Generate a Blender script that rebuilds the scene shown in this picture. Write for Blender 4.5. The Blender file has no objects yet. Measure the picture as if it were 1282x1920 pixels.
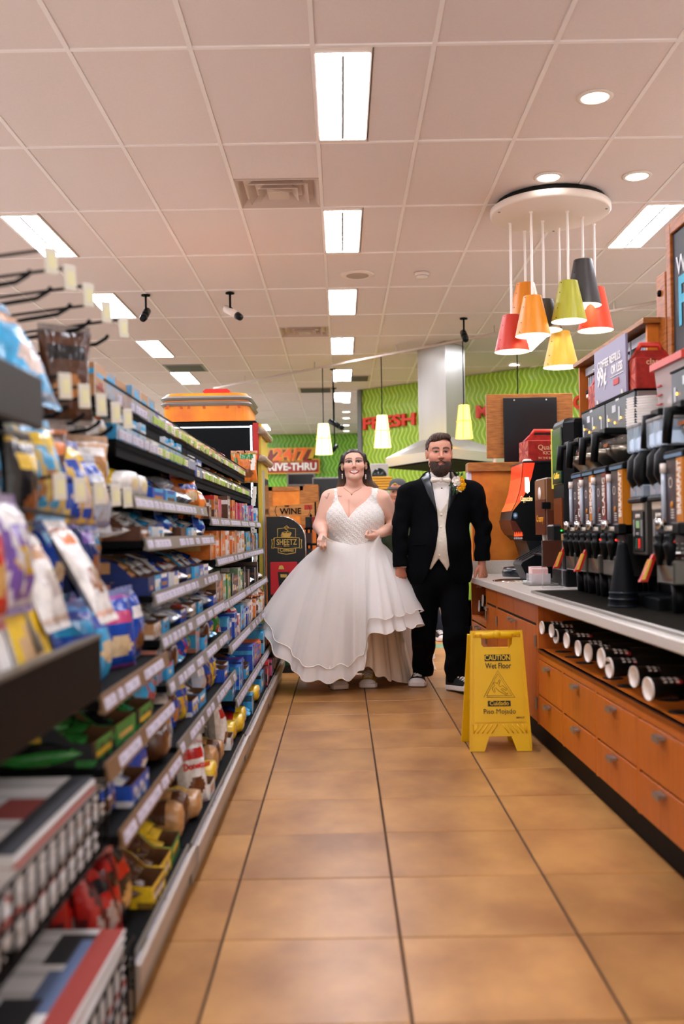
import bpy, math, random
import numpy as np
from mathutils import Vector, Matrix
R = random.Random(7)
C = bpy.context.scene.collection
SC = bpy.context.scene
PI = math.pi
F, EYE = 1870.0, 1.13          # focal length in pixels of the 1282-wide frame, eye height in metres

# ------------------------------------------------------------------ camera
cam = bpy.data.cameras.new('camera')
cam.sensor_width = 36.0
cam.lens = F * 36.0 / 1920.0
cam.shift_y = 36.0 / 1920.0
cam.clip_end = 100
cam.dof.use_dof = True
cam.dof.focus_distance = 6.9
cam.dof.aperture_fstop = 1.9
camo = bpy.data.objects.new('camera', cam)
C.objects.link(camo)
camo.location = (0, 0, EYE)
ROLL = 0.0165                   # the photographer held the camera a degree off level
camo.rotation_euler = (Matrix.Rotation(ROLL, 3, 'Y') @ Matrix.Rotation(PI / 2, 3, 'X')).to_euler()
SC.camera = camo
# ------------------------------------------------------------------ daylight through the glazed shop front behind the camera
w = bpy.data.worlds.new('World'); SC.world = w; w.use_nodes = True
w.node_tree.nodes['Background'].inputs[0].default_value = (1.0, 0.93, 0.86, 1)
w.node_tree.nodes['Background'].inputs[1].default_value = 1.1
PANEL = 27.0                    # strength of the ceiling light diffusers
SC.view_settings.view_transform = 'Standard'
SC.view_settings.look = 'None'
SC.view_settings.exposure = 0.68
SC.view_settings.gamma = 1.0
SC.view_settings.use_curve_mapping = False
SC.cycles.use_denoising = True
SC.cycles.max_bounces = 10
SC.cycles.diffuse_bounces = 7
SC.cycles.caustics_reflective = False
SC.cycles.caustics_refractive = False
SC.cycles.sample_clamp_indirect = 4.0

# ------------------------------------------------------------------ helpers
def lin(h):
    if not isinstance(h, str): return tuple(h)[:3]
    h = h.lstrip('#'); o = []
    for i in (0, 2, 4):
        c = int(h[i:i+2], 16) / 255
        o.append(c / 12.92 if c <= 0.04045 else ((c + 0.055) / 1.055) ** 2.4)
    return tuple(o)

def uv(px, py): return (px - 640) - ROLL*(py - 996), (py - 996) + ROLL*(px - 640)
def at(px, py, d):
    """where a measured point of the photograph lies at depth d"""
    u, v = uv(px, py); return (u*d/F, d, EYE - v*d/F)
def pt(X, px, py):
    """... and where it lies on the plane x = X"""
    u, v = uv(px, py); d = X*F/u; return (X, d, EYE - v*d/F)

_M = {}
def M(name, col='#888888', r=0.5, m=0.0, n=None, bump=None, coat=0, alpha=1, emit=0, trans=0, attr=False, rnd=0, sss=0, stretch=None, col2=None, ior=1.45, sheen=0, transl=0):
    """a procedural material, cached by name"""
    if name in _M: return _M[name]
    mt = bpy.data.materials.new(name); mt.use_nodes = True
    nt = mt.node_tree; N = nt.nodes; L = nt.links
    b = N['Principled BSDF']
    c = lin(col)
    b.inputs['Base Color'].default_value = (*c, 1)
    b.inputs['Roughness'].default_value = r
    b.inputs['Metallic'].default_value = m
    b.inputs['IOR'].default_value = ior
    b.inputs['Coat Weight'].default_value = coat
    b.inputs['Coat Roughness'].default_value = 0.15
    b.inputs['Alpha'].default_value = alpha
    b.inputs['Transmission Weight'].default_value = trans
    if sheen: b.inputs['Sheen Weight'].default_value = sheen
    if sss:
        b.inputs['Subsurface Weight'].default_value = sss
        b.inputs['Subsurface Radius'].default_value = (0.012, 0.005, 0.003)
        b.inputs['Subsurface Scale'].default_value = 1.0
    src = None
    if attr:
        a = N.new('ShaderNodeAttribute'); a.attribute_name = 'Col'; src = a.outputs['Color']
    tc = None
    def coords():
        nonlocal tc
        if tc is None:
            t = N.new('ShaderNodeTexCoord'); mp = N.new('ShaderNodeMapping')
            if stretch: mp.inputs['Scale'].default_value = stretch
            L.new(t.outputs['Object'], mp.inputs['Vector'])
            tc = mp.outputs['Vector']
            if rnd:
                oi = N.new('ShaderNodeObjectInfo'); va = N.new('ShaderNodeVectorMath'); va.operation = 'ADD'
                sc = N.new('ShaderNodeMath'); sc.operation = 'MULTIPLY'; sc.inputs[1].default_value = 57.0
                L.new(oi.outputs['Random'], sc.inputs[0]); L.new(mp.outputs['Vector'], va.inputs[0]); L.new(sc.outputs[0], va.inputs[1])
                tc = va.outputs[0]
        return tc
    if n:
        nz = N.new('ShaderNodeTexNoise'); nz.inputs['Scale'].default_value = n[0]; nz.inputs['Detail'].default_value = 5
        L.new(coords(), nz.inputs['Vector'])
        mx = N.new('ShaderNodeMix'); mx.data_type = 'RGBA'; mx.blend_type = 'MIX'
        rp = N.new('ShaderNodeMapRange'); rp.inputs[1].default_value = 0.32; rp.inputs[2].default_value = 0.68
        L.new(nz.outputs['Fac'], rp.inputs[0])
        L.new(rp.outputs[0], mx.inputs['Factor'])
        if src is not None:
            hs = N.new('ShaderNodeHueSaturation'); hs.inputs['Value'].default_value = 1 - n[1]
            L.new(src, hs.inputs['Color']); L.new(src, mx.inputs[6]); L.new(hs.outputs[0], mx.inputs[7])
        else:
            mx.inputs[6].default_value = (*c, 1)
            c2 = lin(col2) if col2 else tuple(x * (1 - n[1]) for x in c)
            mx.inputs[7].default_value = (*c2, 1)
        src = mx.outputs[2]
    if rnd:
        oi = N.new('ShaderNodeObjectInfo'); hs = N.new('ShaderNodeHueSaturation')
        mr = N.new('ShaderNodeMapRange'); mr.inputs[3].default_value = 1 - rnd; mr.inputs[4].default_value = 1 + rnd
        L.new(oi.outputs['Random'], mr.inputs[0]); L.new(mr.outputs[0], hs.inputs['Value'])
        if src is not None: L.new(src, hs.inputs['Color'])
        else: hs.inputs['Color'].default_value = (*c, 1)
        src = hs.outputs[0]
    if src is not None: L.new(src, b.inputs['Base Color'])
    if bump:
        nb = N.new('ShaderNodeTexNoise'); nb.inputs['Scale'].default_value = bump[0]; nb.inputs['Detail'].default_value = 3
        L.new(coords(), nb.inputs['Vector'])
        bm = N.new('ShaderNodeBump'); bm.inputs['Strength'].default_value = bump[1]; bm.inputs['Distance'].default_value = 0.01
        L.new(nb.outputs['Fac'], bm.inputs['Height']); L.new(bm.outputs[0], b.inputs['Normal'])
    if emit:
        b.inputs['Emission Color'].default_value = (*c, 1); b.inputs['Emission Strength'].default_value = emit
        if attr: L.new(src, b.inputs['Emission Color'])
    if transl:
        out = N['Material Output']; t = N.new('ShaderNodeBsdfTranslucent'); ms = N.new('ShaderNodeMixShader')
        t.inputs['Color'].default_value = (*c, 1); ms.inputs[0].default_value = transl
        L.new(b.outputs[0], ms.inputs[1]); L.new(t.outputs[0], ms.inputs[2]); L.new(ms.outputs[0], out.inputs[0])
    _M[name] = mt
    return mt

class MB:
    """collects faces with a colour and a material slot; build() links them as ONE mesh object"""
    def __init__(s): s.v = []; s.f = []; s.c = []; s.m = []; s.sm = []; s.mats = []; s.mi = 0; s.col = (1, 1, 1); s.smooth = False
    def use(s, mat, col=None):
        if mat not in s.mats: s.mats.append(mat)
        s.mi = s.mats.index(mat)
        if col is not None: s.col = lin(col)
        return s
    def face(s, idx, col=None):
        s.f.append(idx); s.c.append(col or s.col); s.m.append(s.mi); s.sm.append(s.smooth)
    def vert(s, p): s.v.append(tuple(p)); return len(s.v) - 1
    def quad(s, a, b, c, d, col=None):
        s.face([s.vert(p) for p in (a, b, c, d)], col)
    def box(s, x0, x1, y0, y1, z0, z1, col=None, ch=0.0):
        col = lin(col) if col else None
        if ch <= 0:
            i = len(s.v)
            s.v += [(x0,y0,z0),(x1,y0,z0),(x1,y1,z0),(x0,y1,z0),(x0,y0,z1),(x1,y0,z1),(x1,y1,z1),(x0,y1,z1)]
            for q in ((3,2,1,0),(4,5,6,7),(0,1,5,4),(1,2,6,5),(2,3,7,6),(3,0,4,7)): s.face([i + k for k in q], col)
            return s
        def ring(x0, x1, y0, y1, z, e):
            return [(x0+e,y0,z),(x1-e,y0,z),(x1,y0+e,z),(x1,y1-e,z),(x1-e,y1,z),(x0+e,y1,z),(x0,y1-e,z),(x0,y0+e,z)]
        rs = [ring(x0+ch, x1-ch, y0+ch, y1-ch, z0, ch*.3), ring(x0, x1, y0, y1, z0+ch, ch), ring(x0, x1, y0, y1, z1-ch, ch), ring(x0+ch, x1-ch, y0+ch, y1-ch, z1, ch*.3)]
        s.loft(rs, col=col, cap=True); return s
    def loft(s, rings, col=None, cap=True, closed=True):
        i0 = len(s.v); n = len(rings[0])
        for r in rings: s.v += [tuple(p) for p in r]
        for k in range(len(rings) - 1):
            for j in range(n if closed else n - 1):
                a = i0 + k*n + j; b = i0 + k*n + (j+1) % n
                s.face([a, b, b + n, a + n], col)
        if cap and closed:
            s.face([i0 + j for j in range(n)][::-1], col)
            s.face([i0 + (len(rings)-1)*n + j for j in range(n)], col)
        return s
    def cyl(s, p0, p1, r0, r1=None, n=12, col=None, cap=True):
        r1 = r0 if r1 is None else r1; col = lin(col) if col else None
        p0 = Vector(p0); p1 = Vector(p1); d = (p1 - p0).normalized()
        u = d.orthogonal().normalized(); w_ = d.cross(u)
        rs = [[p + (u*math.cos(2*PI*j/n) + w_*math.sin(2*PI*j/n))*r for j in range(n)] for p, r in ((p0, r0), (p1, r1))]
        sm = s.smooth; s.smooth = n > 8
        s.loft(rs, col, cap); s.smooth = sm
        return s
    def tube(s, pts, r, n=6, col=None):
        pts = [Vector(p) for p in pts]; rs = []; u = None
        for i, p in enumerate(pts):
            d = (pts[min(i+1, len(pts)-1)] - pts[max(i-1, 0)]).normalized()
            u = d.orthogonal().normalized() if u is None else (u - d*u.dot(d)).normalized()
            w_ = d.cross(u); rr = r[i] if isinstance(r, (list, tuple)) else r
            rs.append([p + (u*math.cos(2*PI*j/n) + w_*math.sin(2*PI*j/n))*rr for j in range(n)])
        sm = s.smooth; s.smooth = True; s.loft(rs, lin(col) if col else None, True); s.smooth = sm
        return s
    def lathe(s, c, prof, n=20, col=None, cap=True, axis='z', sx=1, sy=1):
        rs = []
        for r, h in prof:
            ring = []
            for j in range(n):
                a = 2*PI*j/n; x, y = r*math.cos(a)*sx, r*math.sin(a)*sy
                ring.append((c[0]+x, c[1]+y, c[2]+h) if axis == 'z' else (c[0]+h, c[1]+x, c[2]+y) if axis == 'x' else (c[0]+y, c[1]+h, c[2]+x))
            rs.append(ring)
        sm = s.smooth; s.smooth = True; s.loft(rs, lin(col) if col else None, cap); s.smooth = sm
        return s
    def prism(s, poly, a, b, axis='y', col=None):
        f = {'y': lambda p, t: (p[0], t, p[1]), 'x': lambda p, t: (t, p[0], p[1]), 'z': lambda p, t: (p[0], p[1], t)}[axis]
        s.loft([[f(p, a) for p in poly], [f(p, b) for p in poly]], lin(col) if col else None, True); return s
    def grid(s, fn, nu, nv, colfn=None, wrap=False):
        i0 = len(s.v); W = nu if wrap else nu + 1
        for j in range(nv + 1):
            for i in range(W): s.v.append(tuple(fn(i / nu, j / nv)))
        for j in range(nv):
            for i in range(nu):
                a = i0 + j*W + i; b = i0 + j*W + (i+1) % W
                s.face([a, b, b + W, a + W], colfn((i+.5)/nu, (j+.5)/nv) if colfn else None)
        return s
    def mesh(s, name):
        me = bpy.data.meshes.new(name); me.from_pydata(s.v, [], s.f)
        for mt in s.mats: me.materials.append(mt)
        me.polygons.foreach_set('material_index', s.m)
        me.polygons.foreach_set('use_smooth', s.sm)
        ca = me.color_attributes.new('Col', 'FLOAT_COLOR', 'CORNER')
        arr = np.ones((len(me.loops), 4), np.float32)
        cnt = np.array([len(f) for f in s.f]); arr[:, :3] = np.repeat(np.array(s.c, np.float32).reshape(-1, 3), cnt, axis=0)
        ca.data.foreach_set('color', arr.ravel())
        me.update(); return me
    def build(s, name, parent=None, loc=(0,0,0), rot=(0,0,0)):
        return link(name, s.mesh(name), parent, loc, rot)

def link(name, me, parent=None, loc=(0,0,0), rot=(0,0,0)):
    o = bpy.data.objects.new(name, me); C.objects.link(o)
    o.location = loc; o.rotation_euler = rot
    if parent is not None: o.parent = parent
    return o
def tag(o, label, cat, group=None, kind=None):
    o['label'] = label; o['category'] = cat
    if group: o['group'] = group
    if kind: o['kind'] = kind
    return o
def thing(name, label, cat, loc=(0,0,0), rz=0, group=None, rot=None):
    o = bpy.data.objects.new(name, None); C.objects.link(o)
    o.empty_display_size = .05
    o.location = loc; o.rotation_euler = rot or (0, 0, rz)
    return tag(o, label, cat, group)
def struct(o): o['kind'] = 'structure'; return o
def copy_tree(o, parent=None):
    c = o.copy(); C.objects.link(c)
    if parent is not None: c.parent = parent
    for ch in KIDS.get(o.name, []): copy_tree(ch, c)
    return c
KIDS = {}
def kids(root):
    """remember the children of a thing so that it can be copied without scanning the scene"""
    for o in C.objects:
        if o.parent is not None: KIDS.setdefault(o.parent.name, [])
    KIDS[root.name] = [o for o in C.objects if o.parent == root]
    for k in KIDS[root.name]: KIDS[k.name] = [o for o in C.objects if o.parent == k]
ORD = 'first second third fourth fifth sixth seventh eighth ninth tenth eleventh twelfth thirteenth fourteenth fifteenth sixteenth seventeenth eighteenth nineteenth twentieth twenty-first twenty-second twenty-third twenty-fourth twenty-fifth twenty-sixth twenty-seventh twenty-eighth twenty-ninth thirtieth'.split()

_T = {}
def text_mesh(body, mat, extrude=0.001, bold=0.0, align='CENTER', squeeze=1.0):
    k = (body, mat.name, extrude, bold, align, squeeze)
    if k in _T: return _T[k]
    cu = bpy.data.curves.new('lettering', 'FONT'); cu.body = body; cu.align_x = align; cu.align_y = 'CENTER'
    cu.extrude = extrude; cu.offset = bold; cu.resolution_u = 3; cu.size = 1.0; cu.space_line = .8
    ob = bpy.data.objects.new('lettering', cu)
    me = bpy.data.meshes.new_from_object(ob)
    bpy.data.objects.remove(ob)
    n = len(me.vertices); co = np.empty(n*3, np.float32)
    me.vertices.foreach_get('co', co); co = co.reshape(-1, 3); co[:, 0] *= squeeze; me.vertices.foreach_set('co', co.ravel())
    me.materials.clear(); me.materials.append(mat); me.update()
    _T[k] = me
    return me
# text lies in its local XY plane; these rotations make it readable from the named side
FACE_CAM = (PI/2, 0, 0)            # read looking along +Y
FACE_NX = (PI/2, 0, -PI/2)         # on a surface whose normal is -X
FACE_PX = (PI/2, 0, PI/2)          # on a surface whose normal is +X
def text(body, size, loc, rot, mat, parent=None, extrude=.001, bold=0.0, align='CENTER', squeeze=1.0, name='lettering'):
    o = link(name, text_mesh(body, mat, extrude / size, bold, align, squeeze), parent, loc, rot)
    o.scale = (size, size, size)
    return o

# ------------------------------------------------------------------ implicit surfaces: smooth unions meshed with surface nets
def axis(*iv):
    out = []
    for lo, hi, st in iv:
        n = max(1, int(round((hi - lo) / st)))
        out += list(np.linspace(lo, hi, n, endpoint=False))
    out.append(iv[-1][1]); return np.array(out, np.float32)
class Field:
    def __init__(s, xs, ys, zs):
        s.ax = (np.asarray(xs, np.float32), np.asarray(ys, np.float32), np.asarray(zs, np.float32))
        s.f = np.full(tuple(len(a) for a in s.ax), 1.0, np.float32)
        s.A = np.eye(3); s.o = np.zeros(3)          # local frame: world = o + A @ local
    def frame(s, o=(0,0,0), A=None): s.o = np.array(o, float); s.A = np.eye(3) if A is None else np.array(A, float); return s
    def _w(s, p): return s.o + s.A @ np.array(p, float)
    def _box(s, lo, hi):
        sl = []
        for a, l, h in zip(s.ax, lo, hi):
            sl.append(slice(int(np.searchsorted(a, l)), int(np.searchsorted(a, h, 'right'))))
        sl = tuple(sl)
        X = s.ax[0][sl[0]][:, None, None]; Y = s.ax[1][sl[1]][None, :, None]; Z = s.ax[2][sl[2]][None, None, :]
        return sl, X, Y, Z
    def _put(s, sl, d, k, mode):
        f = s.f[sl]
        if f.size == 0: return
        if mode == 'add':
            if k <= 0: s.f[sl] = np.minimum(f, d); return
            h = np.clip(.5 + .5*(f - d)/k, 0, 1); s.f[sl] = f*(1-h) + d*h - k*h*(1-h)
        else:
            d = -d
            if k <= 0: s.f[sl] = np.maximum(f, d); return
            h = np.clip(.5 - .5*(f - d)/k, 0, 1); s.f[sl] = f*(1-h) + d*h + k*h*(1-h)
    def cap(s, a, b, ra, rb=None, k=.02, mode='add'):
        rb = ra if rb is None else rb
        a, b = s._w(a), s._w(b); m = max(ra, rb) + k + .02
        sl, X, Y, Z = s._box(np.minimum(a, b) - m, np.maximum(a, b) + m)
        ab = b - a; L2 = float(ab @ ab) or 1e-9
        t = np.clip(((X-a[0])*ab[0] + (Y-a[1])*ab[1] + (Z-a[2])*ab[2]) / L2, 0, 1)
        d = np.sqrt((X-a[0]-t*ab[0])**2 + (Y-a[1]-t*ab[1])**2 + (Z-a[2]-t*ab[2])**2) - (ra + (rb-ra)*t)
        s._put(sl, d.astype(np.float32), k, mode); return s
    def ell(s, c, r, k=.02, mode='add', rot=None):
        c = s._w(c); m = max(r) + k + .02
        B = s.A if rot is None else s.A @ np.array(rot, float)
        sl, X, Y, Z = s._box(c - m, c + m)
        x, y, z = X-c[0], Y-c[1], Z-c[2]
        l = [B[0, i]*x + B[1, i]*y + B[2, i]*z for i in range(3)]
        k0 = np.sqrt((l[0]/r[0])**2 + (l[1]/r[1])**2 + (l[2]/r[2])**2)
        k1 = np.sqrt((l[0]/r[0]**2)**2 + (l[1]/r[1]**2)**2 + (l[2]/r[2]**2)**2) + 1e-6
        s._put(sl, (k0*(k0-1)/k1).astype(np.float32), k, mode); return s
    def xyz(s): return s.ax[0][:, None, None], s.ax[1][None, :, None], s.ax[2][None, None, :]
def nets(ax, f):
    xs, ys, zs = ax; nx, ny, nz = f.shape
    ins = f < 0
    acc = np.zeros((nx-1, ny-1, nz-1, 3), np.float32); cnt = np.zeros((nx-1, ny-1, nz-1), np.float32)
    edges = []
    for a in range(3):
        s0 = [slice(None)]*3; s1 = [slice(None)]*3; s0[a] = slice(0, -1); s1[a] = slice(1, None)
        i0 = ins[tuple(s0)]; cr = i0 != ins[tuple(s1)]
        I = np.argwhere(cr)
        if len(I) == 0: edges.append((I, None)); continue
        J = I.copy(); J[:, a] += 1
        f0 = f[I[:, 0], I[:, 1], I[:, 2]]; f1 = f[J[:, 0], J[:, 1], J[:, 2]]
        t = f0 / (f0 - f1)
        P = np.stack([xs[I[:, 0]], ys[I[:, 1]], zs[I[:, 2]]], 1).astype(np.float32)
        P[:, a] += t * (ax[a][J[:, a]] - ax[a][I[:, a]])
        b, c = [q for q in range(3) if q != a]
        for db in (0, -1):
            for dc in (0, -1):
                K = I.copy(); K[:, b] += db; K[:, c] += dc
                ok = (K >= 0).all(1) & (K[:, b] < f.shape[b]-1) & (K[:, c] < f.shape[c]-1)
                k = K[ok]; np.add.at(acc, (k[:, 0], k[:, 1], k[:, 2]), P[ok]); np.add.at(cnt, (k[:, 0], k[:, 1], k[:, 2]), 1)
        edges.append((I, i0[cr]))
    act = cnt > 0; idx = np.full(cnt.shape, -1, np.int64); n = int(act.sum()); idx[act] = np.arange(n)
    V = acc[act] / cnt[act][:, None]
    Q = []
    for a in range(3):
        I, inside = edges[a]
        if len(I) == 0: continue
        b, c = [(1, 2), (2, 0), (0, 1)][a]
        ok = (I[:, b] > 0) & (I[:, c] > 0) & (I[:, b] < f.shape[b]-1) & (I[:, c] < f.shape[c]-1)
        I = I[ok]; inside = inside[ok]
        def g(db, dc):
            K = I.copy(); K[:, b] += db; K[:, c] += dc; return idx[K[:, 0], K[:, 1], K[:, 2]]
        q = np.stack([g(-1, -1), g(0, -1), g(0, 0), g(-1, 0)], 1)
        q[~inside] = q[~inside][:, ::-1]
        Q.append(q)
    return V, np.concatenate(Q) if Q else np.zeros((0, 4), int)
def field_mesh(name, ax, f, mat, colfn=None, parent=None, origin=(0,0,0)):
    V, Q = nets(ax, f)
    me = bpy.data.meshes.new(name)
    me.vertices.add(len(V)); me.vertices.foreach_set('co', (V - np.array(origin, np.float32)).ravel())
    me.loops.add(len(Q)*4); me.loops.foreach_set('vertex_index', Q.ravel().astype(np.int32))
    me.polygons.add(len(Q)); me.polygons.foreach_set('loop_start', np.arange(0, len(Q)*4, 4, dtype=np.int32))
    me.polygons.foreach_set('use_smooth', np.ones(len(Q), bool))
    me.update(calc_edges=True)
    if colfn is not None:
        ca = me.color_attributes.new('Col', 'FLOAT_COLOR', 'POINT')
        arr = np.ones((len(V), 4), np.float32); arr[:, :3] = colfn(V); ca.data.foreach_set('color', arr.ravel())
    me.materials.append(mat); me.validate()
    return link(name, me, parent)
def sdpoly(X, Z, poly):
    """signed distance in the XZ plane to a polygon, negative inside"""
    P = np.array(poly, np.float32); d = np.full(np.broadcast(X, Z).shape, 1e9, np.float32); s = np.ones(d.shape, np.float32)
    n = len(P)
    for i in range(n):
        a = P[i]; b = P[i-1]; e = b - a
        wx, wz = X - a[0], Z - a[1]
        t = np.clip((wx*e[0] + wz*e[1]) / (e @ e + 1e-12), 0, 1)
        d = np.minimum(d, (wx - e[0]*t)**2 + (wz - e[1]*t)**2)
        c1 = Z >= a[1]; c2 = Z < b[1]; c3 = e[0]*wz > e[1]*wx
        fl = (c1 & c2 & c3) | (~c1 & ~c2 & ~c3)
        s = np.where(fl, -s, s)
    return s*np.sqrt(d)
# ================================================================== the room
CEIL = 3.57
FLOOR_TILE = M('floor_tile', '#C08E52', r=.34, n=(4.2, .2), col2='#98683A', bump=(30, .06), rnd=.09, stretch=(1, .7, 1))
GROUT = M('grout', '#4A3528', r=.9); FARFLOOR = M('floor_tile_far', '#DCD2C4', r=.4, n=(3, .15))
WHITE = M('white_paint', '#E8DDD4', r=.6)
CTILE = M('ceiling_tile_board', '#E6DCDA', r=.95, n=(90, .04), bump=(250, .12), rnd=.012)
CGRID = M('ceiling_grid_metal', '#F6F1F1', r=.5)
BLACK = M('black_metal', '#050608', r=.6, ior=1.2)
BLACKP = M('black_plastic', '#05080B', r=.42, ior=1.3)
STEEL = M('brushed_steel', '#AFABA4', r=.36, m=.85, n=(3, .12), stretch=(1, 1, .15))
CHROME = M('chrome', '#C8C8C8', r=.12, m=1)
RUBBER = M('black_rubber', '#15130F', r=.7)
GREYP = M('grey_plastic', '#8C8A88', r=.45)
DIFF = M('light_diffuser', '#F1F3FF', r=.6, emit=PANEL)
DOWN = M('downlight_lens', '#FFFAF4', r=.6, emit=11)
OAK = M('oak_wood', '#B0702E', r=.42, n=(6, .35), stretch=(2, 2, 14), col2='#86501E')
MAPLE = M('stained_maple', '#C4661A', r=.4, n=(7, .18), stretch=(6, 6, .7), rnd=.05, bump=(60, .03))
MAPLE2 = M('orange_laminate', '#DE8426', r=.5, n=(9, .16), col2='#C66C1A')
QUARTZ = M('white_quartz', '#D9D2C8', r=.3, n=(160, .18))

floor = struct(MB().use(FARFLOOR).box(-7, -1.3, -3, 26, -.1, 0).box(1.3, 6, -3, 26, -.1, 0).box(-1.3, 1.3, -3, .7, -.1, 0).use(GROUT).box(-1.3, 1.3, .7, 26, -.1, -.006).build('floor'))
TX, TY, TW, TD = .143, 2.769, .494, .4825
tm = MB().use(FLOOR_TILE).box(-TW/2+.004, TW/2-.004, -TD/2+.003, TD/2-.003, -.012, 0, ch=.0015).mesh('floor_tile')
for i in range(-4, 5):
    for k in range(-4, 14):
        x = TX + (i + .5)*TW; y = TY + (k + .5)*TD
        if x > 1.2 or x < -1.3: continue
        link('tile', tm, floor, (x, y, R.uniform(-.0006, .0004)), (0, 0, R.choice((0, PI))))
# coloured carpet bands beyond the tiles
yb = TY + 14*TD
for nme, cc, dpt in (('carpet_band', '#7E9C78', .35), ('carpet_band', '#C98E4E', .35), ('carpet_band', '#B5401F', .75), ('carpet_band', '#7E9C78', .5), ('carpet_band', '#C98E4E', .6), ('carpet_band', '#7E9C78', .9), ('carpet_band', '#C98E4E', 4.0)):
    MB().use(M('carpet' + cc, cc, r=.95, bump=(300, .4))).box(-4, 5, yb, yb + dpt, -.006, 0).build(nme, floor)
    yb += dpt

# ceiling: boards lying in a light metal grid
ceiling = struct(MB().use(WHITE).box(-7, 6, -3, 26, CEIL + .05, CEIL + .2).build('ceiling'))
GX, GP, GY, GR = -.109, .615, 5.02, 1.25
lights, vents = {}, {}
lights = {}
for k in (-4, -2, 0, 2, 4, 6, 8, 10): lights[(0, k)] = 1
for k in (-2, 0, 2, 4, 6, 8): lights[(-4, k)] = 1
for k in (-2, 0, 2, 4, 6): lights[(4, k)] = 1
for k in (-2, 0, 2, 4, 6, 8): lights[(-8, k)] = 1; lights[(8, k)] = 1  # outer rows added out of view, brightening the ceiling by bounce
for k in (10, 12, 14): lights[(-8, k)] = 1  # more lamps added at the back, hidden, for a brighter far ceiling
for k in (8, 10, 12, 14): lights[(8, k)] = 1  # likewise added out of view on the right, to lift the far ceiling
for (i, k) in ((-4, 10), (-4, 11), (-4, 12), (-3, 14)): lights[(i, k)] = 1
vents = {(-1, 1): 1, (-1, 5): 1, (-4, 7): 2, (-1, 9): 3, (0, 8): 3, (2, 7): 3}
tile_mesh = {}
def ctile(w_, d_):
    key = (round(w_, 3), round(d_, 3))
    if key not in tile_mesh: tile_mesh[key] = MB().use(CTILE).box(-w_/2, w_/2, -d_/2, d_/2, 0, .015, ch=.003).mesh('ceiling_tile')
    return tile_mesh[key]
gm = MB().use(CGRID)
for i in range(-11, 11):
    x = GX + i*GP; gm.box(x - .012, x + .012, -3, 26, CEIL, CEIL + .03)
for k in range(-6, 17):
    y = GY + k*GR
    for i in range(-11, 9):
        gm.box(GX + i*GP + .012, GX + (i+1)*GP - .012, y - .012, y + .012, CEIL, CEIL + .03)
gm.build('ceiling_grid', ceiling)['kind'] = 'stuff'
far = MB().use(CTILE)
for i in range(-11, 9):
    for k in range(-6, 17):
        x0, x1, y0, y1 = GX + i*GP + .012, GX + (i+1)*GP - .012, GY + k*GR + .012, GY + (k+1)*GR - .012
        if (i, k) in lights: x0 += .30
        v = vents.get((i, k))
        if v: y1 -= .61
        near = -1 <= k <= 9 and -6 <= i <= 4
        if near: link('ceiling_tile', ctile(x1-x0, y1-y0), ceiling, ((x0+x1)/2, (y0+y1)/2, CEIL + .006 + R.uniform(-.001, .002)))
        else: far.box(x0, x1, y0, y1, CEIL + .006, CEIL + .02)
far.build('distant_ceiling_tiles', ceiling)['kind'] = 'stuff'

# long recessed lights: white frame, two glowing diffusers, dark bar between
def light_proto():
    r = thing('ceiling_light', 'x', 'ceiling light', (0, 0, CEIL))
    fr = MB().use(WHITE)
    for a in ((0, .012, 0, 1.22), (.288, .30, 0, 1.22), (.012, .288, 0, .05), (.012, .288, 1.17, 1.22)): fr.box(*a, -.004, .05)
    fr.build('frame', r)
    for s in (0, 1): MB().use(DIFF).box(.013 + s*.142, .146 + s*.142, .05, 1.17, -.006, .02).build('diffuser', r)
    MB().use(GREYP).box(.144, .158, .07, 1.15, -.008, .022).build('centre_bar', r)
    kids(r); return r
proto = None
rows = {0: 'over the tiled aisle', -4: 'over the snack shelves', 4: 'beyond the pendant cluster', -8: 'added as fill over the next aisle', 8: 'added as fill behind the coffee wall', -3: 'far row near the green wall'}
for c in rows:
    ks = sorted(k for (i, k) in lights if i == c)
    vis = [k for k in ks if k >= 0]
    for k in ks:
        if proto is None: o = proto = light_proto()
        else: o = copy_tree(proto)
        o.location = (GX + c*GP + .003, GY + k*GR + .015, CEIL)
        n = vis.index(k) if k in vis else -1
        o['label'] = ('long ceiling light %s, %s from the camera' % (rows[c], ORD[n])) if n >= 0 else 'long ceiling light behind the camera %s, %s back' % (rows[c], ORD[[q for q in ks[::-1] if q < 0].index(k)])
        o['group'] = 'long ceiling lights'

# round downlights
for (px, py), lb in zip(((1114, 182), (1027, 332), (1193, 330), (963, 684), (1005, 689), (648, 754), (648, 772), (648, 784), (648, 797), (648, 808)),
        ('round downlight nearest the camera, above the chalkboard side', 'round downlight just in front of the pendant canopy, on its left', 'round downlight in front of the pendant canopy, on its right',
         'small downlight above the green wall, left one', 'small downlight above the green wall, right one', 'far downlight over the kitchen, nearest of five', 'far downlight over the kitchen, second of five', 'far downlight over the kitchen, third of five', 'far downlight over the kitchen, fourth of five', 'far downlight over the kitchen, farthest of five')):
    d = (CEIL - EYE)*F/-uv(px, py)[1]; x = at(px, py, d)[0]
    r = thing('downlight', lb, 'ceiling light', (x, d, CEIL), group='round downlights')
    MB().use(WHITE).lathe((0, 0, 0), [(.078, .004), (.1, .004), (.104, -.004), (.078, -.008), (.078, .004)], 24, cap=False).build('trim_ring', r)
    MB().use(DOWN).lathe((0, 0, 0), [(.001, -.002), (.079, -.002), (.079, .004), (.001, .004)], 24).build('lens', r)

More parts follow.
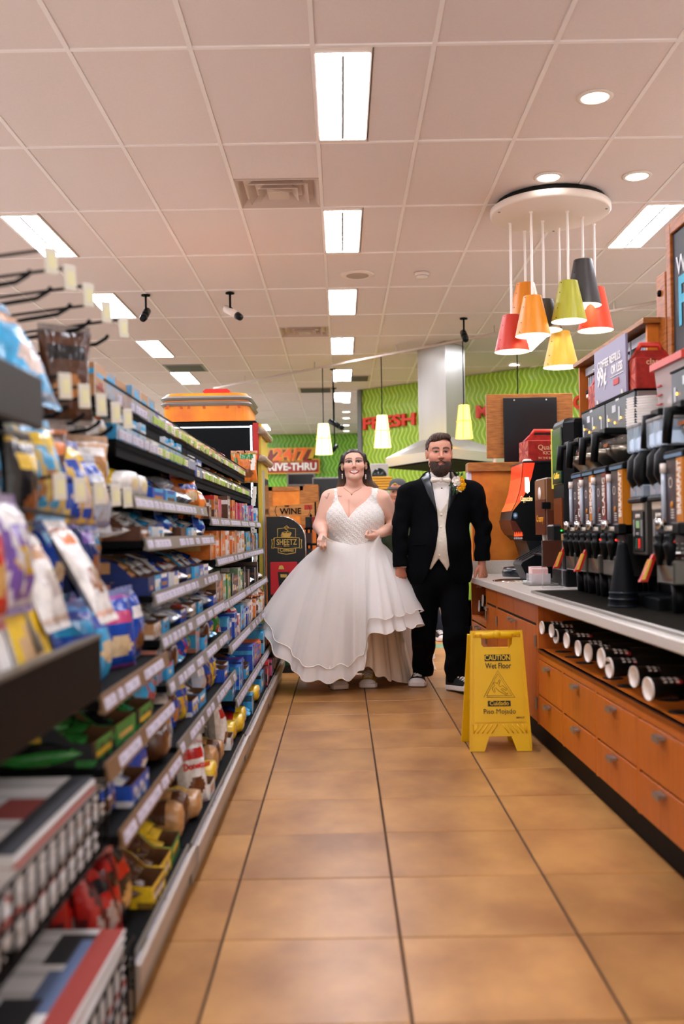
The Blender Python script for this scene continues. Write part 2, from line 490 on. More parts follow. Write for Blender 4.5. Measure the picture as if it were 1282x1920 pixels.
# air vents
VENT = M('vent_metal', '#C9B8AE', r=.4)
DARK = M('dark_void', '#050505', r=.9)
vl = {(-1, 1): 'square stepped air vent in front of the second aisle light', (-1, 5): 'square stepped air vent farther down the aisle, above the smiling woman', (-4, 7): 'dark slotted vent above the orange cooler top', (-1, 9): 'flat return grille above the left yellow pendant', (0, 8): 'flat return grille beside the steel hood chimney', (2, 7): 'flat return grille right of the steel hood chimney'}
for (i, k), kind in vents.items():
    x0, x1, y1 = GX + i*GP + .012, GX + (i+1)*GP - .012, GY + (k+1)*GR - .012; y0 = y1 - .6
    r = thing('air_vent', vl[(i, k)], 'vent', ((x0+x1)/2, (y0+y1)/2, CEIL), group='ceiling air vents'); h = (x1-x0)/2
    if kind == 1:
        MB().use(DARK).box(-h, h, -.3, .3, .1, .11).build('backing', r)
        for q, (a, z) in enumerate(((.29, 0), (.215, -.004), (.14, -.008), (.075, -.012))):
            m = MB().use(VENT)
            b = a - (.05 if q < 3 else .0749); zz = z + .055
            P = [(-a, -a), (a, -a), (a, a), (-a, a)]; Q = [(-b, -b), (b, -b), (b, b), (-b, b)]
            for j in range(4):
                n = (j+1) % 4
                m.quad((*P[j], z), (*P[n], z), (*Q[n], zz if q < 3 else z+.001), (*Q[j], zz if q < 3 else z+.001))
                m.quad((*P[j], z), (*P[n], z), (*P[n], z+.006), (*P[j], z+.006))
            m.build('vent_ring', r)
        MB().use(VENT).box(-h, h, -.3, -.29, 0, .1).box(-h, h, .29, .3, 0, .1).box(-h, -.29, -.29, .29, 0, .1).box(.29, h, -.29, .29, 0, .1).build('vent_frame', r)
    else:
        MB().use(VENT if kind == 3 else GREYP).box(-h, h, -.3, .3, -.004, .05, ch=.003).build('vent_frame', r)
        m = MB().use(M('vent_slat', '#A79A88' if kind == 3 else '#5A5652', r=.5))
        for q in range(9): m.box(-h+.04, h-.04, -.26 + q*.06, -.225 + q*.06, -.009, -.003)
        m.build('slats', r)['kind'] = 'stuff'

# ceiling speaker, smoke detector, security cameras
px, py = 669, 515; d = (CEIL-EYE)*F/-uv(px, py)[1]
r = thing('ceiling_speaker', 'round white ceiling speaker above the aisle between two long lights', 'speaker', (at(px, py, d)[0], d, CEIL))
MB().use(WHITE).lathe((0, 0, 0), [(.11, -.012), (.15, -.012), (.16, -.004), (.16, .006)], 28).build('rim', r)
MB().use(M('speaker_mesh', '#B9A698', r=.7, bump=(400, .5))).lathe((0, 0, 0), [(.001, -.018), (.1, -.016), (.112, -.01), (.112, 0)], 24).build('grille', r)
px, py = 790, 512; d = (CEIL-EYE)*F/-uv(px, py)[1]
r = thing('smoke_detector', 'small round smoke detector on the ceiling right of the speaker', 'smoke detector', (at(px, py, d)[0], d, CEIL))
MB().use(WHITE).lathe((0, 0, 0), [(.07, 0), (.07, -.02), (.06, -.025), (.055, -.045), (.001, -.052)], 24).build('housing', r)
MB().use(GREYP).lathe((0, 0, -.03), [(.058, -.003), (.0605, 0), (.058, .003)], 24, cap=False).build('sensor_slot', r)
def seccam(px, py, lb, rz, white=False, drop=.16, d=None):
    d = d or (CEIL-EYE)*F/-uv(px, py)[1]; x, _, zz = at(px, py, d); drop += max(0, CEIL - zz); zz = CEIL
    r = thing('security_camera', lb, 'security camera', (x, d, min(zz, CEIL)), rz)
    MB().use(BLACK).cyl((0, 0, 0), (0, 0, -.012), .045, n=16).cyl((0, 0, -.01), (0, 0, -drop), .011, n=8).cyl((0, 0, -drop), (0, -.03, -drop-.03), .022, n=10).build('bracket', r)
    b = MB().use(WHITE if white else BLACKP)
    b.cyl((0, .07, -drop+.01), (0, -.11, -drop-.09), .038, n=12).build('camera_body', r)
    MB().use(BLACKP).cyl((0, -.11, -drop-.09), (0, -.16, -drop-.117), .04, .034, n=12).build('lens_hood', r)
seccam(272, 553, 'black security camera hanging over the snack shelves, leftmost on the ceiling', 0)
seccam(430, 549, 'white-bodied security camera over the left end of the aisle', .8, True)
seccam(868, 597, 'black security camera on the ceiling above the steel hood', 0)
seccam(624, 765, 'far black camera near the green wall, upper one', 1.0, d=15, drop=.2)
seccam(626, 815, 'far black camera near the green wall, lower one', -.5, d=17, drop=.2)

# ------------------------------------------------------------------ walls: green panelling with wavy ridges
GREEN = M('green_wave_panel', '#6FA81E', r=.3, attr=True)
def wavy(x0, x1, z0, z1, pitch, ca, cb, name='wave_panel', parent=None, loc=(0,0,0), rz=0):
    n = int((x1-x0)/pitch)*8; nz = int((z1-z0)/.022)
    ca, cb = lin(ca), lin(cb)
    m = MB().use(GREEN); m.smooth = True
    def fn(u, v):
        x = x0 + u*(x1-x0); z = z0 + v*(z1-z0)
        ph = (x + .35*pitch*math.sin(z*2*PI/.29 + x*.5)*1.0)/pitch*2*PI
        return (x, -.012*max(0, math.cos(ph))**2, z)
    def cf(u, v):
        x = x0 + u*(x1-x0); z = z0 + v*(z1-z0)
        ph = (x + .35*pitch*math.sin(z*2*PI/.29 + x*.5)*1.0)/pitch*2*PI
        t = max(0, math.cos(ph))**3  # lighter crests: two-tone paint plus light on the ridges put into the colour
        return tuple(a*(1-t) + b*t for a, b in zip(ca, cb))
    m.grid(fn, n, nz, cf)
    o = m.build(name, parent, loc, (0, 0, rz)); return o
wl = struct(MB().use(WHITE).box(-7.1, -7, -3, 26, 0, CEIL).build('wall_left'))
wr = struct(MB().use(WHITE).box(6, 6.1, -3, 26, 0, CEIL).build('wall_right'))
wb = struct(MB().use(M('green_paint', '#5E9A1C', r=.5)).box(-7, 6, 25, 25.1, 0, CEIL).build('wall_back'))
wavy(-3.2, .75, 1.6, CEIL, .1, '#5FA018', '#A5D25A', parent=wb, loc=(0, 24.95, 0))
# angled kitchen wall
pA = at(677, 735, 17.3); pB = (4.6, 13.7, 0)
ang = math.atan2(pB[1]-pA[1], pB[0]-pA[0]); Lw = math.hypot(pB[0]-pA[0], pB[1]-pA[1])
kw = struct(MB().use(M('green_paint2', '#8DB52A', r=.5)).box(0, Lw, 0, .12, 0, CEIL).build('wall_rear_right', None, (pA[0], pA[1], 0), (0, 0, ang)))
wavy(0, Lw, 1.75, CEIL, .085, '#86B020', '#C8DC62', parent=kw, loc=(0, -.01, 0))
# white kitchen tiles below the panelling
m = MB().use(M('kitchen_tile', '#9FC98E', r=.25, rnd=.04)).box(-.098, .098, -.008, 0, -.098, .098, ch=.003).mesh('wall_tile')
for i in range(15):
    for k in range(3): link('wall_tile', m, kw, (.1 + i*.2, -.001, 1.2 + k*.2))
for nme, sx in (('trim_1', -.06),): struct(MB().use(M('grey_trim', '#6E7370', r=.5)).box(-.06, .02, -.06, .14, 0, CEIL).build(nme, None, (pA[0], pA[1], 0), (0, 0, ang)))

# red letters on the kitchen wall: FRESH MADE TO ORDER
LET = M('red_letter', '#D8391E', r=.4)
def onwall(px, py):
    """local x along the kitchen wall and z of a measured point"""
    u, v = uv(px, py); dx, dy = math.cos(ang), math.sin(ang)
    t = (pA[1]*u/F - pA[0])/(dx - dy*u/F); d = pA[1] + t*dy
    return t, EYE - v*d/F
def letters(word, px0, px1, py, hgt, lb):
    t0, z = onwall(px0, py); t1, z1 = onwall(px1, py)
    me = text_mesh(word, LET, .12, .03)
    xs = [v.co.x for v in me.vertices]; wd = max(xs) - min(xs)
    o = link('wall_lettering', me, None, (pA[0] + math.cos(ang)*(t0+t1)/2, pA[1] + math.sin(ang)*(t0+t1)/2 - .06, z), (PI/2, 0, ang))
    o.scale = ((t1-t0)/wd, hgt*1.35, hgt*1.35); tag(o, lb, 'letters', 'red letters on the green wall')
letters('FRESH', 681, 777, 797, .2, 'raised red letters FRESH on the wavy green wall left of the hood')
letters('MADE', 891, 985, 775, .2, 'raised red letters on the green wall just left of the oak board')
letters('ORDER', 1071, 1190, 758, .2, 'raised red letters on the green wall right of the oak board')
# drive-through sign on the far wall
d24 = 24.8
def far24(px, py): return at(px, py, d24)
r = thing('drive_through_sign', 'red and yellow 24/7 sign on the far green wall', 'sign', far24(545, 862))
SR = M('sign_red', '#9E2A1C', r=.4); SO = M('sign_orange', '#E0561F', r=.4); SY = M('sign_yellow', '#D9A82C', r=.4); SW = M('sign_white', '#F4EDE4', r=.4)
a = far24(545, 862)
def rel(px, py, dy=0): q = far24(px, py); return (q[0]-a[0], dy, q[2]-a[2])
x0, _, z0 = rel(480, 887); x1, _, z1 = rel(596, 862)
MB().use(SR).box(x0, x1, -.02, .1, z0, z1, ch=.01).build('lower_panel', r)
MB().use(SY).box(x0-.03, x1+.03, .0, .08, z0-.03, z1+.03).build('lower_panel_border', r)
x2, _, z2 = rel(498, 862); x3, _, z3 = rel(585, 841)
MB().use(SY).prism([(x2-.1, z1), (x3-.02, z1), (x3+.1, z3+.03), (x2+.02, z3+.03)], .0, .08).build('upper_panel_border', r)
MB().use(M('sign_maroon', '#7E2418', r=.4)).prism([(x2, z1), (x3-.14, z1), (x3-.02, z3-.02), (x2+.1, z3-.02)], -.01, .07).build('upper_panel', r)
text('24/7', .38, rel(543, 853, -.03), FACE_CAM, M('sign_bright_yellow', '#F0C040', r=.4), r, .015, .075, squeeze=1.22); text('24/7', .38, rel(543, 853, -.06), FACE_CAM, M('sign_bright_orange', '#F0661E', r=.4), r, .015, .03, squeeze=1.22)
text('INSIDE + OUT', .09, rel(545, 865, -.03), FACE_CAM, SY, r, .01, .02, squeeze=1.1)
text('DRIVE-THRU', .25, rel(541, 876, -.04), FACE_CAM, SW, r, .01, .035, squeeze=.97)
# ================================================================== kitchen hood, pendants, cooler and what stands at the back
def corner(px, py, d): return at(px, py, d)
# steel hood: chimney seen on its corner, flared skirt, rim
r = thing('kitchen_hood', 'stainless steel kitchen hood with square chimney behind the bearded man', 'range hood', (0, 0, 0))
dh = 13.2
ch = [at(782, 700, dh+.3), at(834, 700, dh-.3), at(870, 700, dh+.1)]
A_, B_, Cc = [Vector((p[0], p[1], 0)) for p in ch]; D_ = A_ + Cc - B_
cx = (A_ + Cc)/2
z0 = at(834, 822, dh)[2]
m = MB().use(STEEL); m.prism([(p.x, p.y) for p in (A_, B_, Cc, D_)], z0, CEIL, axis='z'); m.build('chimney', r)
lo = [at(722, 872, dh+.5), at(838, 872, dh-1.1), at(965, 872, dh+.3)]
a2, b2, c2 = [Vector((p[0], p[1], 0)) for p in lo]; d2 = a2 + c2 - b2
zr1, zr0 = 2.12, 2.0
m = MB().use(STEEL)
m.loft([[(p.x, p.y, zr1) for p in (a2, b2, c2, d2)], [(p.x, p.y, z0) for p in (A_, B_, Cc, D_)]]); m.build('flared_skirt', r)
m = MB().use(M('steel_rim', '#C9C2B8', r=.4, m=.8)); m.prism([(p.x, p.y) for p in (a2, b2, c2, d2)], zr0, zr1, axis='z'); m.build('rim', r)
cm = sum((a2, b2, c2, d2), Vector())/4
m = MB().use(DARK); m.prism([(cm + (p - cm)*.95)[:2] for p in (a2, b2, c2, d2)], zr0 - .02, zr0, axis='z'); m.build('underside', r)

# track with hanging yellow pendants
TRK = M('track_metal', '#B9A99C', r=.5)
pA1, pB1 = at(400, 728, 16.1), at(1282, 560, 10.2)
pA1 = (pA1[0], pA1[1], CEIL - .1); pB1 = (pB1[0], pB1[1], CEIL - .1)
tr = thing('pendant_track', 'thin white lighting track running diagonally under the ceiling', 'lighting track', (0, 0, 0))
MB().use(TRK).tube([pA1, pB1], .018, 6).build('rail', tr)
for t in (.1, .3, .5, .7, .9):
    q = [pA1[i]*(1-t) + pB1[i]*t for i in range(3)]
    MB().use(TRK).cyl((q[0], q[1], CEIL-.1), (q[0], q[1], CEIL), .008, n=6).build('hanger', tr)
SHY = M('yellow_shade', '#FFE27A', r=.6, emit=2.2)
for px, top, bot, lb, cl in ((605, 795, 852, 'leftmost of the three lit yellow pendants, above the smiling woman', '#F6F0A0'), (715, 779, 839, 'middle one of the lit yellow pendants, in front of the red letters', '#FFEFA0'), (868, 760, 822, 'rightmost lit yellow pendant, beside the hood chimney', '#FFE060')):
    # where the track passes over this column
    u, v = uv(px, top)
    t = ((u/F)*pA1[1] - pA1[0]) / ((pB1[0]-pA1[0]) - (u/F)*(pB1[1]-pA1[1])); d = pA1[1] + t*(pB1[1]-pA1[1])
    p = at(px, bot, d); zt = at(px, top, d)[2] - p[2]; p = (pA1[0]*(1-t) + pB1[0]*t, d, p[2])
    r = thing('pendant_lamp', lb, 'pendant lamp', p, group='yellow pendants on the track')
    MB().use(BLACK).cyl((0, 0, zt), (0, 0, CEIL - .085 - p[2]), .007, n=6).build('cord', r)
    rb, rt = 16.5*d/F, 10*d/F
    MB().use(M('yellow_shade' + cl, cl, r=.6, emit=1.5)).lathe((0, 0, 0), [(rb, 0), (rt, zt), (rt*.5, zt), (rt*.9, zt-.02), (rb*.95, .001)], 16, cap=False).build('shade', r)
    m = MB().use(M('shade_rib', '#D8B93A', r=.6))
    for j in range(6):
        a = 2*PI*j/6 + .3; m.tube([(rb*1.01*math.cos(a), rb*1.01*math.sin(a), 0), (rt*1.01*math.cos(a), rt*1.01*math.sin(a), zt)], .005, 4)
    m.lathe((0, 0, 0), [(rb*.76+rt*.26, zt*.5), (rb*.75+rt*.255, zt*.5+.01)], 16, cap=False)
    m.build('shade_ribs', r)
    MB().use(M('bulb', '#FFF2D0', emit=8)).lathe((0, 0, zt*.3), [(.001, -.05), (.04, -.02), (.045, .02), (.02, .07), (.001, .08)], 12).build('bulb', r)
t = .74; p = (pA1[0]*(1-t) + pB1[0]*t, pA1[1]*(1-t) + pB1[1]*t, 0)
r = thing('pendant_lamp', 'pendant cord hanging over the oak board, its lamp hidden behind it', 'pendant lamp', (p[0], p[1], 1.9), group='yellow pendants on the track')
MB().use(BLACK).cyl((0, 0, 0), (0, 0, CEIL-.085-1.9), .007, n=6).build('cord', r)
MB().use(M('yellow_shade#FFE060', '#FFE060', r=.6, emit=1.5)).lathe((0, 0, -.4), [(.11, 0), (.065, .4), (.03, .4), (.06, .38), (.1, .001)], 16, cap=False).build('shade', r)

# cluster of eight coloured shades hanging from a round canopy
dc = (CEIL - .1 - EYE)*F/-uv(1030, 404)[1]; cpos = at(1030, 404, dc)
r = thing('pendant_cluster', 'round white ceiling canopy with eight coloured cone shades on rods', 'pendant lamp', (cpos[0], cpos[1], CEIL - .1))
MB().use(WHITE).lathe((0, 0, 0), [(.001, 0), (.43, 0), (.445, .012), (.445, .05), (.43, .06), (.001, .06)], 40).build('canopy', r)
MB().use(DARK).lathe((0, 0, .06), [(.40, 0), (.40, .04), (.001, .04)], 30).build('mounting_ring', r)
m = MB().use(GREYP)
for a in (-2.9, -.35, 1.3): m.cyl((.41*math.cos(a), .41*math.sin(a), .002), (.41*math.cos(a), .41*math.sin(a), -.004), .01, n=8)
m.build('screws', r)
ROD = M('white_rod', '#EDE6E0', r=.4)
INNER = M('shade_inside', '#FFF1DE', r=.7, emit=1.0)
for rx, ry, sx, st, sb, cc, nm in ((955, 418, 963, 592, 660, '#C8331C', 'red'), (982, 433, 986, 532, 600, '#D98010', 'orange'), (994, 397, 999, 556, 630, '#E08A18', 'orange'), (1016, 414, 1036, 563, 620, '#4A4440', 'dark brown'), (1046, 428, 1052, 622, 689, '#C9A236', 'mustard'), (1062, 396, 1067, 528, 603, '#A9A832', 'olive green'), (1090, 407, 1101, 488, 574, '#3A3838', 'charcoal'), (1112, 420, 1122, 540, 620, '#DA4420', 'red orange')):
    d = (CEIL - .1 - EYE)*F/-uv(rx, ry)[1]
    if sx in (1101, 1067, 1122): d += 0
    q = at(rx, ry, d); lx, ly = q[0]-cpos[0], q[1]-cpos[1]
    sc = d/F; zt = at(rx, st, d)[2] - cpos[2]; zb = zt - (sb-st)*sc*1.0
    rb, rt = 33*sc, 17*sc
    s = MB().use(M('shade_paint' + cc, cc, r=.42, n=(4, .12), stretch=(8, 8, .4))).lathe((lx, ly, 0), [(rb, zb), (rt, zt)], 28, cap=False).lathe((lx, ly, 0), [(rt, zt), (.01, zt+.002)], 28, cap=False).build('shade', r)
    s['label'] = nm + ' cone shade'
    MB().use(INNER).lathe((lx, ly, 0), [(rt*.95, zt-.01), (rb*.985, zb+.001), (rb, zb)], 28, cap=False).build('shade_inside', s)
    m = MB().use(BLACK)
    for f_ in (.06, .3, .7, .95): m.cyl((lx-(rb+(rt-rb)*f_)*.86, ly-(rb+(rt-rb)*f_)*.52, zb+(zt-zb)*f_), (lx-(rb+(rt-rb)*f_)*.88, ly-(rb+(rt-rb)*f_)*.53, zb+(zt-zb)*f_), .004, n=6)
    m.build('rivets', s)
    MB().use(M('bulb', '#FFF2D0', emit=8)).lathe((lx, ly, zb+.1), [(.001, -.05), (.03, -.03), (.03, .02), (.012, .06), (.001, .07)], 12).build('bulb', s)
    MB().use(ROD).cyl((lx, ly, zt), (lx, ly, 0), .0095, n=8).cyl((lx, ly, 0), (lx, ly, -.012), .014, n=8).build('rod', r)

# orange partition at the end of the counter
PD = 7.66
xl = at(884, 960, PD)[0]
ztop = at(1000, 866, PD)[2]
r = thing('partition', 'orange laminate partition with an oak cap at the counter end', 'partition', (0, PD, 0))
MB().use(MAPLE2).box(xl, 2.6, 0, .1, .0, ztop-.07).build('panel', r)
MB().use(OAK).box(xl-.03, 2.62, -.03, .13, ztop-.07, ztop, ch=.004).build('cap', r)
MB().use(M('white_edge', '#CFCBE0', r=.5)).box(xl-.03, xl-.002, .0, .1, ztop-.35, ztop-.07).build('edge_strip', r)
# oak board with black screen standing on the cap
bl, bt = at(910, 747, 7.72), at(1072, 747, 7.72)
r = thing('display_board', 'oak veneer board raised on small white posts above the partition', 'board', (bl[0], 7.72, ztop))
MB().use(OAK).box(0, bt[0]-bl[0], .0, .03, at(910, 864, 7.72)[2]-ztop+.02, bl[2]-ztop+.03, ch=.003).build('panel', r)
for x in (.06, .5): MB().use(WHITE).cyl((x, .02, 0), (x, .02, .05), .014, n=8).build('post', r)
sx0, sz1 = at(942, 751, 7.7)[0], at(942, 751, 7.7)[2]; sx1 = at(1042, 751, 7.7)[0]
r = thing('black_screen', 'flat black panel standing in front of the oak board', 'screen', ((sx0+sx1)/2, 7.7, ztop))
hw = (sx1-sx0)/2
MB().use(M('black_gloss', '#0A1016', r=.25)).box(-hw, hw, -.012, .012, 0.0, sz1-ztop+.02, ch=.004).build('panel', r)
m = MB().use(CHROME)
for x in (-.6, .6): m.cyl((hw*x, -.012, sz1-ztop), (hw*x, -.016, sz1-ztop), .007, n=8)
m.build('screws', r)

# glass-door cooler with an orange rounded top at the end of the snack shelves
CX0, CX1, CY0, CY1 = -1.5, -.675, 8.05, 8.8
cz = at(430, 789, 8.05)[2]
NAVY = M('cooler_black', '#050A0D', r=.5, ior=1.2)
r = thing('cooler', 'black end cooler topped by an orange rounded canopy with red cap', 'cooler', ((CX0+CX1)/2, (CY0+CY1)/2, 0))
hx, hy = (CX1-CX0)/2, (CY1-CY0)/2
MB().use(NAVY).box(-hx, hx, -hy, hy, .0, cz, ch=.01).build('body', r)
MB().use(M('led_strip', '#EAF6FF', emit=2.5)).box(hx-.052, hx-.037, -hy-.006, -hy, .05, cz-.04).box(-hx+.1, hx-.05, -hy-.006, -hy, cz-.055, cz-.045).build('light_strip', r)
MB().use(M('cooler_red', '#B01818', r=.4)).box(hx-.03, hx+.012, -hy-.004, -hy+.05, cz-.32, cz-.02).build('corner_panel', r)
YEL = M('cooler_yellow', '#D2B43A', r=.4)
MB().use(YEL).box(hx, hx+.03, -hy+.05, hy, .06, cz-.02).build('side_frame', r)
MB().use(M('cooler_glass', '#0D1B24', r=.08, coat=.5)).box(hx+.03, hx+.036, -hy+.18, hy-.05, .2, cz-.45).build('door_glass', r)
MB().use(STEEL).box(hx+.03, hx+.045, -hy+.12, -hy+.18, .15, cz-.4).build('door_frame', r)
for q, z in enumerate((cz-.08, cz-.3)):
    MB().use(M('bumper', '#8E7A66', r=.35)).tube([(hx+.02, -hy-.01, z), (hx+.045, -hy+.02, z-.01), (hx+.05, hy, z-.01)], .03, 8).build('bumper_rail', r)
# rounded canopy
ORG = M('canopy_orange', '#F0A01E', r=.35, n=(1.6, .3), col2='#E2701A', stretch=(2, 2, 2))
xl_, xr_ = at(300, 770, 8.1)[0] - r.location.x, at(470, 770, 8.1)[0] - r.location.x
zc0, zc1 = cz, at(400, 738, 8.1)[2]
def rrect(x0, x1, y0, y1, z, e, n=5):
    pts = []
    for cx_, cy_, a0 in ((x1-e, y1-e, 0), (x0+e, y1-e, PI/2), (x0+e, y0+e, PI), (x1-e, y0+e, 1.5*PI)):
        for k in range(n+1):
            a = a0 + PI/2*k/n; pts.append((cx_ + e*math.cos(a), cy_ + e*math.sin(a), z))
    return pts
m = MB().use(ORG)
m.loft([rrect(xl_+.02+i[0], xr_-.02-i[0], -hy+i[0], hy-i[0], zc0 + (zc1-zc0)*i[1], .1) for i in ((.0, 0), (0, .5), (0, .9), (.02, 1.0), (.06, 1.02))]); m.build('canopy', r)
for f_ in (.62, .82):
    m = MB().use(M('grey_rail', '#85827C', r=.35))
    z = zc0 + (zc1-zc0)*f_
    m.loft([rrect(xl_+.01, xr_-.01, -hy-.01, hy+.01, z-.017, .11), rrect(xl_-.006, xr_+.006, -hy-.03, hy+.03, z, .12), rrect(xl_+.01, xr_-.01, -hy-.01, hy+.01, z+.017, .11)]); m.build('canopy_rail', r)
SWL = M('canopy_swirl', '#C9560C', r=.4)
zm = zc0 + .1
for cx_, rad in ((xl_+.12, .07), (xl_+.3, .075), (xr_-.14, .06)):
    m = MB().use(SWL)
    for q in range(14):
        a0, a1 = PI*q/14, PI*(q+1)/14
        P = [(cx_ + rr*math.cos(a), -hy-.006, zm + rr*math.sin(a)*.8) for rr, a in ((rad, a0), (rad, a1), (rad-.022, a1), (rad-.022, a0))]
        if all(zc0+.01 < p[2] < zc0+(zc1-zc0)*.6 for p in P): m.quad(*P)
    if m.f: m.build('painted_swirl', r)
m = MB().use(M('canopy_red', '#C8261A', r=.4)); xm = (at(403, 735, 8.1)[0] - r.location.x)
m.loft([[(xm + a*s, -hy+.1 + b, z) for a, b in ((-.11, 0), (.11, 0), (.11, .3), (-.11, .3))] for s, z in ((.9, zc1), (1, zc1+.03), (.8, zc1+.045))]); m.build('cap', r)

# clip hooks with little tags on the cooler's black end
for q, (px, py, n) in enumerate(((470, 848, 4), (478, 915, 4), (470, 988, 3), (478, 1038, 3))):
    for k in range(n):
        p = at(px + k*8, py + k*7, 7.9 - .04*k); p = (min(p[0], -.70), p[1], p[2])
        h = thing('peg_hook', 'wire peg hook with white price flag, %s of %s row on the cooler end' % (ORD[k], ('top', 'second', 'third', 'lowest')[q]), 'hook', (p[0], 8.05, p[2]), group='flagged hooks on the cooler end')
        MB().use(BLACK).tube([(0, 0, 0), (0, p[1]-8.05, 0), (0, p[1]-8.08, .012)], .003, 5).build('wire', h)
        MB().use(M('price_tag', '#EDE9DC', r=.5)).box(-.004, .028, p[1]-8.056, p[1]-8.05, -.05, .012).build('price_flag', h)

# coffee sign standing on the floor behind the bride
SD = 8.0
def sp(px, py): q = at(px, py, SD); return (q[0], q[2])
r = thing('sign_stand', 'tall black rounded sign stand with gold coffee crest and coloured panels', 'sign', (sp(536, 1250)[0], SD, 0))
bx = r.location.x
def sq(px, py): q = sp(px, py); return (q[0]-bx, q[1])
x0, zt = sq(498, 969); x1 = sq(571, 1050)[0]
poly = [(x0, 0), (x1, 0), (x1, sq(571, 1040)[1])]
for k in range(9):
    a = PI/2*k/8; poly.append((x1-.2 + .2*math.cos(a), zt-.19 + .19*math.sin(a)))
poly.append((x0, zt))
SB = M('sign_black', '#0A0C0B', r=.35)
MB().use(SB).prism(poly, 0, .3).build('body', r)
m = MB().use(CHROME); arc = [(p[0]+.004, -.004, p[1]) for p in poly[2:12]]; m.tube(arc, .006, 5); m.build('edge_trim', r)
GOLD = M('gold_print', '#C2A04A', r=.4)
def pline(pts, wd=.006, y=-.006):
    m = MB().use(GOLD)
    P = [sq(*p) for p in pts]; m.tube([(p[0], y, p[1]) for p in P], wd/2, 4); return m
Z7 = lambda x, y: (490 + x/5.82, 940 + y/5.82)
lg = MB().use(GOLD)
def stroke(pts, closed=False):
    P = [sq(*Z7(*p)) for p in pts]
    if closed: P.append(P[0])
    lg.tube([(p[0], -.004, p[1]) for p in P], .0036, 4)
stroke([(170, 300), (268, 288), (366, 300), (366, 395), (170, 395)], True)
stroke([(132, 400), (268, 385), (408, 400), (408, 505), (268, 520), (132, 505)], True)
stroke([(132, 420), (106, 415), (112, 460), (106, 510), (132, 510)]); stroke([(408, 420), (434, 415), (428, 460), (434, 510), (408, 510)])
stroke([(178, 510), (178, 560), (268, 578), (366, 560), (366, 510)])
stroke([(262, 345), (285, 318), (255, 300), (245, 282), (270, 268), (290, 283), (270, 295)])
cup = [(212, 345), (325, 345), (312, 375), (290, 392), (248, 392), (225, 375)]
lg.face([lg.vert((sq(*Z7(*p))[0], -.006, sq(*Z7(*p))[1])) for p in cup[::-1]])
stroke([(218, 360), (208, 372), (218, 384), (232, 378)])
a = sq(*Z7(268, 345)); lg.tube([(a[0]+.036*math.cos(t*.5), -.006, a[1]+.009*math.sin(t*.5)) for t in range(14)], .003, 4)
lg.build('crest', r)
a = sq(*Z7(270, 447)); text('SHEETZ', .066, (a[0], -.006, a[1]), FACE_CAM, GOLD, r, .002, .014, squeeze=.72)
a = sq(*Z7(270, 488)); text('BROS.', .014, (a[0], -.006, a[1]), FACE_CAM, GOLD, r, .002, .02, squeeze=1.3)
a = sq(*Z7(270, 533)); text('Coffeez', .036, (a[0], -.006, a[1]), FACE_CAM, GOLD, r, .002, .02)
m = MB().use(M('sign_green_print', '#2E6A4A')); 
for xx in ((165, 215, '#A8483A'), (328, 380, '#2E6A4A')):
    p, q = sq(*Z7(xx[0], 494)), sq(*Z7(xx[1], 490)); MB().use(M('sign_bar' + xx[2], xx[2])).box(p[0], q[0], -.006, 0, p[1], q[1]).build('crest_bar', r)
def pan(nm, cc, a, b, ch=.01):
    p, q = sq(*a), sq(*b); return MB().use(M('sign_panel' + cc, cc, r=.45)).box(p[0], q[0], -.008, .0, q[1], p[1], ch=.003).build(nm, r)
pan('red_panel', '#B0101A', (505.5, 1054), (557, 1114)); pan('yellow_panel', '#C99A10', (506.5, 1121), (560, 1180)); pan('yellow_panel', '#C9A010', (508, 1190), (562, 1228)); pan('green_panel', '#0E5A34', (509, 1229), (561, 1247)); pan('white_panel', '#D8CDB0', (562, 1232), (572, 1243))
# the printed cup-and-face emblem on the red panel is simplified to a plain coffee-to-go cup
m = MB().use(SB); P = lambda x, y: sq(*Z7(x, y))
def fp(pts, y): 
    i = [m.vert((P(*p)[0], y, P(*p)[1])) for p in pts[::-1]]; m.face(i)
fp([(172, 770), (295, 770), (280, 945), (190, 945)], -.0095); m.build('printed_cup', r)
m = MB().use(GOLD); fp([(180, 740), (190, 705), (212, 696), (232, 705), (242, 740)], -.0095); fp([(200, 795), (275, 795), (268, 830), (206, 830)], -.0105); m.build('printed_cup_details', r)

# back counters, wine sign, monitors
r = thing('service_counter', 'orange wood service counter with framed panel behind the sign stand', 'counter', at(548, 1100, 12.0)[:1] + (12.0, 0))
bx = r.location.x
def c12(px, py, d=12.0): q = at(px, py, d); return q[0]-bx, q[2]
x0, z1 = c12(500, 913); x1 = c12(592, 913)[0]; z0 = c12(540, 985)[1]
MB().use(MAPLE).box(x0-.6, x1, .0, .6, 0, z1-.02).build('body', r)
MB().use(OAK).box(x0-.6, x0+.06, -.02, 0, z0, z1).box(x0, x1-.16, -.02, 0, z1-.05, z1).box(x1-.2, x1-.14, -.02, 0, z0, z1).build('panel_frame', r)
MB().use(MAPLE2).box(x0+.06, x1-.2, -.008, 0, z0, z1-.05).build('panel', r)
MB().use(OAK).box(x1-.14, x1+.02, -.02, .6, z0, z1+.02).build('end_post', r)
r = thing('low_counter', 'low orange wood counter running behind the couple', 'counter', (.0, 12.7, 0))
MB().use(MAPLE2).box(-1.0, 1.4, 0, .5, 0, 1.25).build('body', r)
MB().use(OAK).box(-1.02, 1.42, -.02, .52, 1.25, 1.3).build('top', r)
d9 = 10.2
def c9(px, py): q = at(px, py, d9); return q[0], q[2]
xa, za = c9(505, 950); xb, zb = c9(590, 968)
r = thing('wine_sign', 'narrow wooden plank sign reading WINE on a thin black pole', 'sign', ((xa+xb)/2, d9, 0))
hw = (xb-xa)/2; zc = (za+zb)/2
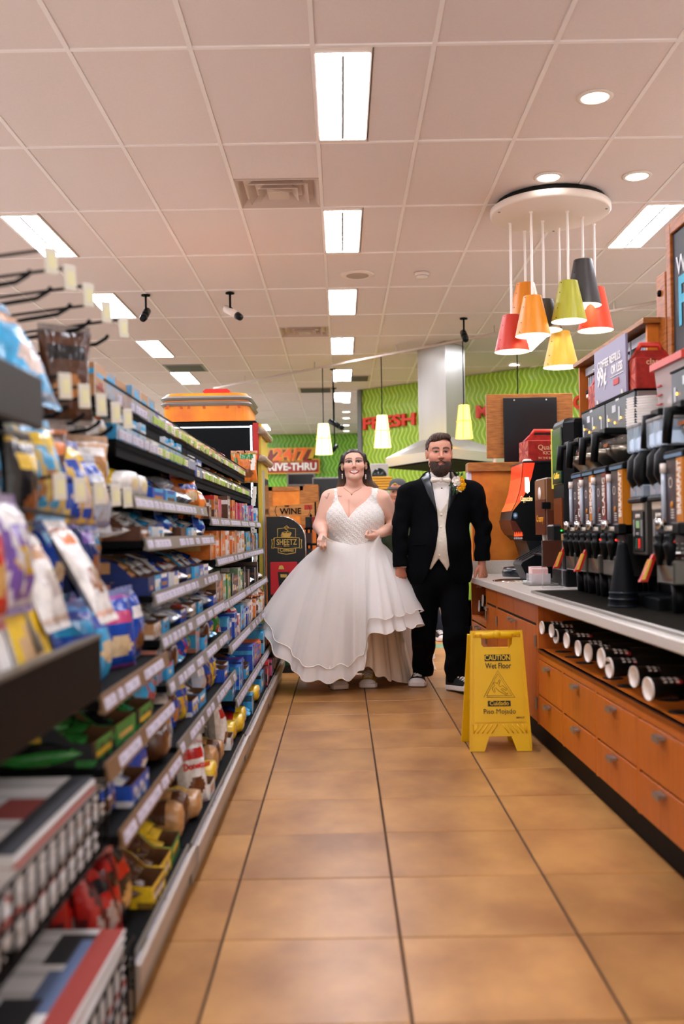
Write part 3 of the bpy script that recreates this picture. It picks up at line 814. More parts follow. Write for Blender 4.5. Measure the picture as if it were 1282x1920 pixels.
MB().use(M('plank_wood', '#C98B4A', r=.6, n=(4, .35), stretch=(1, 1, 9))).prism([(-hw, za-.0), (hw, za+.03), (hw, zb+.02), (-hw, zb-.01)], -.01, .01).build('plank', r)
MB().use(BLACK).box(hw-.006, hw+.01, -.014, .014, zb, za+.04).cyl((hw*.8, 0, 0), (hw*.8, 0, zb+.03), .012, n=8).cyl((hw*.8, 0, 0), (hw*.8, 0, .02), .12, n=20).build('pole', r)
text('WINE', .085, (-.02, -.013, zc), FACE_CAM, BLACK, r, .002, .02)
text('THE', .025, (-.06, -.013, zc+.055), FACE_CAM, BLACK, r, .002, .02)
MB().use(SR).box(hw-.11, hw-.03, -.013, -.01, za-.035, za+.012).build('red_label', r)
m = MB().use(BLACK)
for s in (-1, 1): m.tube([(s*.16+s*.02*math.sin(t), -.012, zb+.01 + (za-zb)*t/3.14) for t in (0, .8, 1.6, 2.4, 3.1)], .003, 4)
m.build('printed_curves', r)
# wire rack with small boxes behind the crest sign
r = thing('snack_rack', 'small black rack holding dark boxes beside the sign stand', 'rack', at(583, 1100, 9.4)[:1] + (9.4, 0))
MB().use(BLACK).box(-.06, .08, 0, .3, 0, .03).box(-.05, -.03, .1, .12, 0, 1.15).box(.05, .07, .1, .12, 0, 1.15).box(-.06, .08, 0, .3, .85, .87).box(-.06, .08, 0, .3, 1.0, 1.02).box(-.06, .08, 0, .3, 1.15, 1.17).build('frame', r)
for q, (x, z, cc) in enumerate(((-.05, .87, '#1A1416'), (-.05, 1.02, '#2A1012'), (.015, 1.17, '#7A1A14'), (-.05, 1.17, '#141414'))):
    tag(MB().use(M('dark_carton' + cc, cc, r=.5)).box(0, .055, .02, .2, 0, .1, ch=.004).build('carton', None, (r.location.x + x, 9.4, z)), ('near black carton on the low shelf of the rack beside the sign stand', 'dark red carton on the middle shelf of the rack beside the sign stand', 'red carton on top of the rack beside the sign stand', 'black carton on top of the rack beside the sign stand')[q], 'carton', 'cartons on the small rack')
def monitor(px0, px1, py0, py1, d, lb):
    a, b = at(px0, py0, d), at(px1, py1, d)
    zf = 1.3 if d > 12.5 else 0
    r = thing('monitor', lb, 'monitor', ((a[0]+b[0])/2, d, b[2] - .12)); hw = (b[0]-a[0])/2; h = a[2]-b[2]
    MB().use(M('monitor_bezel', '#6E6A66', r=.4)).box(-hw, hw, 0, .05, .12, .12+h, ch=.006).build('case', r)
    MB().use(M('screen_black', '#0A0F14', r=.2)).box(-hw+.02, hw-.02, -.004, 0, .15, .12+h-.02).build('screen', r)
    MB().use(BLACKP).box(-.03, .03, .02, .05, .0, .14).box(-.1, .1, -.03, .1, -.01, .01).build('stand', r)
    return r
monitor(537, 590, 906, 930, 12.9, 'wide black monitor behind the orange counter, left one').location.z = 1.6
monitor(584, 640, 900, 958, 12.75, 'tall black monitor between counter and woman, right one').location.z = 1.3
tag(MB().use(BLACKP).box(-.25, .25, 0, .3, 0, .29, ch=.01).build('register_box', None, (at(560, 930, 12.9)[0], 12.8, 1.3)), 'dark register box under the left monitor', 'cash register')
# kitchen equipment glimpsed between the two heads
def eq(px, py, d): return at(px, py, d)
a, b = at(693, 868, 12.6), at(728, 905, 12.6)
r = thing('kitchen_oven', 'pale steel oven with dark oval door between the two heads', 'oven', ((a[0]+b[0])/2, 12.75, 1.3))
hw = (b[0]-a[0])/2
MB().use(M('oven_white', '#B9B5AD', r=.35)).box(-hw, hw, 0, .4, .0, a[2]-1.3, ch=.01).build('body', r)
MB().use(M('oven_glass', '#17211F', r=.2)).lathe((0, -.002, (a[2]-1.3)*.78), [(.001, -.004), (hw*.8, -.004), (hw*.8, .0)], 20, axis='y').build('oval_door', r)
MB().use(BLACKP).box(-hw*.8, hw*.9, -.01, 0, (b[2]-1.3), (a[2]-1.3)*.6).build('dark_front', r)
for k in range(5):
    q = at(706 + 0*k, 918 - k*5, 11.4)
    tag(MB().use(M('tray_yellow', '#C9932A', r=.5)).box(-.07, .17, 0, .25, 0, .028, ch=.006).build('food_tray', None, (q[0], 11.4, q[2])), 'yellow food tray in the stack beside the capped man, %s from the bottom' % ORD[k], 'tray', 'stacked yellow trays')
q = at(706, 922, 11.4)
o = MB().use(STEEL).box(-.1, .9, 0, .4, 0, q[2]-.005).build('tray_stand', None, (q[0], 11.4, 0)); tag(o, 'steel stand under the yellow tray stack', 'stand')
# ================================================================== coffee counter on the right
RA = .021                        # the counter run is turned slightly to the aisle
def rl(X, d, z=0): return (X - RA*(d - 3), d, z)
def rp(X, px, py):
    """point of the photograph on the plane of the counter run at offset X"""
    u, v = uv(px, py); k = u/F; d = (X + 3*RA)/(k + RA); return (X - RA*(d-3), d, EYE - v*d/F)
def rthing(name, label, cat, X, d, z=0, group=None): return thing(name, label, cat, rl(X, d, z), RA, group)
ZC = .788; XF = 1.035
struct(MB().use(M('counter_wall', '#2A1D16', r=.6)).box(0, .1, 0, 5.6, 0, 1.95).build('wall_near_right', None, rl(2.12, 2.1), (0, 0, RA)))
# quartz worktop with back splash
r = rthing('countertop', 'white speckled quartz worktop running along the coffee machines', 'countertop', 1.0, 2.1)
MB().use(QUARTZ).box(0, .82, 0, 5.5, ZC-.042, ZC, ch=.004).build('slab', r)
MB().use(QUARTZ).box(.0, .82, 5.48, 5.5, ZC, ZC+.1, ch=.002).build('backsplash', r)

HANDLE = M('drawer_handle', '#9A938C', r=.35, m=.8)
EDGE = M('dark_gap', '#1C0E06', r=.9)
def pull(parent, y, z, name='handle', w=.032):
    MB().use(HANDLE).box(-.026, 0, y-w, y+w, z-.012, z+.0, ch=.002).box(-.028, -.022, y-w, y+w, z-.02, z).build(name, parent)
ys = [2.42, 2.96, 3.50, 4.03, 4.585, 5.10]
# unit with the open cup niche above two rows of drawers
r = rthing('cabinet', 'long stained maple drawer cabinet with open cup niche under the worktop', 'cabinet', XF, 2.42)
y0 = 2.42; Ln = 5.10 - y0
b = MB().use(MAPLE)
b.box(.02, .75, 0, Ln, .125, .45).box(.0, .02, 0, Ln, .466, .515).box(.0, .75, 0, Ln, .49, .515).box(.72, .75, 0, Ln, .515, .745).box(0.0, .75, Ln-.02, Ln, .45, .745).box(0.0, .75, 0, .02, .45, .745)
b.build('body', r)
MB().use(BLACK).box(.045, .6, 0, Ln, 0, .125).build('kick_plate', r)
m = MB().use(EDGE)
for y in ys[1:-1]: m.box(.004, .02, y-y0-.016, y-y0-.014, .125, .466).box(.004, .02, y-y0+.014, y-y0+.016, .125, .466)
m.box(-.001, .0, 0, Ln, .512, .515)
m.build('edge_lines', r)
MB().use(MAPLE).box(.001, .02, 0, .014, .125, .466).build('stile', r)
for y in ys[1:-1]: MB().use(MAPLE).box(.001, .02, y-y0-.014, y-y0+.014, .125, .466).build('stile', r)
for i in range(5):
    a, b_ = ys[i]-y0+.016, ys[i+1]-y0-.016
    if i == 4: b_ += .012
    for z0_, z1_, nm in ((.282, .46, 'upper'), (.128, .274, 'lower')):
        d_ = MB().use(MAPLE).box(0, .02, a, b_, z0_, z1_, ch=.002).build('drawer', r)
        pull(d_, a + (b_-a)*.52, z1_-.012)
# round holes in the niche floor
HOLE = M('hole_black', '#060504', r=.9)
m = MB().use(HOLE)
cups = [(1014, 1177), (1032, 1182.5), (1040, 1193), (1060, 1201), (1081.6, 1215.5), (1100.5, 1224), (1125, 1234), (1140, 1252), (1186, 1268.6), (1213, 1292)]
holes = [(1038, 1212), (1055, 1222), (1074, 1232), (1096, 1243), (1148, 1272), (1176, 1287), (1252, 1312), (1275, 1336)]
for px, py in holes:
    u, v = uv(px, py); d = (EYE-.515)*F/v; x = u*d/F
    q = (x - r.location.x + RA*(d-y0), d - y0); m.lathe((q[0], q[1], .5155), [(.001, .0006), (.042, .0006), (.042, -.001)], 18)
m.build('cup_holes', r)['kind'] = 'stuff'
# paper cups lying in their holders, mouths to the aisle
CUPB = M('cup_black', '#0B0B0D', r=.35); CUPW = M('cup_white', '#EFE6DF', r=.5); CUPR = M('cup_red', '#B01E26', r=.4); CUPG = M('cup_green', '#2E5A34', r=.5)
HOLD = M('holder_black', '#08080A', r=.5)
for i, (px, py) in enumerate(cups):
    p = rp(XF - .01 + .012*(i % 3), px, py); rad = (.034, .034, .0365, .0365, .0365, .041, .041, .042, .041, .0415)[i]*.94
    r = thing('paper_cup', 'black paper cup with white mouth, %s from the far end of the niche' % ORD[i], 'cup', p, group='black paper cups in the counter niche', rot=(0, math.radians(R.uniform(-2, 3)), RA + math.radians(5 + R.uniform(-2, 2))))
    ln = .15 + .012*(i > 4)
    MB().use(CUPB).lathe((0, 0, 0), [(rad*.98, .004), (rad*.95, .03), (rad*.72, ln), (rad*.7, ln), (.001, ln)], 20, axis='x', cap=False).build('cup_wall', r)
    MB().use(CUPW).lathe((0, 0, 0), [(rad*.9, .03), (rad*.94, .002), (rad*1.0, -.002), (rad*1.03, .002), (rad*1.0, .006)], 20, axis='x', cap=False).lathe((0, 0, 0), [(rad*.9, .03), (.001, .04)], 20, axis='x', cap=False).build('rolled_rim', r)
    m = MB().use(CUPW)
    for k in range(3):
        for a0 in (2.2, 2.55, 2.9):
            t0 = .045 + .022*k; rr = rad*(.95 - .23*(t0-.03)/(ln-.03)) + .0008
            P = [(t, -rr*math.sin(a0+da), -rr*math.cos(a0+da)) for t, da in ((t0, 0), (t0+.012, 0), (t0+.012, .2), (t0, .2))]
            m.quad(*P)
    m.build('printed_blocks', r)
    if i % 2 or i > 5:
        t0 = .1; rr = rad*(.95 - .23*(t0-.03)/(ln-.03)) + .0012
        m = MB().use(CUPR)
        m.face([m.vert((t0 + .014*math.cos(t), -rr*math.sin(2.3+.3*math.sin(t)), -rr*math.cos(2.3+.3*math.sin(t)))) for t in [k*PI/4 for k in range(8)]]); m.build('printed_berry', r)
    h = rthing('cup_holder', 'black cup holder tube behind the %s cup from the far end' % ORD[i], 'cup holder', XF + .1, p[1], p[2], 'cup holder tubes in the niche')
    MB().use(HOLD).lathe((0, 0, 0), [(rad*1.05, 0), (rad*1.05, .45), (.001, .45)], 14, axis='x', cap=False).build('tube', h)
    MB().use(HOLD).box(.05, .08, -.01, .01, .515 - p[2], -rad).build('bracket', h)

# door cabinets beyond it
def door_cab(d0, d1, lb, split, hinges=True):
    r = rthing('cabinet', lb, 'cabinet', XF, d0); L_ = d1-d0
    MB().use(MAPLE).box(.02, .75, 0, L_, .125, .745).build('body', r)
    MB().use(BLACK).box(.045, .6, 0, L_, 0, .125).build('kick_plate', r)
    MB().use(MAPLE).box(0, .02, .002, .028, .125, .745).build('stile', r)
    e = [.03] + [s - d0 for s in split] + [L_ - .003]
    for i in range(len(e)-1):
        a, b_ = e[i]+.003, e[i+1]-.003
        MB().use(MAPLE).box(0, .02, a, b_, .64, .742, ch=.002).build('top_panel', r)
        d_ = MB().use(MAPLE).box(0, .02, a, b_, .13, .625, ch=.002).build('door', r)
        y = a + .05 if (i == 1 or len(e) == 2 and False) else b_ - .06
        if len(e) == 3: y = (b_ - .06) if i == 0 else (a + .06)
        pull(d_, y, .615, w=.02)
        yh = (a - .001) if (len(e) == 3 and i == 0) else (b_ + .001)
        for z in (.2, .52): MB().use(HANDLE).cyl((-.006, yh, z), (-.006, yh, z+.06), .006, n=8).build('hinge', d_)
    m = MB().use(EDGE).box(.005, .021, 0, L_, .625, .64); m.build('shadow_gap', r)
    return r
door_cab(5.10, 6.27, 'double-door maple cabinet behind the yellow floor sign', [5.72])
door_cab(6.27, 6.67, 'narrow single-door maple cabinet next to the open end niche', [])
r = rthing('cabinet', 'end maple cabinet with open niche and two small doors beside the man', 'cabinet', XF, 6.67)
L_ = .68
MB().use(MAPLE).box(.02, .75, 0, L_, .125, .44).box(0, .75, 0, .02, .44, .745).box(0, .75, L_-.02, L_, .125, .745).box(.6, .75, 0, L_, .44, .745).box(0, .6, 0, L_, .47, .5).build('body', r)
MB().use(BLACK).box(.045, .6, 0, L_, 0, .125).build('kick_plate', r)
for a, b_ in ((.01, .335), (.345, .66)):
    d_ = MB().use(MAPLE).box(0, .02, a, b_, .13, .455, ch=.002).build('door', r)
    pull(d_, b_-.05 if a < .1 else a+.05, .445, w=.018)
    yh = a if a < .1 else b_
    for z in (.17, .36): MB().use(HANDLE).cyl((-.006, yh, z), (-.006, yh, z+.06), .006, n=8).build('hinge', d_)
for k in range(3):
    p = rl(XF+.02, 6.8 + .16*k, .58 + .05*(k % 2))
    o = thing('paper_cup', 'black paper cup lying in the end niche beside the man, %s from the front' % ORD[k], 'cup', p, group='cups in the end niche', rot=(0, .05, RA - .08))
    MB().use(CUPB).lathe((0, 0, 0), [(.04, 0), (.03, .15), (.001, .15)], 16, axis='x', cap=False).build('cup_wall', o)
    MB().use(CUPW).lathe((0, 0, 0), [(.036, .02), (.04, -.003), (.042, .0), (.04, .006)], 16, axis='x', cap=False).lathe((0, 0, 0), [(.036, .02), (.001, .025)], 16, axis='x', cap=False).build('rolled_rim', o)
    MB().use(HOLD).box(.05, .2, -.03, .03, .5-p[2], -.034).build('holder', o)

# ------------------------------------------------------------------ on the worktop
# drip tray
p0, p1 = rp(1.05, 992, 1107), 0
r = rthing('drip_tray', 'long black drip tray with steel rim set along the worktop', 'drip tray', 1.05, 2.5, ZC)
L_ = 2.75
MB().use(BLACKP).box(0, .42, 0, L_, 0, .006).build('pan', r)
MB().use(STEEL).box(-.012, 0, -.012, L_+.012, 0, .014, ch=.003).box(.42, .432, -.012, L_+.012, 0, .014, ch=.003).box(0, .42, -.012, 0, 0, .014).box(0, .42, L_, L_+.012, 0, .014).build('rim', r)
m = MB().use(M('tray_grid', '#34302A', r=.35, m=.6))
for k in range(70): m.box(.01, .41, .02 + k*.039, .034 + k*.039, .006, .011)
m.build('grid_bars', r)['kind'] = 'stuff'
# steel ring of the waste chute
u, v = uv(962, 1089); d = (EYE-ZC)*F/v; x = u*d/F
r = thing('waste_ring', 'polished steel waste ring let into the worktop near the corner', 'waste chute', (x, d, ZC))
MB().use(CHROME).lathe((0, 0, 0), [(.10, .002), (.115, .009), (.135, .006), (.14, 0)], 28, cap=False).build('rim', r)
MB().use(M('chute_steel', '#8F8C88', r=.25, m=1)).lathe((0, 0, 0), [(.001, .0015), (.1, .0025)], 28, cap=False).build('flap', r)

# --- cappuccino machine with curved front at the corner
d0 = 6.95
def cp(px, py, d=d0): q = at(px + 13, py, d); return q
c0 = cp(985, 1000); 
r = thing('drinks_machine', 'black curved cappuccino machine with lit red panel at the corner', 'coffee machine', (c0[0], d0, ZC))
def c2(px, py): q = cp(px, py); return (q[0]-c0[0], q[2]-ZC)
upper = [c2(*p) for p in ((1040, 866), (968, 868), (966, 895), (962, 920), (955, 942), (947, 958), (944, 975), (948, 992), (956, 1004), (966, 1014), (1040, 1014))]
MB().use(BLACKP).prism(upper, 0, .5).build('upper_body', r)
lower = [c2(*p) for p in ((1040, 1014), (972, 1014), (983, 1045), (990, 1068), (1040, 1075))]
MB().use(M('machine_black2', '#0B0F13', r=.4)).prism(lower, .0, .5).build('lower_body', r)
MB().use(M('machine_top', '#1A2026', r=.3)).prism([(c2(1042, 866)[0], upper[0][1]), (c2(966, 868)[0], upper[1][1]), (c2(966, 868)[0], upper[1][1]+.012), (c2(1042, 866)[0], upper[0][1]+.012)], -.01, .51).build('top_lid', r)
# lit front graphic follows the curved front, reaching the near side as a leaf-shaped window
gr = M('lit_graphic', '#D93A22', r=.2, emit=.9, attr=True)
m = MB().use(gr); fr = upper[1:6]
cols = [lin(c) for c in ('#C8341E', '#D8452A', '#D8452A', '#A8542A')]
for k in range(4):
    a, b = fr[k], fr[k+1]
    m.quad((a[0]-.006, .02, a[1]), (b[0]-.006, .02, b[1]), (b[0]-.006, .48, b[1]), (a[0]-.006, .48, a[1]), cols[k])
    t0, t1 = [(.075, .06, .042, .02, .0)[k], (.075, .06, .042, .02, .0)[k+1]]
    m.quad((a[0]-.005, -.004, a[1]), (b[0]-.005, -.004, b[1]), (b[0]+t1, -.004, b[1]), (a[0]+t0, -.004, a[1]), cols[k])
m.build('front_graphic', r)
a = fr[0]
m = MB().use(M('cup_print', '#F6E8D2', r=.4, emit=.8))
P = lambda x, z: (a[0] + x, -.007, a[1] + z)
m.face([m.vert(P(x, z)) for x, z in ((.002, -.10), (.002, -.2), (.02, -.215), (.035, -.2), (.036, -.14), (.03, -.1))]); m.build('printed_cup', r)
text('Cappuccino', .05, (a[0]+.012, -.008, a[1]-.25), FACE_CAM, M('cream_print', '#F6D89A', emit=.6), r, .001, .02, squeeze=.35)
MB().use(M('brown_panel', '#5A2412', r=.35)).prism([(upper[6][0]-.008, upper[6][1]), (upper[7][0]-.008, upper[7][1]), (upper[8][0]-.008, upper[8][1]), (upper[8][0]+.045, upper[8][1]), (upper[6][0]+.03, upper[6][1]-.01)], -.004, .49).build('button_panel', r)
m = MB().use(M('nozzle_lit', '#FF4A1E', emit=1.2))
for k in range(5): m.prism([(upper[7][0]+.003+.012*k, upper[8][1]-.005), (upper[7][0]+.009+.012*k, upper[8][1]+.025), (upper[7][0]+.014+.012*k, upper[8][1]-.005)], -.012, -.006)
m.build('lit_nozzles', r)
m = MB().use(M('label_grey', '#C9C6D0'))
for k in range(5): m.box(upper[7][0]+.003+.012*k, upper[7][0]+.012+.012*k, -.012, -.006, upper[8][1]-.025, upper[8][1]-.012)
m.build('price_labels', r)
q = c2(952, 967); m = MB().use(M('sticker_blue', '#4A7FB0', r=.4)).lathe((q[0], -.003, q[1]), [(.001, -.002), (.017, -.002), (.017, 0)], 14, axis='y', sx=1.3); m.use(M('sticker_white', '#D8D8DC')).lathe((q[0], -.005, q[1]), [(.001, -.001), (.010, -.001), (.01, .001)], 10, axis='y'); m.build('round_sticker', r)
MB().use(CHROME).cyl((c2(968, 0)[0]+.0, .1, c2(0, 1064)[1]), (c2(968, 0)[0], .1, c2(0, 1014)[1]), .012, n=8).build('column', r)
bc = c2(975, 1080)
MB().use(M('tray_black', '#1A2026', r=.25)).lathe((bc[0]+.02, .18, 0), [(.001, 0), (.165, 0), (.17, .03), (.155, .065), (.14, .06), (.001, .055)], 30).build('drip_base', r)
m = MB().use(GREYP)
for k in range(5): m.tube([(bc[0]-.06+.035*k, .06, .062), (bc[0]-.05+.035*k, .16, .085), (bc[0]-.03+.035*k, .26, .11)], .008, 5)
m.build('drip_ribs', r)
# red take-away carton with handle standing on top
def red_carton(loc, w, dp, h, lb, words, rz=0):
    r = thing('coffee_carton', lb, 'carton', loc, rz, 'red coffee-to-go cartons')
    RC = M('carton_red', '#B8281C', r=.5, n=(30, .25), col2='#8E1A12'); RS = M('carton_side', '#D0604A', r=.5)
    MB().use(RC).box(-w/2, w/2, -dp/2, dp/2, 0, h, ch=.004).build('box', r)
    m = MB().use(RS)
    for k in range(16):
        a0, a1 = 2*PI*k/16, 2*PI*(k+.5)/16; cy_, cz_, e = 0, h*.5, .05
        ray = lambda a, rr: (-w/2-.001, max(-dp/2+.005, min(dp/2-.005, cy_ + rr*math.cos(a))), max(.005, min(h-.005, cz_ + rr*math.sin(a))))
        m.quad(ray(a0, .03), ray(a0, .2), ray(a1, .2), ray(a1, .03))
    m.build('printed_sunburst', r)
    MB().use(RC).prism([(-w*.5, h), (w*.5, h), (w*.34, h+.045), (-w*.34, h+.045)], -dp*.12, dp*.12).build('gable', r)
    m = MB().use(M('carton_handle', '#D84030', r=.5)); m.tube([(-w*.3, 0, h+.04), (-w*.22, 0, h+.075), (w*.22, 0, h+.075), (w*.3, 0, h+.04)], .014, 6); m.build('handle', r)
    CR = M('carton_print', '#E8B890', r=.5); z = h
    for k, (t, sz, fz) in enumerate(words): text(t, sz, (.0, -dp/2-.001, h*fz), FACE_CAM, CR, r, .0008, .012)
    return r
qz = upper[1][1] + ZC + .012
pc = at(1010, 864, 7.1)
red_carton((pc[0]+.03, 7.12, qz), at(1060, 0, 7.1)[0]-at(979, 0, 7.1)[0]-.02, .2, .15, 'red carton with handle on top of the corner cappuccino machine', (('Quality', .05, .66), ('KICK', .034, .4), ('IN THE BEANS', .022, .16)), .15)
# white lid on the carton corner
o = MB().use(WHITE).lathe((0, 0, 0), [(.04, 0), (.038, .008), (.03, .01), (.028, .018), (.001, .018)], 16).build('cup_cover', None, (pc[0]-.1, 7.02, qz)); tag(o, 'white cup lid beside the red carton on the cappuccino machine', 'lid')

# --- tall black machine
p = rp(1.27, 1046, 1000); r = rthing('coffee_machine', 'tall black bean coffee machine with glossy upright screen', 'coffee machine', 1.345, 5.72, ZC)
h = at(1050, 782, 5.72)[2] - ZC
MB().use(BLACKP).loft([[(x, y, z) for x, y in ((.05+i, .0+i), (.5, 0+i), (.5, .34-i), (.05+i, .34-i), (0+i, .29), (0+i, .05))] for z, i in ((.1, 0), (h-.03, 0), (h-.008, .01), (h, .03))]).build('tower', r)
MB().use(M('screen_gloss', '#123028', r=.08, coat=1, attr=False, emit=.05)).box(-.012, .0, .06, .28, h-.38, h-.05, ch=.004).build('upper_screen', r)
MB().use(M('edge_reflection_glow', '#C8B84A', r=.3, emit=.5)).box(-.014, -.004, .282, .292, h-.4, h-.04).build('edge_reflection', r)  # yellow reflection on the glossy front, painted as a glowing strip
MB().use(M('screen_low', '#6A3212', r=.3, emit=.15)).box(-.008, .0, .08, .27, h-.64, h-.46).build('lower_screen', r)
MB().use(M('screen_low2', '#B88A5A', r=.3, emit=.15)).box(-.008, .0, .08, .27, h-.76, h-.67).build('menu_panel', r)
MB().use(M('green_led', '#3AE04A', emit=2)).box(-.01, -.006, .08, .27, h-.655, h-.647).build('green_line', r)
text('Coffee', .05, (-.014, .17, h-.33), FACE_NX, M('gold_text', '#E0B83A', emit=.3), r, .001, .02)
MB().use(M('spout', '#1A1C1E', r=.3)).box(-.06, .05, .1, .24, .26, .36, ch=.01).build('spout', r)
MB().use(BLACKP).box(-.01, .46, .0, .34, 0, .1, ch=.008).build('base', r)

# --- creamer dispenser
p0 = rp(1.22, 1006, 945); r = rthing('creamer_dispenser', 'brown-fronted creamer dispenser with steel housing and white spouts', 'dispenser', 1.325, 6.12, ZC)
zt, zb = at(1020, 895, 6.12)[2]-ZC, at(1020, 1003, 6.12)[2]-ZC
MB().use(STEEL).box(0.0, .3, 0, .32, zb, zt, ch=.006).build('housing', r)
m = MB().use(M('creamer_front', '#8A5A32', r=.4, n=(9, .15))).box(-.008, 0, .02, .3, zb+.22, zt-.01); m.use(M('creamer_low', '#5E2A14', r=.4)).box(-.008, 0, .02, .3, zb, zb+.22); m.build('front_panel', r)
m = MB().use(M('creamer_near', '#7A4A28', r=.4)).box(0, .05, -.004, 0, zb+.15, zt-.01); m.use(M('creamer_low', '#5E2A14', r=.4)).box(0, .05, -.004, 0, zb, zb+.15); m.build('side_panel', r)
text('Creamy', .06, (-.010, .16, zb+.1), FACE_NX, M('gold_text2', '#D8962A'), r, .001, .02)
m = MB().use(WHITE); m.lathe((-.009, .16, zb+.26), [(.001, -.002), (.04, -.002), (.04, 0)], 14, axis='x'); m.build('printed_cup', r)
MB().use(BLACKP).box(-.03, .02, -.01, .02, zb+.16, zb+.2).build('latch', r)
m = MB().use(M('spout_white', '#D8D4CC', r=.4))
for y in (.08, .2): m.cyl((.03, y, zb), (.03, y, zb-.09), .018, .012, n=8)
m.build('spouts', r)
MB().use(BLACKP).box(-.03, .28, .04, .28, zb-.13, zb-.115, ch=.004).box(.22, .28, .1, .22, 0, zb).box(.05, .28, .06, .26, 0, .02, ch=.004).build('stand', r)
# --- slanted lid organizer
r = rthing('lid_organizer', 'black slanted lid organizer leaning beside the cappuccino machine', 'organizer', 1.29, 6.52, ZC)
m = MB().use(BLACKP)
m.prism([(0, 0), (.06, 0), (.36, .0), (.36, .26), (.3, .30), (-.04, .12), (-.05, .1)], 0, .28); m.build('body', r)
m = MB().use(M('organizer_edge', '#2A2C2E', r=.3))
for k in (0, 1, 2): m.prism([(-.045+.0*k, .13), (.3, .31), (.3, .318), (-.045, .138)], .0 + .09*k, .012+.09*k)
m.build('dividers', r)
# --- sugar packets in a clear tray
u, v = uv(1034, 1089); d = (EYE-ZC)*F/v; x = u*d/F; d = 5.98; x = 1.175
r = thing('packet_tray', 'flat steel tray holding sweetener packets in front of the organizer', 'tray', (x, d, ZC), RA)
MB().use(STEEL).box(-.08, .1, -.09, .09, 0, .012, ch=.003).build('base', r)
MB().use(M('clear_plastic', '#E8EEF0', r=.08, alpha=.35)).box(-.06, -.055, -.07, .07, .012, .07).box(.05, .055, -.07, .07, .012, .07).box(-.06, .055, -.07, -.065, .012, .07).build('clear_box', r)
for k in range(9):
    o = MB().use(M('packet_pink' + str(k % 2), ('#E8B8B4', '#F2E6E0')[k % 2], r=.6)).box(-.05, .045, -.004, .004, 0, .085 + .006*(k % 3), ch=.001).build('sweetener_packet', None, (x, d - .055 + .0135*k, ZC+.013), (R.uniform(-.08, .08), 0, RA))
    tag(o, '%s sweetener packet standing in the tray, %s from the front' % (('pink', 'white')[k % 2], ORD[k]), 'packet', 'sweetener packets')
# clear leaflet stand with brown card
r = rthing('card_stand', 'brown card in a clear stand behind the sweetener packets', 'sign', 1.19, 5.68, ZC)
MB().use(M('card_brown', '#4A2413', r=.4)).box(0, .12, 0, .006, .12, .27).build('card', r)
MB().use(M('clear_stand_plastic', '#E8EEF0', r=.05, alpha=.14)).box(0, .006, -.004, .006, 0, .27).box(.114, .12, -.004, .006, 0, .27).box(0, .12, -.05, .05, 0, .006).build('clear_stand', r)

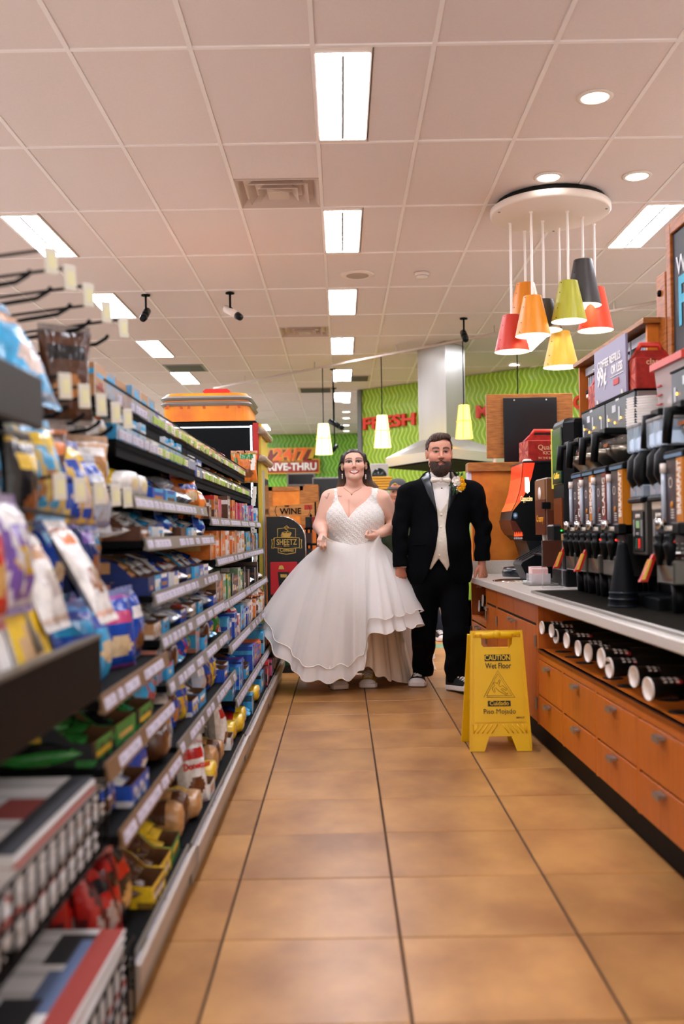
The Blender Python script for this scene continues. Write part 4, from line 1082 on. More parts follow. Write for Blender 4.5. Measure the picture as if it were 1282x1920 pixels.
# --- bean servers: printed panels, sight glass, faucet
def server(X, d, word, cc, lb, lever=True, hz=0.0):
    r = rthing('coffee_server', lb, 'coffee dispenser', X, d, ZC, 'coffee servers along the tray')
    W_ = .222; T0, T1 = .31, .605 + hz
    MB().use(M('housing_dark', '#2A2826', r=.3, m=.6)).box(.0, .3, 0, W_, .12, T0, ch=.006).build('lower_housing', r)
    for x, y in ((.03, .04), (.03, W_-.04), (.26, .04), (.26, W_-.04)): MB().use(BLACKP).cyl((x, y, 0), (x, y, .13), .022, .03, n=10).build('leg', r)
    MB().use(M('server_dark', '#1A1614', r=.35)).box(.03, .3, .01, W_-.01, T0, T1, ch=.01).build('tank', r)
    p_ = MB().use(M('server_panel', '#241A1C', r=.3, n=(14, .5), col2='#4A3236')).box(-.005, .03, .02, W_-.02, T0+.04, T1-.01, ch=.004).build('printed_panel', r)
    MB().use(M('band' + cc, cc, r=.35)).box(-.008, -.004, .022, .085, T0+.04, T1-.012).box(-.004, .03, .018, .02, T0+.04, T1-.012).build('colour_band', r)
    t = text(word, .052, (-.0095, .054, (T0+T1)/2+.025), (PI/2, -PI/2, -PI/2), M('panel_print', '#EADFD0', r=.5), r, .001, .03, squeeze={5: .95, 7: .92, 9: .74}[len(word)])
    # run the word upwards: local x -> +z, local y -> +y, normal -> -x
    t.rotation_euler = Matrix(((0, 0, -1), (0, 1, 0), (1, 0, 0))).to_euler()
    m = MB().use(M('panel_dot' + cc, cc, r=.4)); m.lathe((-.006, .14, T0+.11), [(.001, -.002), (.014, -.002), (.014, 0)], 12, axis='x'); m.build('printed_dot', r)
    m = MB().use(M('panel_print', '#EADFD0', r=.5))
    for k in range(4): m.box(-.007, -.004, .12, .15, T0+.06+.01*k, T0+.064+.01*k)
    m.lathe((-.006, .15, T1-.1), [(.016, -.001), (.02, -.001)], 14, axis='x', cap=False); m.build('small_print', r)
    MB().use(BLACK).box(-.01, .31, 0, W_, T1-.012, T1+.02, ch=.008).build('lid', r)
    MB().use(M('lid_blue', '#5A7A9A', r=.25)).box(-.012, .0, .02, W_-.02, T1-.008, T1+.006).build('lid_band', r)
    MB().use(M('glass_tube', '#AEB6C4', r=.1, coat=.5)).cyl((-.012, W_-.012, T0), (-.012, W_-.012, T1-.04), .0095, n=12).build('sight_glass', r)
    MB().use(WHITE).cyl((-.012, W_-.012, T1-.06), (-.012, W_-.012, T1-.025), .0125, n=12).build('glass_cap', r)
    b = MB().use(BLACKP).box(-.035, .0, -.005, W_+.005, T0-.0, T0+.045, ch=.005).build('brand_band', r)
    text('BUNN', .026, (-.037, W_*.45, T0+.022), FACE_NX, M('panel_print', '#EADFD0', r=.5), b, .001, .02, squeeze=1.2)
    f = MB().use(BLACKP); f.lathe((-.055, W_*.62, T0-.015), [(.001, .02), (.018, .016), (.021, .004), (.012, -.012), (.026, -.02), (.024, -.03), (.011, -.1), (.001, -.1)], 12); f.build('faucet', r); f = MB().use(BLACKP).lathe((-.05, W_*.2, T0-.015), [(.001, .02), (.018, .016), (.021, .004), (.012, -.012), (.026, -.02), (.024, -.03), (.011, -.1), (.001, -.1)], 12).build('faucet', r)
    MB().use(CHROME).cyl((-.05, W_*.62, T0+.02), (-.05, W_*.62, T0+.062), .02, n=12).build('chrome_knob', r); MB().use(CHROME).box(-.03, .0, .04, W_-.02, .24, .246).build('chrome_bar', r)
    m = MB().use(M('switch_print', '#D8D4CE'))
    for k in range(4):
        for y in (.04, .1, .19): m.box(-.002, .0, y, y+.022, .22+.018*k, .224+.018*k)
    m.build('switch_marks', r)
    MB().use(M('red_led', '#FF3A2A', emit=3)).lathe((-.002, .15, .28), [(.001, -.003), (.006, -.002), (.006, 0)], 8, axis='x').build('indicator', r)
    m = MB().use(M('smoked_box', '#4A463E', r=.2)).box(-.05, .0, .01, W_-.03, .125, .215, ch=.006).build('spray_tray', r)
    if not lever: return r
    lv = MB().use(M('lever_red', '#C01E14', r=.35)).prism([(-.06, .235), (-.012, .235), (-.012, .215), (-.055, .212), (-.085, .13), (-.115, .13)], W_-.03, W_-.005).build('lever', r)
    MB().use(M('lever_yellow', '#F0C84A', r=.35)).prism([(-.067, .215), (-.095, .14), (-.108, .138), (-.075, .215)], W_-.033, W_-.03).prism([(-.067, .215), (-.095, .14), (-.108, .138), (-.075, .215)], W_-.005, W_-.002).build('lever_label', lv)
    return r
SX = 1.26
for px, word, cc, lb in ((1091, 'CLASSIC', '#6E1E14', 'coffee server with red CLASSIC panel farthest from the camera'), (1113, 'DECAF', '#C8780F', 'coffee server with orange DECAF panel'), (1138, 'CLASSIC', '#7A2014', 'coffee server with red CLASSIC panel between DECAF and BREAKFAST'), (1170, 'BREAKFAST', '#C8780F', 'coffee server with orange BREAKFAST panel next to the black cup stack'), (1286, 'BREAKFAST', '#C8780F', 'coffee server with orange BREAKFAST panel nearest the camera, cut by the frame')):
    d = rp(SX - .02, px, 940)[1]
    server(SX, d + .05, word, cc, lb, px in (1091, 1138, 1286))

# --- grinders with keypads, clear hoppers above and black chutes
def grinder(X, d, lb):
    r = rthing('coffee_grinder', lb, 'coffee grinder', X, d, ZC, 'coffee grinders with keypads')
    W_ = .178
    MB().use(M('grinder_steel', '#8E8880', r=.3, m=.9)).box(.0, .3, 0, W_, .22, .45, ch=.006).build('body', r)
    MB().use(M('keypad_dark', '#1E211F', r=.3)).box(-.008, 0, .01, W_-.03, .235, .405, ch=.003).build('keypad_panel', r)
    MB().use(BLACKP).box(-.02, .3, .0, W_, .44, .462, ch=.006).build('collar', r)
    MB().use(M('grinder_label', '#B8A894', r=.4)).box(-.01, -.001, .01, W_-.03, .41, .438).build('label_plate', r)
    text('BUNN', .022, (-.0095, .075, .385), FACE_NX, M('panel_print', '#EADFD0', r=.5), r, .001, .02)
    MB().use(M('lcd_green', '#7A9A6A', emit=.3)).box(-.011, -.007, .055, .095, .335, .365).build('display', r)
    m = MB().use(GREYP)
    for y in (.028, .125): m.box(-.011, -.007, y-.01, y+.01, .3, .37, ch=.003)
    m.box(-.011, -.007, .06, .095, .305, .318); m.build('buttons', r)
    MB().use(M('button_red', '#D8261A', r=.4, emit=.3)).box(-.012, -.007, .05, .068, .25, .29, ch=.004).build('stop_button', r)
    MB().use(M('button_green', '#1E5A4A', r=.4)).box(-.012, -.007, .085, .103, .25, .29, ch=.004).build('start_button', r)
    CL = M('hopper_clear', '#C6D4E4', r=.08, alpha=.45, coat=.6)
    for y in (.006, .092): MB().use(CL).box(-.01, .06, y, y+.08, .462, .515, ch=.006).build('clear_chute', r)
    for y in (.045, .133):
        m = MB().use(BLACKP); m.tube([(.02, y, .5), (.0, y, .55), (.005, y, .61), (.04, y, .66), (.1, y, .68)], [.026, .034, .036, .034, .028], 12); m.build('black_chute', r)
        h = MB().use(CL).box(-.02, .16, y-.04, y+.04, .655, .762, ch=.006).build('hopper', r)
        MB().use(M('light_beans', '#DCE8FA', r=.4, emit=.25)).box(-.012, .15, y-.033, y+.033, .66, .715, ch=.008).build('cup_stack', h)
        MB().use(GREYP).box(-.022, .16, y-.041, y+.041, .758, .772, ch=.003).build('hopper_lid', h)
    MB().use(BLACKP).box(.16, .3, 0, W_, .462, .772).build('back_column', r)
    m = MB().use(BLACKP).box(-.04, .3, 0, W_, 0, .06, ch=.006).box(.12, .3, 0, W_, .06, .22); m.build('base', r)
grinder(1.28, rp(1.27, 1205, 1000)[1], 'keypad coffee grinder directly behind the black cup stack')
grinder(1.28, rp(1.27, 1245, 1000)[1], 'keypad coffee grinder next to the nearest BREAKFAST server')

# --- brewers: grey control boxes on the wall with basket handles
def brewer(d0, d1, lb):
    X = 1.42
    r = rthing('coffee_brewer', lb, 'coffee brewer', X, d0, 0, 'grey brewers above the servers'); L_ = d1-d0-.012
    z0, z1 = 1.605, 1.772
    MB().use(STEEL).box(.012, .4, 0, L_, z0, z1, ch=.004).build('housing', r)
    MB().use(M('brewer_panel', '#343A44', r=.35, n=(2, .1))).box(0, .012, .0, L_, z0, z1-.004, ch=.003).build('control_panel', r)
    MB().use(BLACK).box(-.004, .4, -.004, L_+.004, z1-.004, z1+.004).build('top_edge', r)
    MB().use(BLACKP).box(.23, .39, 0.02, L_-.02, ZC, z0).build('column', r)
    m = MB().use(M('panel_white', '#C9CCD2', r=.4)); m.box(-.002, 0, L_*.62, L_*.75, z0+.1, z0+.135).box(-.002, 0, L_*.48, L_*.53, z0+.05, z0+.12).box(-.002, 0, L_*.5, L_*.62, z0+.15, z0+.165)
    for y in (.12, .9): m.box(-.002, 0, L_*y, L_*(y+.035), z0+.03, z0+.1)
    m.build('printed_labels', r)
    for y, z in ((.16, .1), (.43, .06), (.64, .045), (.86, .07)): MB().use(M('amber_led', '#FFB03A', emit=5)).lathe((-.003, L_*y, z0+z), [(.001, -.004), (.006, -.003), (.006, 0)], 8, axis='x').build('amber_light', r)
    for y in (.28, .75):
        yy = L_*y
        MB().use(BLACKP).box(-.12, .1, yy-.05, yy+.05, z0-.03, z0, ch=.005).build('basket_slot', r)
        MB().use(M('basket_steel', '#8E8678', r=.28, m=.9)).lathe((-.01, yy, z0-.17), [(.03, 0), (.085, .05), (.09, .085), (.001, .085)], 18, cap=False).build('brew_basket', r)
        MB().use(BLACKP).tube([(-.08, yy, z0-.03), (-.15, yy, z0-.035), (-.16, yy, z0-.16)], [.02, .022, .018], 8).build('basket_handle', r)
        MB().use(M('basket_clear', '#8A7E74', r=.2, alpha=.6)).lathe((-.01, yy, z0-.085), [(.06, 0), (.05, .05), (.02, .055)], 14).build('basket_dome', r)
        MB().use(M('orange_sticker', '#C86A1E', r=.4)).box(-.104, -.1, yy-.03, yy+.03, z0-.09, z0-.075).build('sticker', r)
db = [rp(1.41, px, 780)[1] for px in (1085, 1129, 1185)]
brewer(db[1], db[0], 'grey brewer with amber lights, farther one under the refill sign')
brewer(db[2], db[1], 'grey brewer with amber lights, middle one with steel end panel')
dn = rp(1.41, 1251, 740)[1]
brewer(dn - .55, dn, 'grey brewer with amber light nearest the camera, cut by the frame')

# --- black cup stack
u, v = uv(1168, 1137); d = (EYE-ZC-.012)*F/v; x = u*d/F
r = thing('cup_stack', 'cone-shaped stack of black cups upside down on the drip tray', 'cups', (x, d, ZC+.012))
hs = (1137-1018)*d/F
r1, r0 = 28*d/F, 9.5*d/F
m = MB().use(M('stack_black', '#05070B', r=.55, ior=1.25)); m.lathe((0, 0, 0), [(r1, 0), (r1*1.02, .004), (r1*.98, .012), (r1*.96, .026), (r1*.99, .03), (r1*.94, .04), (r1*.92, .052), (r1*.94, .056), (r1*.88, .07), (r0, hs-.01), (r0*.9, hs), (.001, hs)], 32, cap=False); m.build('stacked_cups', r)
MB().use(M('stack_rim', '#16202C', r=.3)).lathe((0, 0, 0), [(r1*.98, .0), (r1*1.05, .004), (r1*.99, .008)], 32, cap=False).lathe((0, 0, .028), [(r1*.96, .0), (r1*1.02, .004), (r1*.96, .008)], 32, cap=False).lathe((0, 0, .054), [(r1*.92, .0), (r1*.98, .004), (r1*.92, .008)], 32, cap=False).build('cup_rims', r)

# --- things standing on top of the brewers
ZB = 1.777
p = rp(1.5, 1209, 790)
for k in range(11):
    o = MB().use(M('filter_paper', '#E6DFD8', r=.8)).lathe((0, 0, 0), [(.001, 0), (.085, 0), (.1, .018), (.096, .018), (.08, .004), (.001, .004)], 22).build('paper_filter', None, (p[0]+R.uniform(-.004, .004), p[1]-.03+R.uniform(-.004, .004), 1.597 + .0125*k))
    tag(o, 'white paper coffee filter in the nest of filters, %s from the bottom' % ORD[k], 'coffee filter', 'nested paper filters')
o = rthing('filter_shelf', 'black bracket shelf under the nested paper filters', 'shelf', 1.4, p[1]-.14, 0); MB().use(BLACKP).box(.0, .3, 0, .22, 1.582, 1.597).box(.27, .3, .05, .2, 1.575, 1.582).build('plate', o)
# red-lidded bin of white lids
a, b = rp(1.45, 1222, 700), rp(1.45, 1300, 700)
r = rthing('lid_bin', 'clear plastic bin with red lid full of white cup lids', 'storage bin', 1.42, 4.05, 1.597)
BC = M('bin_clear', '#E2D6D6', r=.15, alpha=.5)
hb = .225
MB().use(BC).loft([[(x, y, z) for x, y in ((0+i, 0+i), (.26-i, 0+i), (.26-i, .36-i), (0+i, .36-i))] for z, i in ((0, .02), (hb, 0))]).build('tub', r)
MB().use(M('bin_red', '#D23A2A', r=.35)).loft([[(x, y, z) for x, y in ((-.015+i, -.015+i), (.275-i, -.015+i), (.275-i, .375-i), (-.015+i, .375-i))] for z, i in ((hb-.01, 0), (hb+.02, 0), (hb+.035, .03))]).build('lid', r)
MB().use(M('bin_mark', '#C03A3A', r=.5)).box(-.002, 0.01, .28, .33, .06, .066).box(-.002, .01, .28, .33, .1, .106).box(-.002, .01, .28, .33, .14, .146).build('volume_marks', r)
BINC = r
for k in range(12):
    o = MB().use(CUPW).lathe((0, 0, 0), [(.045, 0), (.043, .008), (.034, .011), (.03, .02), (.001, .02)], 14).build('cup_cover', None, rl(1.42+.07+.11*(k % 2), 4.05+.08+.1*((k//2) % 3), 1.602 + .07*(k//6) + .01), (R.uniform(-.7, .7), R.uniform(-.7, .7), 0))
    tag(o, 'white cup lid lying loose inside the red-lidded clear bin', 'lid', 'white lids in the bin')
tag(MB().use(BLACKP).box(0, .34, 0, .4, 1.58, 1.597).box(.3, .34, .05, .3, 1.572, 1.58).build('bin_shelf', None, rl(1.40, 4.03), (0, 0, RA)), 'black bracket shelf under the red-lidded bin', 'shelf')
# red 'classic' carton and sunburst carton, refill sign
p = rp(1.46, 1190, 735)
red_carton((p[0]+.07, p[1], ZB), .2, .2, .15, 'red sunburst carton beside the refill sign on the middle brewer', (('classic', .04, .85),), RA)
p = rp(1.46, 1104, 775); red_carton((p[0]+.07, p[1]-.02, ZB), .12, .16, .15, 'red sunburst carton left of the refill sign on the farther brewer', (), RA)
o = MB().use(CUPW).lathe((0, 0, 0), [(.045, 0), (.043, .008), (.034, .011), (.03, .02), (.001, .02)], 16).build('cup_cover', None, (p[0]+.06, p[1]-.02, ZB+.23)); tag(o, 'white lid on the carton left of the refill sign', 'lid')
s0, s1 = rp(1.41, 1113, 710), rp(1.41, 1172, 700)
r = rthing('refill_sign', 'grey-lilac counter sign offering coffee refills, leaning on the brewers', 'sign', 1.41, s1[1], ZB)
Ls = s0[1]-s1[1]; hs = at(1172, 624, s1[1])[2] - ZB
MB().use(M('sign_lilac', '#8A84A0', r=.4)).box(0, .012, 0, Ls, 0, hs, ch=.002).build('panel', r)
PW = M('sign_print', '#F4EEEA', r=.5, emit=.1)
text('COFFEE REFILLS', .058, (-.003, Ls/2, hs*.68), FACE_NX, PW, r, .001, .008, squeeze=.98)
text('99¢', .13, (-.003, Ls*.73, hs*.44), FACE_NX, PW, r, .001, .01, squeeze=.9)
text('OR LESS', .062, (-.003, Ls*.25, hs*.48), FACE_NX, PW, r, .001, .008, squeeze=.85)
MB().use(PW).box(-.004, -.001, .03, Ls*.45, hs*.36, hs*.37).build('underline', r)
MB().use(M('sign_badge', '#C83A3A', r=.5)).box(-.004, -.001, Ls*.2, Ls*.36, hs*.2, hs*.31, ch=.001).build('red_badge', r)
MB().use(CHROME).cyl((.0, .06, 0), (-.002, .06, .02), .008, n=8).cyl((.0, Ls-.06, 0), (-.002, Ls-.06, .02), .008, n=8).build('feet', r)

# --- oak-topped lid cabinet behind
s0, s1 = rp(1.66, 1084, 740), rp(1.66, 1212, 620)
r = rthing('lid_cabinet', 'oak-topped wall cabinet with grey ribbed lid dispensers', 'cabinet', 1.66, s1[1], 0); Ls = s0[1]-s1[1]
zt = at(1212, 597, s1[1])[2]
MB().use(OAK).box(-.03, .42, -.03, Ls+.03, zt-.03, zt, ch=.003).build('top', r)
MB().use(MAPLE2).box(0, .4, 0, .025, 1.80, zt-.03).build('end_panel', r)
MB().use(MAPLE).box(0, .4, Ls-.025, Ls, 1.80, zt-.03).build('far_end_panel', r)
MB().use(M('cab_dark', '#2A2A30', r=.5)).box(.2, .4, .025, Ls-.025, 1.80, zt-.03).box(0, .4, 0, Ls, 1.78, 1.80).build('back', r)
RIB = M('ribbed_grey', '#8C8C96', r=.35)
for y0_ in [.06 + k*(Ls-.1)/4 for k in range(4)]:
    w_ = (Ls-.1)/4 - .02
    h = MB().use(RIB).box(.03, .045, y0_, y0_+w_, zt-.10, zt-.05).box(.03, .2, y0_-.004, y0_+.004, 1.82, zt-.05).build('dispenser', r)
    m = MB().use(RIB)
    for k in range(6): m.tube([(.06, y0_+w_*(k+.5)/6, 1.84), (.06, y0_+w_*(k+.5)/6, zt-.11)], w_/15, 8)
    m.build('ribs', h)
    MB().use(CUPW).box(.02, .1, y0_+.04, y0_+w_-.04, 1.97, 1.995, ch=.004).build('stacked_lids', h)
    MB().use(BLACK).box(.015, .1, y0_+.05, y0_+w_-.05, 1.995, 2.02, ch=.004).build('black_lids', h)
# --- chalkboard with oak frame
c0 = rp(1.72, 1246, 430)
zt, zb = at(1246, 425, c0[1])[2], at(1250, 690, c0[1])[2]
r = rthing('chalkboard', 'large framed chalkboard menu above the coffee wall, cut by the frame', 'chalkboard', 1.72, c0[1]-1.5, 0)
OAK2 = M('oak_frame', '#B8691E', r=.4, n=(8, .3), col2='#8A4712', stretch=(1, 1, 9))
MB().use(M('chalk_black', '#23222A', r=.5, n=(3, .15))).box(.015, .03, .04, 1.46, zb+.04, zt-.04).build('board', r)
for y0_ in (1.44, 0): MB().use(OAK2).box(0, .05, y0_, y0_+.06, zb, zt, ch=.004).build('frame_stile', r)
for z0_ in (zt-.06, zb): MB().use(OAK2).box(0, .05, .06, 1.44, z0_, z0_+.06, ch=.004).build('frame_rail', r)
text('We', .13, (.012, 1.29, zt-.24), FACE_NX, M('chalk_white', '#E8EAEE', r=.8), r, .001, .01)
text('F', .34, (.012, 1.31, zt-.43), FACE_NX, M('chalk_blue', '#5AB4D0', r=.8), r, .001, .02, squeeze=.8)
p0 = rp(1.72, 1236, 560)
r = rthing('oak_post', 'oak post with dark bolt standing just left of the chalkboard', 'post', 1.72, c0[1]+.02, 0)
zt2 = at(1240, 506, c0[1])[2]
MB().use(OAK2).box(.0, .1, 0, p0[1]-c0[1]-.02+.06, 1.8, zt2, ch=.004).build('upright', r)
MB().use(BLACK).lathe((-.002, .07, zt2-.1), [(.001, -.014), (.016, -.01), (.018, 0)], 12, axis='x').build('bolt', r)
# ================================================================== yellow floor sign
d = 5.04
a, b = at(881, 1410, d), at(998, 1410, d); cx = (a[0]+b[0])/2; W_ = (b[0]-a[0])/2
ht = at(935, 1179, d+.12)[2]
YS = M('sign_yellow_plastic', '#EDBE0C', r=.38, n=(5, .06), bump=(90, .05), sss=0)
YL = M('sign_yellow_raised', '#E8B80A', r=.4)
INK = M('sign_ink', '#171410', r=.5)
r = thing('wet_floor_sign', 'yellow plastic A-frame wet floor sign standing on the tiles', 'floor sign', (cx, d+.14, 0), -.02)
tilt = math.atan2(.12, ht)
def leaf(sgn, name):
    """one leaf as a flat outline with handle hole; local y=0 plane, hinged at the top"""
    H = ht; tw = W_*.845
    e = lambda z: W_ + (tw - W_)*z/H
    m = MB().use(YS)
    t = .012
    zs = [0, .012, .075, .09, .45*H, .83*H, .845*H, .95*H, .975*H, H]
    hw = tw*.60
    def seg(x0a, x1a, z0, x0b, x1b, z1):
        f = [(x0a, z0), (x1a, z0), (x1b, z1), (x0b, z1)]
        m.prism(f, -t, t)
    seg(-W_, -W_*.52, 0, -e(.075), -W_*.36, .075); seg(W_*.52, W_, 0, W_*.36, e(.075), .075)
    seg(-e(.075), e(.075), .075, -e(.855*H), e(.855*H), .855*H)
    seg(-e(.855*H), -hw*.82, .855*H, -e(.885*H), -hw, .885*H); seg(hw*.82, e(.855*H), .855*H, hw, e(.885*H), .885*H)
    seg(-e(.885*H), -hw, .885*H, -e(.945*H), -hw, .945*H); seg(hw, e(.885*H), .885*H, hw, e(.945*H), .945*H)
    seg(-e(.945*H), e(.945*H), .945*H, -tw, tw, H)
    o = m.build(name, r, (0, -sgn*.12 if False else 0, 0))
    m = MB().use(YL)   # edge ribs, raised picture panel, grip, chevrons
    for s in (-1, 1):
        m.prism([(s*W_, .02), (s*(W_-.012), .02), (s*(tw-.012), H), (s*tw, H)][::s], -t-.006, t)
    m.build('edge_rib', o)
    MB().use(YS).prism([(-W_*.80, .145), (W_*.80, .145), (e(.8*H)*.86, .80*H), (-e(.8*H)*.86, .80*H)], -t-.004, 0).build('picture_panel', o)
    g = MB().use(YS).tube([(-tw*.95, 0, .965*H), (-hw*.6, 0, .962*H), (0, 0, .968*H), (hw*.6, 0, .962*H), (tw*.95, 0, .965*H)], [.018, .019, .021, .019, .018], 10); g.lathe((0, -.02, .967*H), [(.001, -.004), (.019, -.003), (.021, 0)], 16, axis='y'); g.build('grip', o)
    m = MB().use(YL)
    for s in (-1, 1):
        for k in range(6):
            x0, z0 = s*(.014+.024*k), .135
            m.tube([(x0 - s*.0, -t-.001, z0), (s*min(abs(x0)+.03, W_*.85), -t-.001, z0-.045)], .0035, 4)
    m.build('chevron_ribs', o)
    m = MB().use(M('label_orange', '#C8860A', r=.5))
    for s in (-1, 1):
        for k in (.62, .82): m.box(s*tw*k-.006, s*tw*k+.006, -t-.0075, -t-.005, .945*H, .965*H)
    m.build('hinge_marks', o)
    # print
    f = MB().use(INK); y = -t-.0055
    Z = lambda py: (1410 - py)/ (1410 - 1179) * H
    f.box(-.066, .066, y, y+.002, Z(1238.5), Z(1226)); f.box(-.058, .058, y, y+.002, Z(1325), Z(1314.5)); f.build('ink_bars', o)
    text('CAUTION', .037, (0, y-.001, Z(1232.3)), FACE_CAM, M('sign_letter_yellow', '#F0C81A', r=.4), o, .0004, .012, squeeze=.78)
    text('Wet Floor', .040, (0.002, y-.001, Z(1248)), FACE_CAM, INK, o, .0004, .012, squeeze=.76)
    text('Cuidado', .031, (0, y-.001, Z(1319.5)), FACE_CAM, M('sign_letter_yellow', '#F0C81A', r=.4), o, .0004, .006, squeeze=.93)
    text('Piso Mojado', .034, (0, y-.001, Z(1335)), FACE_CAM, INK, o, .0004, .0, squeeze=.98)
    text('IMPACT', .012, (W_*.66, y-.001, Z(1347)), FACE_CAM, INK, o, .0004, .02)
    m = MB().use(INK)
    def ln(pts, wd=.0011): m.tube([(p[0], y, p[1]) for p in pts], wd, 4)
    X8 = lambda x, yy: ((870 + x/7.386 - 937.5)*d/F, Z(1160 + yy/7.386))
    ln([X8(*p) for p in ((285, 1092), (495, 715), (720, 1095), (325, 1092))]); ln([X8(*p) for p in ((325, 1070), (495, 760), (678, 1072), (325, 1070))])
    ln([X8(*p) for p in ((470, 890), (450, 880), (432, 895), (438, 915), (450, 925), (415, 950), (410, 975), (435, 1025), (448, 1020), (438, 970), (455, 955), (500, 1005), (605, 1065), (625, 1030), (600, 1040), (530, 980), (545, 965), (605, 1000), (615, 985), (560, 930), (515, 942), (500, 920), (528, 855), (515, 845), (478, 900), (470, 890))], .0009)
    m.build('falling_figure', o)
    return o
o = leaf(1, 'front_leaf'); o.location = (0, -.12, 0); o.rotation_euler = (-math.atan2(.11, ht), 0, 0)
m = MB().use(YS); tw = W_*.845
for a in ([(-W_*1.03, 0), (-W_*.55, 0), (-W_*.4, .08), (-W_*1.0, .08)], [(W_*.55, 0), (W_*1.03, 0), (W_*1.0, .08), (W_*.4, .08)], [(-W_*1.0, .08), (W_*1.0, .08), (tw*1.02, ht*.85), (-tw*1.02, ht*.85)], [(-tw*1.02, ht*.85), (-tw*.6, ht*.85), (-tw*.6, ht*.97), (-tw, ht*.97)], [(tw*.6, ht*.85), (tw*1.02, ht*.85), (tw, ht*.97), (tw*.6, ht*.97)]): m.prism(a, -.01, .01)
o = m.build('rear_leaf', r, (-.012, .14, 0), (math.atan2(.13, ht), 0, 0))
# ================================================================== snack shelving on the left
COLS = dict(b='#1A49AC', n='#12265E', c='#3AA4D8', w='#E6E2DE', r='#C2221C', o='#DE761C', y='#E6BE22', g='#358438', l='#A2C438', p='#7656A6', k='#16161A', t='#B88654', d='#55321F', s='#B4BAC6', m='#C64676')
CNAME = dict(b='blue', n='navy', c='cyan', w='white', r='red', o='orange', y='yellow', g='green', l='lime', p='purple', k='black', t='tan', d='brown', s='silver', m='pink')
LC = {k: lin(v) for k, v in COLS.items()}
CARD = M('printed_card', '#888888', r=.42, attr=True, n=(55, .22), bump=(40, .03))
FILM = M('printed_film', '#888888', r=.22, attr=True, coat=.3, n=(38, .3), bump=(28, .5))
KRAFT = lin('#7A5236')
def mixc(a, b, t): return tuple(x*(1-t) + y*t for x, y in zip(a, b))
def printer(a, b, seed):
    """a package face: field, banner, oval picture, small print"""
    rr = random.Random(seed); A, B = LC[a], LC[b]
    third = LC[rr.choice('wwytrs')]; ban = rr.uniform(.55, .8); pic = rr.uniform(.28, .42); style = rr.random()
    food = lin(rr.choice(('#B9783A', '#8A5228', '#D8A860', '#E2C9A0', '#6A3A20')))
    def f(u, v):
        if style < .3 and abs(((u + v*.4)*3) % 1 - .5) < .16: return mixc(A, B, .8)
        if ban < v < ban + .17 and .1 < u < .9: return B
        if ban + .05 < v < ban + .12 and .2 < u < .8: return third
        if ((u-.5)/.29)**2 + ((v-pic)/.15)**2 < 1: return food if style > .45 else mixc(third, food, .4)
        if v < .07 or v > .95: return mixc(A, B, .5)
        return A
    return f
def carton(w_, h, dp, a, b, seed):
    m = MB().use(CARD); pr = printer(a, b, seed); x0, y0 = -dp, -w_/2
    m.grid(lambda u, v: (0, y0 + u*w_, v*h), 6, 8, pr)
    m.grid(lambda u, v: (-u*dp, y0, v*h), 6, 6, lambda u, v: pr(.1 + .8*u, v)); m.grid(lambda u, v: (-u*dp, -y0, v*h), 2, 2, lambda u, v: LC[a])
    m.grid(lambda u, v: (-u*dp, y0 + v*w_, h), 2, 2, lambda u, v: mixc(LC[a], LC[b], .25))
    m.quad((-dp, y0, 0), (-dp, -y0, 0), (-dp, -y0, h), (-dp, y0, h), LC[a]); m.quad((0, y0, 0), (0, -y0, 0), (-dp, -y0, 0), (-dp, y0, 0), LC[a])
    m.box(-dp*.5-.001, -dp*.5+.001, y0+.004, -y0-.004, h, h+.0012, '#2A2A2A')
    m.box(-.002, .0008, y0, y0+.002, 0, h, '#FFFFFF'); return m.mesh('carton')
def tray(w_, h, dp, a, b, seed):
    """open display box cut low at the front, brown board inside"""
    m = MB().use(CARD); pr = printer(a, b, seed); y0 = -w_/2; t = .003; lo = h*.45
    side = [(-dp, 0), (0, 0), (0, lo), (-dp*.16, lo*1.05), (-dp*.3, h*.8), (-dp*.5, h), (-dp, h)]
    for s in (-1, 1):
        y = s*w_/2
        m.col = LC[a]; m.prism(side, y - t/2 - s*t*.5, y + t/2 - s*t*.5, 'y')
        for k in range(8):
            u0, u1 = -dp*k/8, -dp*(k+1)/8
            for q in range(3):
                if k < 3 and q > 1: continue
                z0, z1 = lo*.9*q/3*(1 if k < 3 else 2.1), lo*.9*(q+1)/3*(1 if k < 3 else 2.1)
                m.quad((u0, y + s*.0006, z0), (u1, y + s*.0006, z0), (u1, y + s*.0006, min(z1, h)), (u0, y + s*.0006, min(z1, h)), pr((k+.5)/8, (q+.5)/3))
        yi = y - s*(t+.0008)
        m.face([m.vert((x, yi, max(z, .002))) for x, z in side], KRAFT)
    m.grid(lambda u, v: (.0, y0 + u*w_, v*lo), 6, 4, pr); m.grid(lambda u, v: (-.003, y0 + u*w_, v*lo), 1, 1, lambda u, v: KRAFT)
    m.box(-dp, -dp+t, y0, -y0, 0, h, COLS['d']); m.quad((0, y0, .002), (0, -y0, .002), (-dp, -y0, .002), (-dp, y0, .002), KRAFT)
    return m.mesh('display_tray')
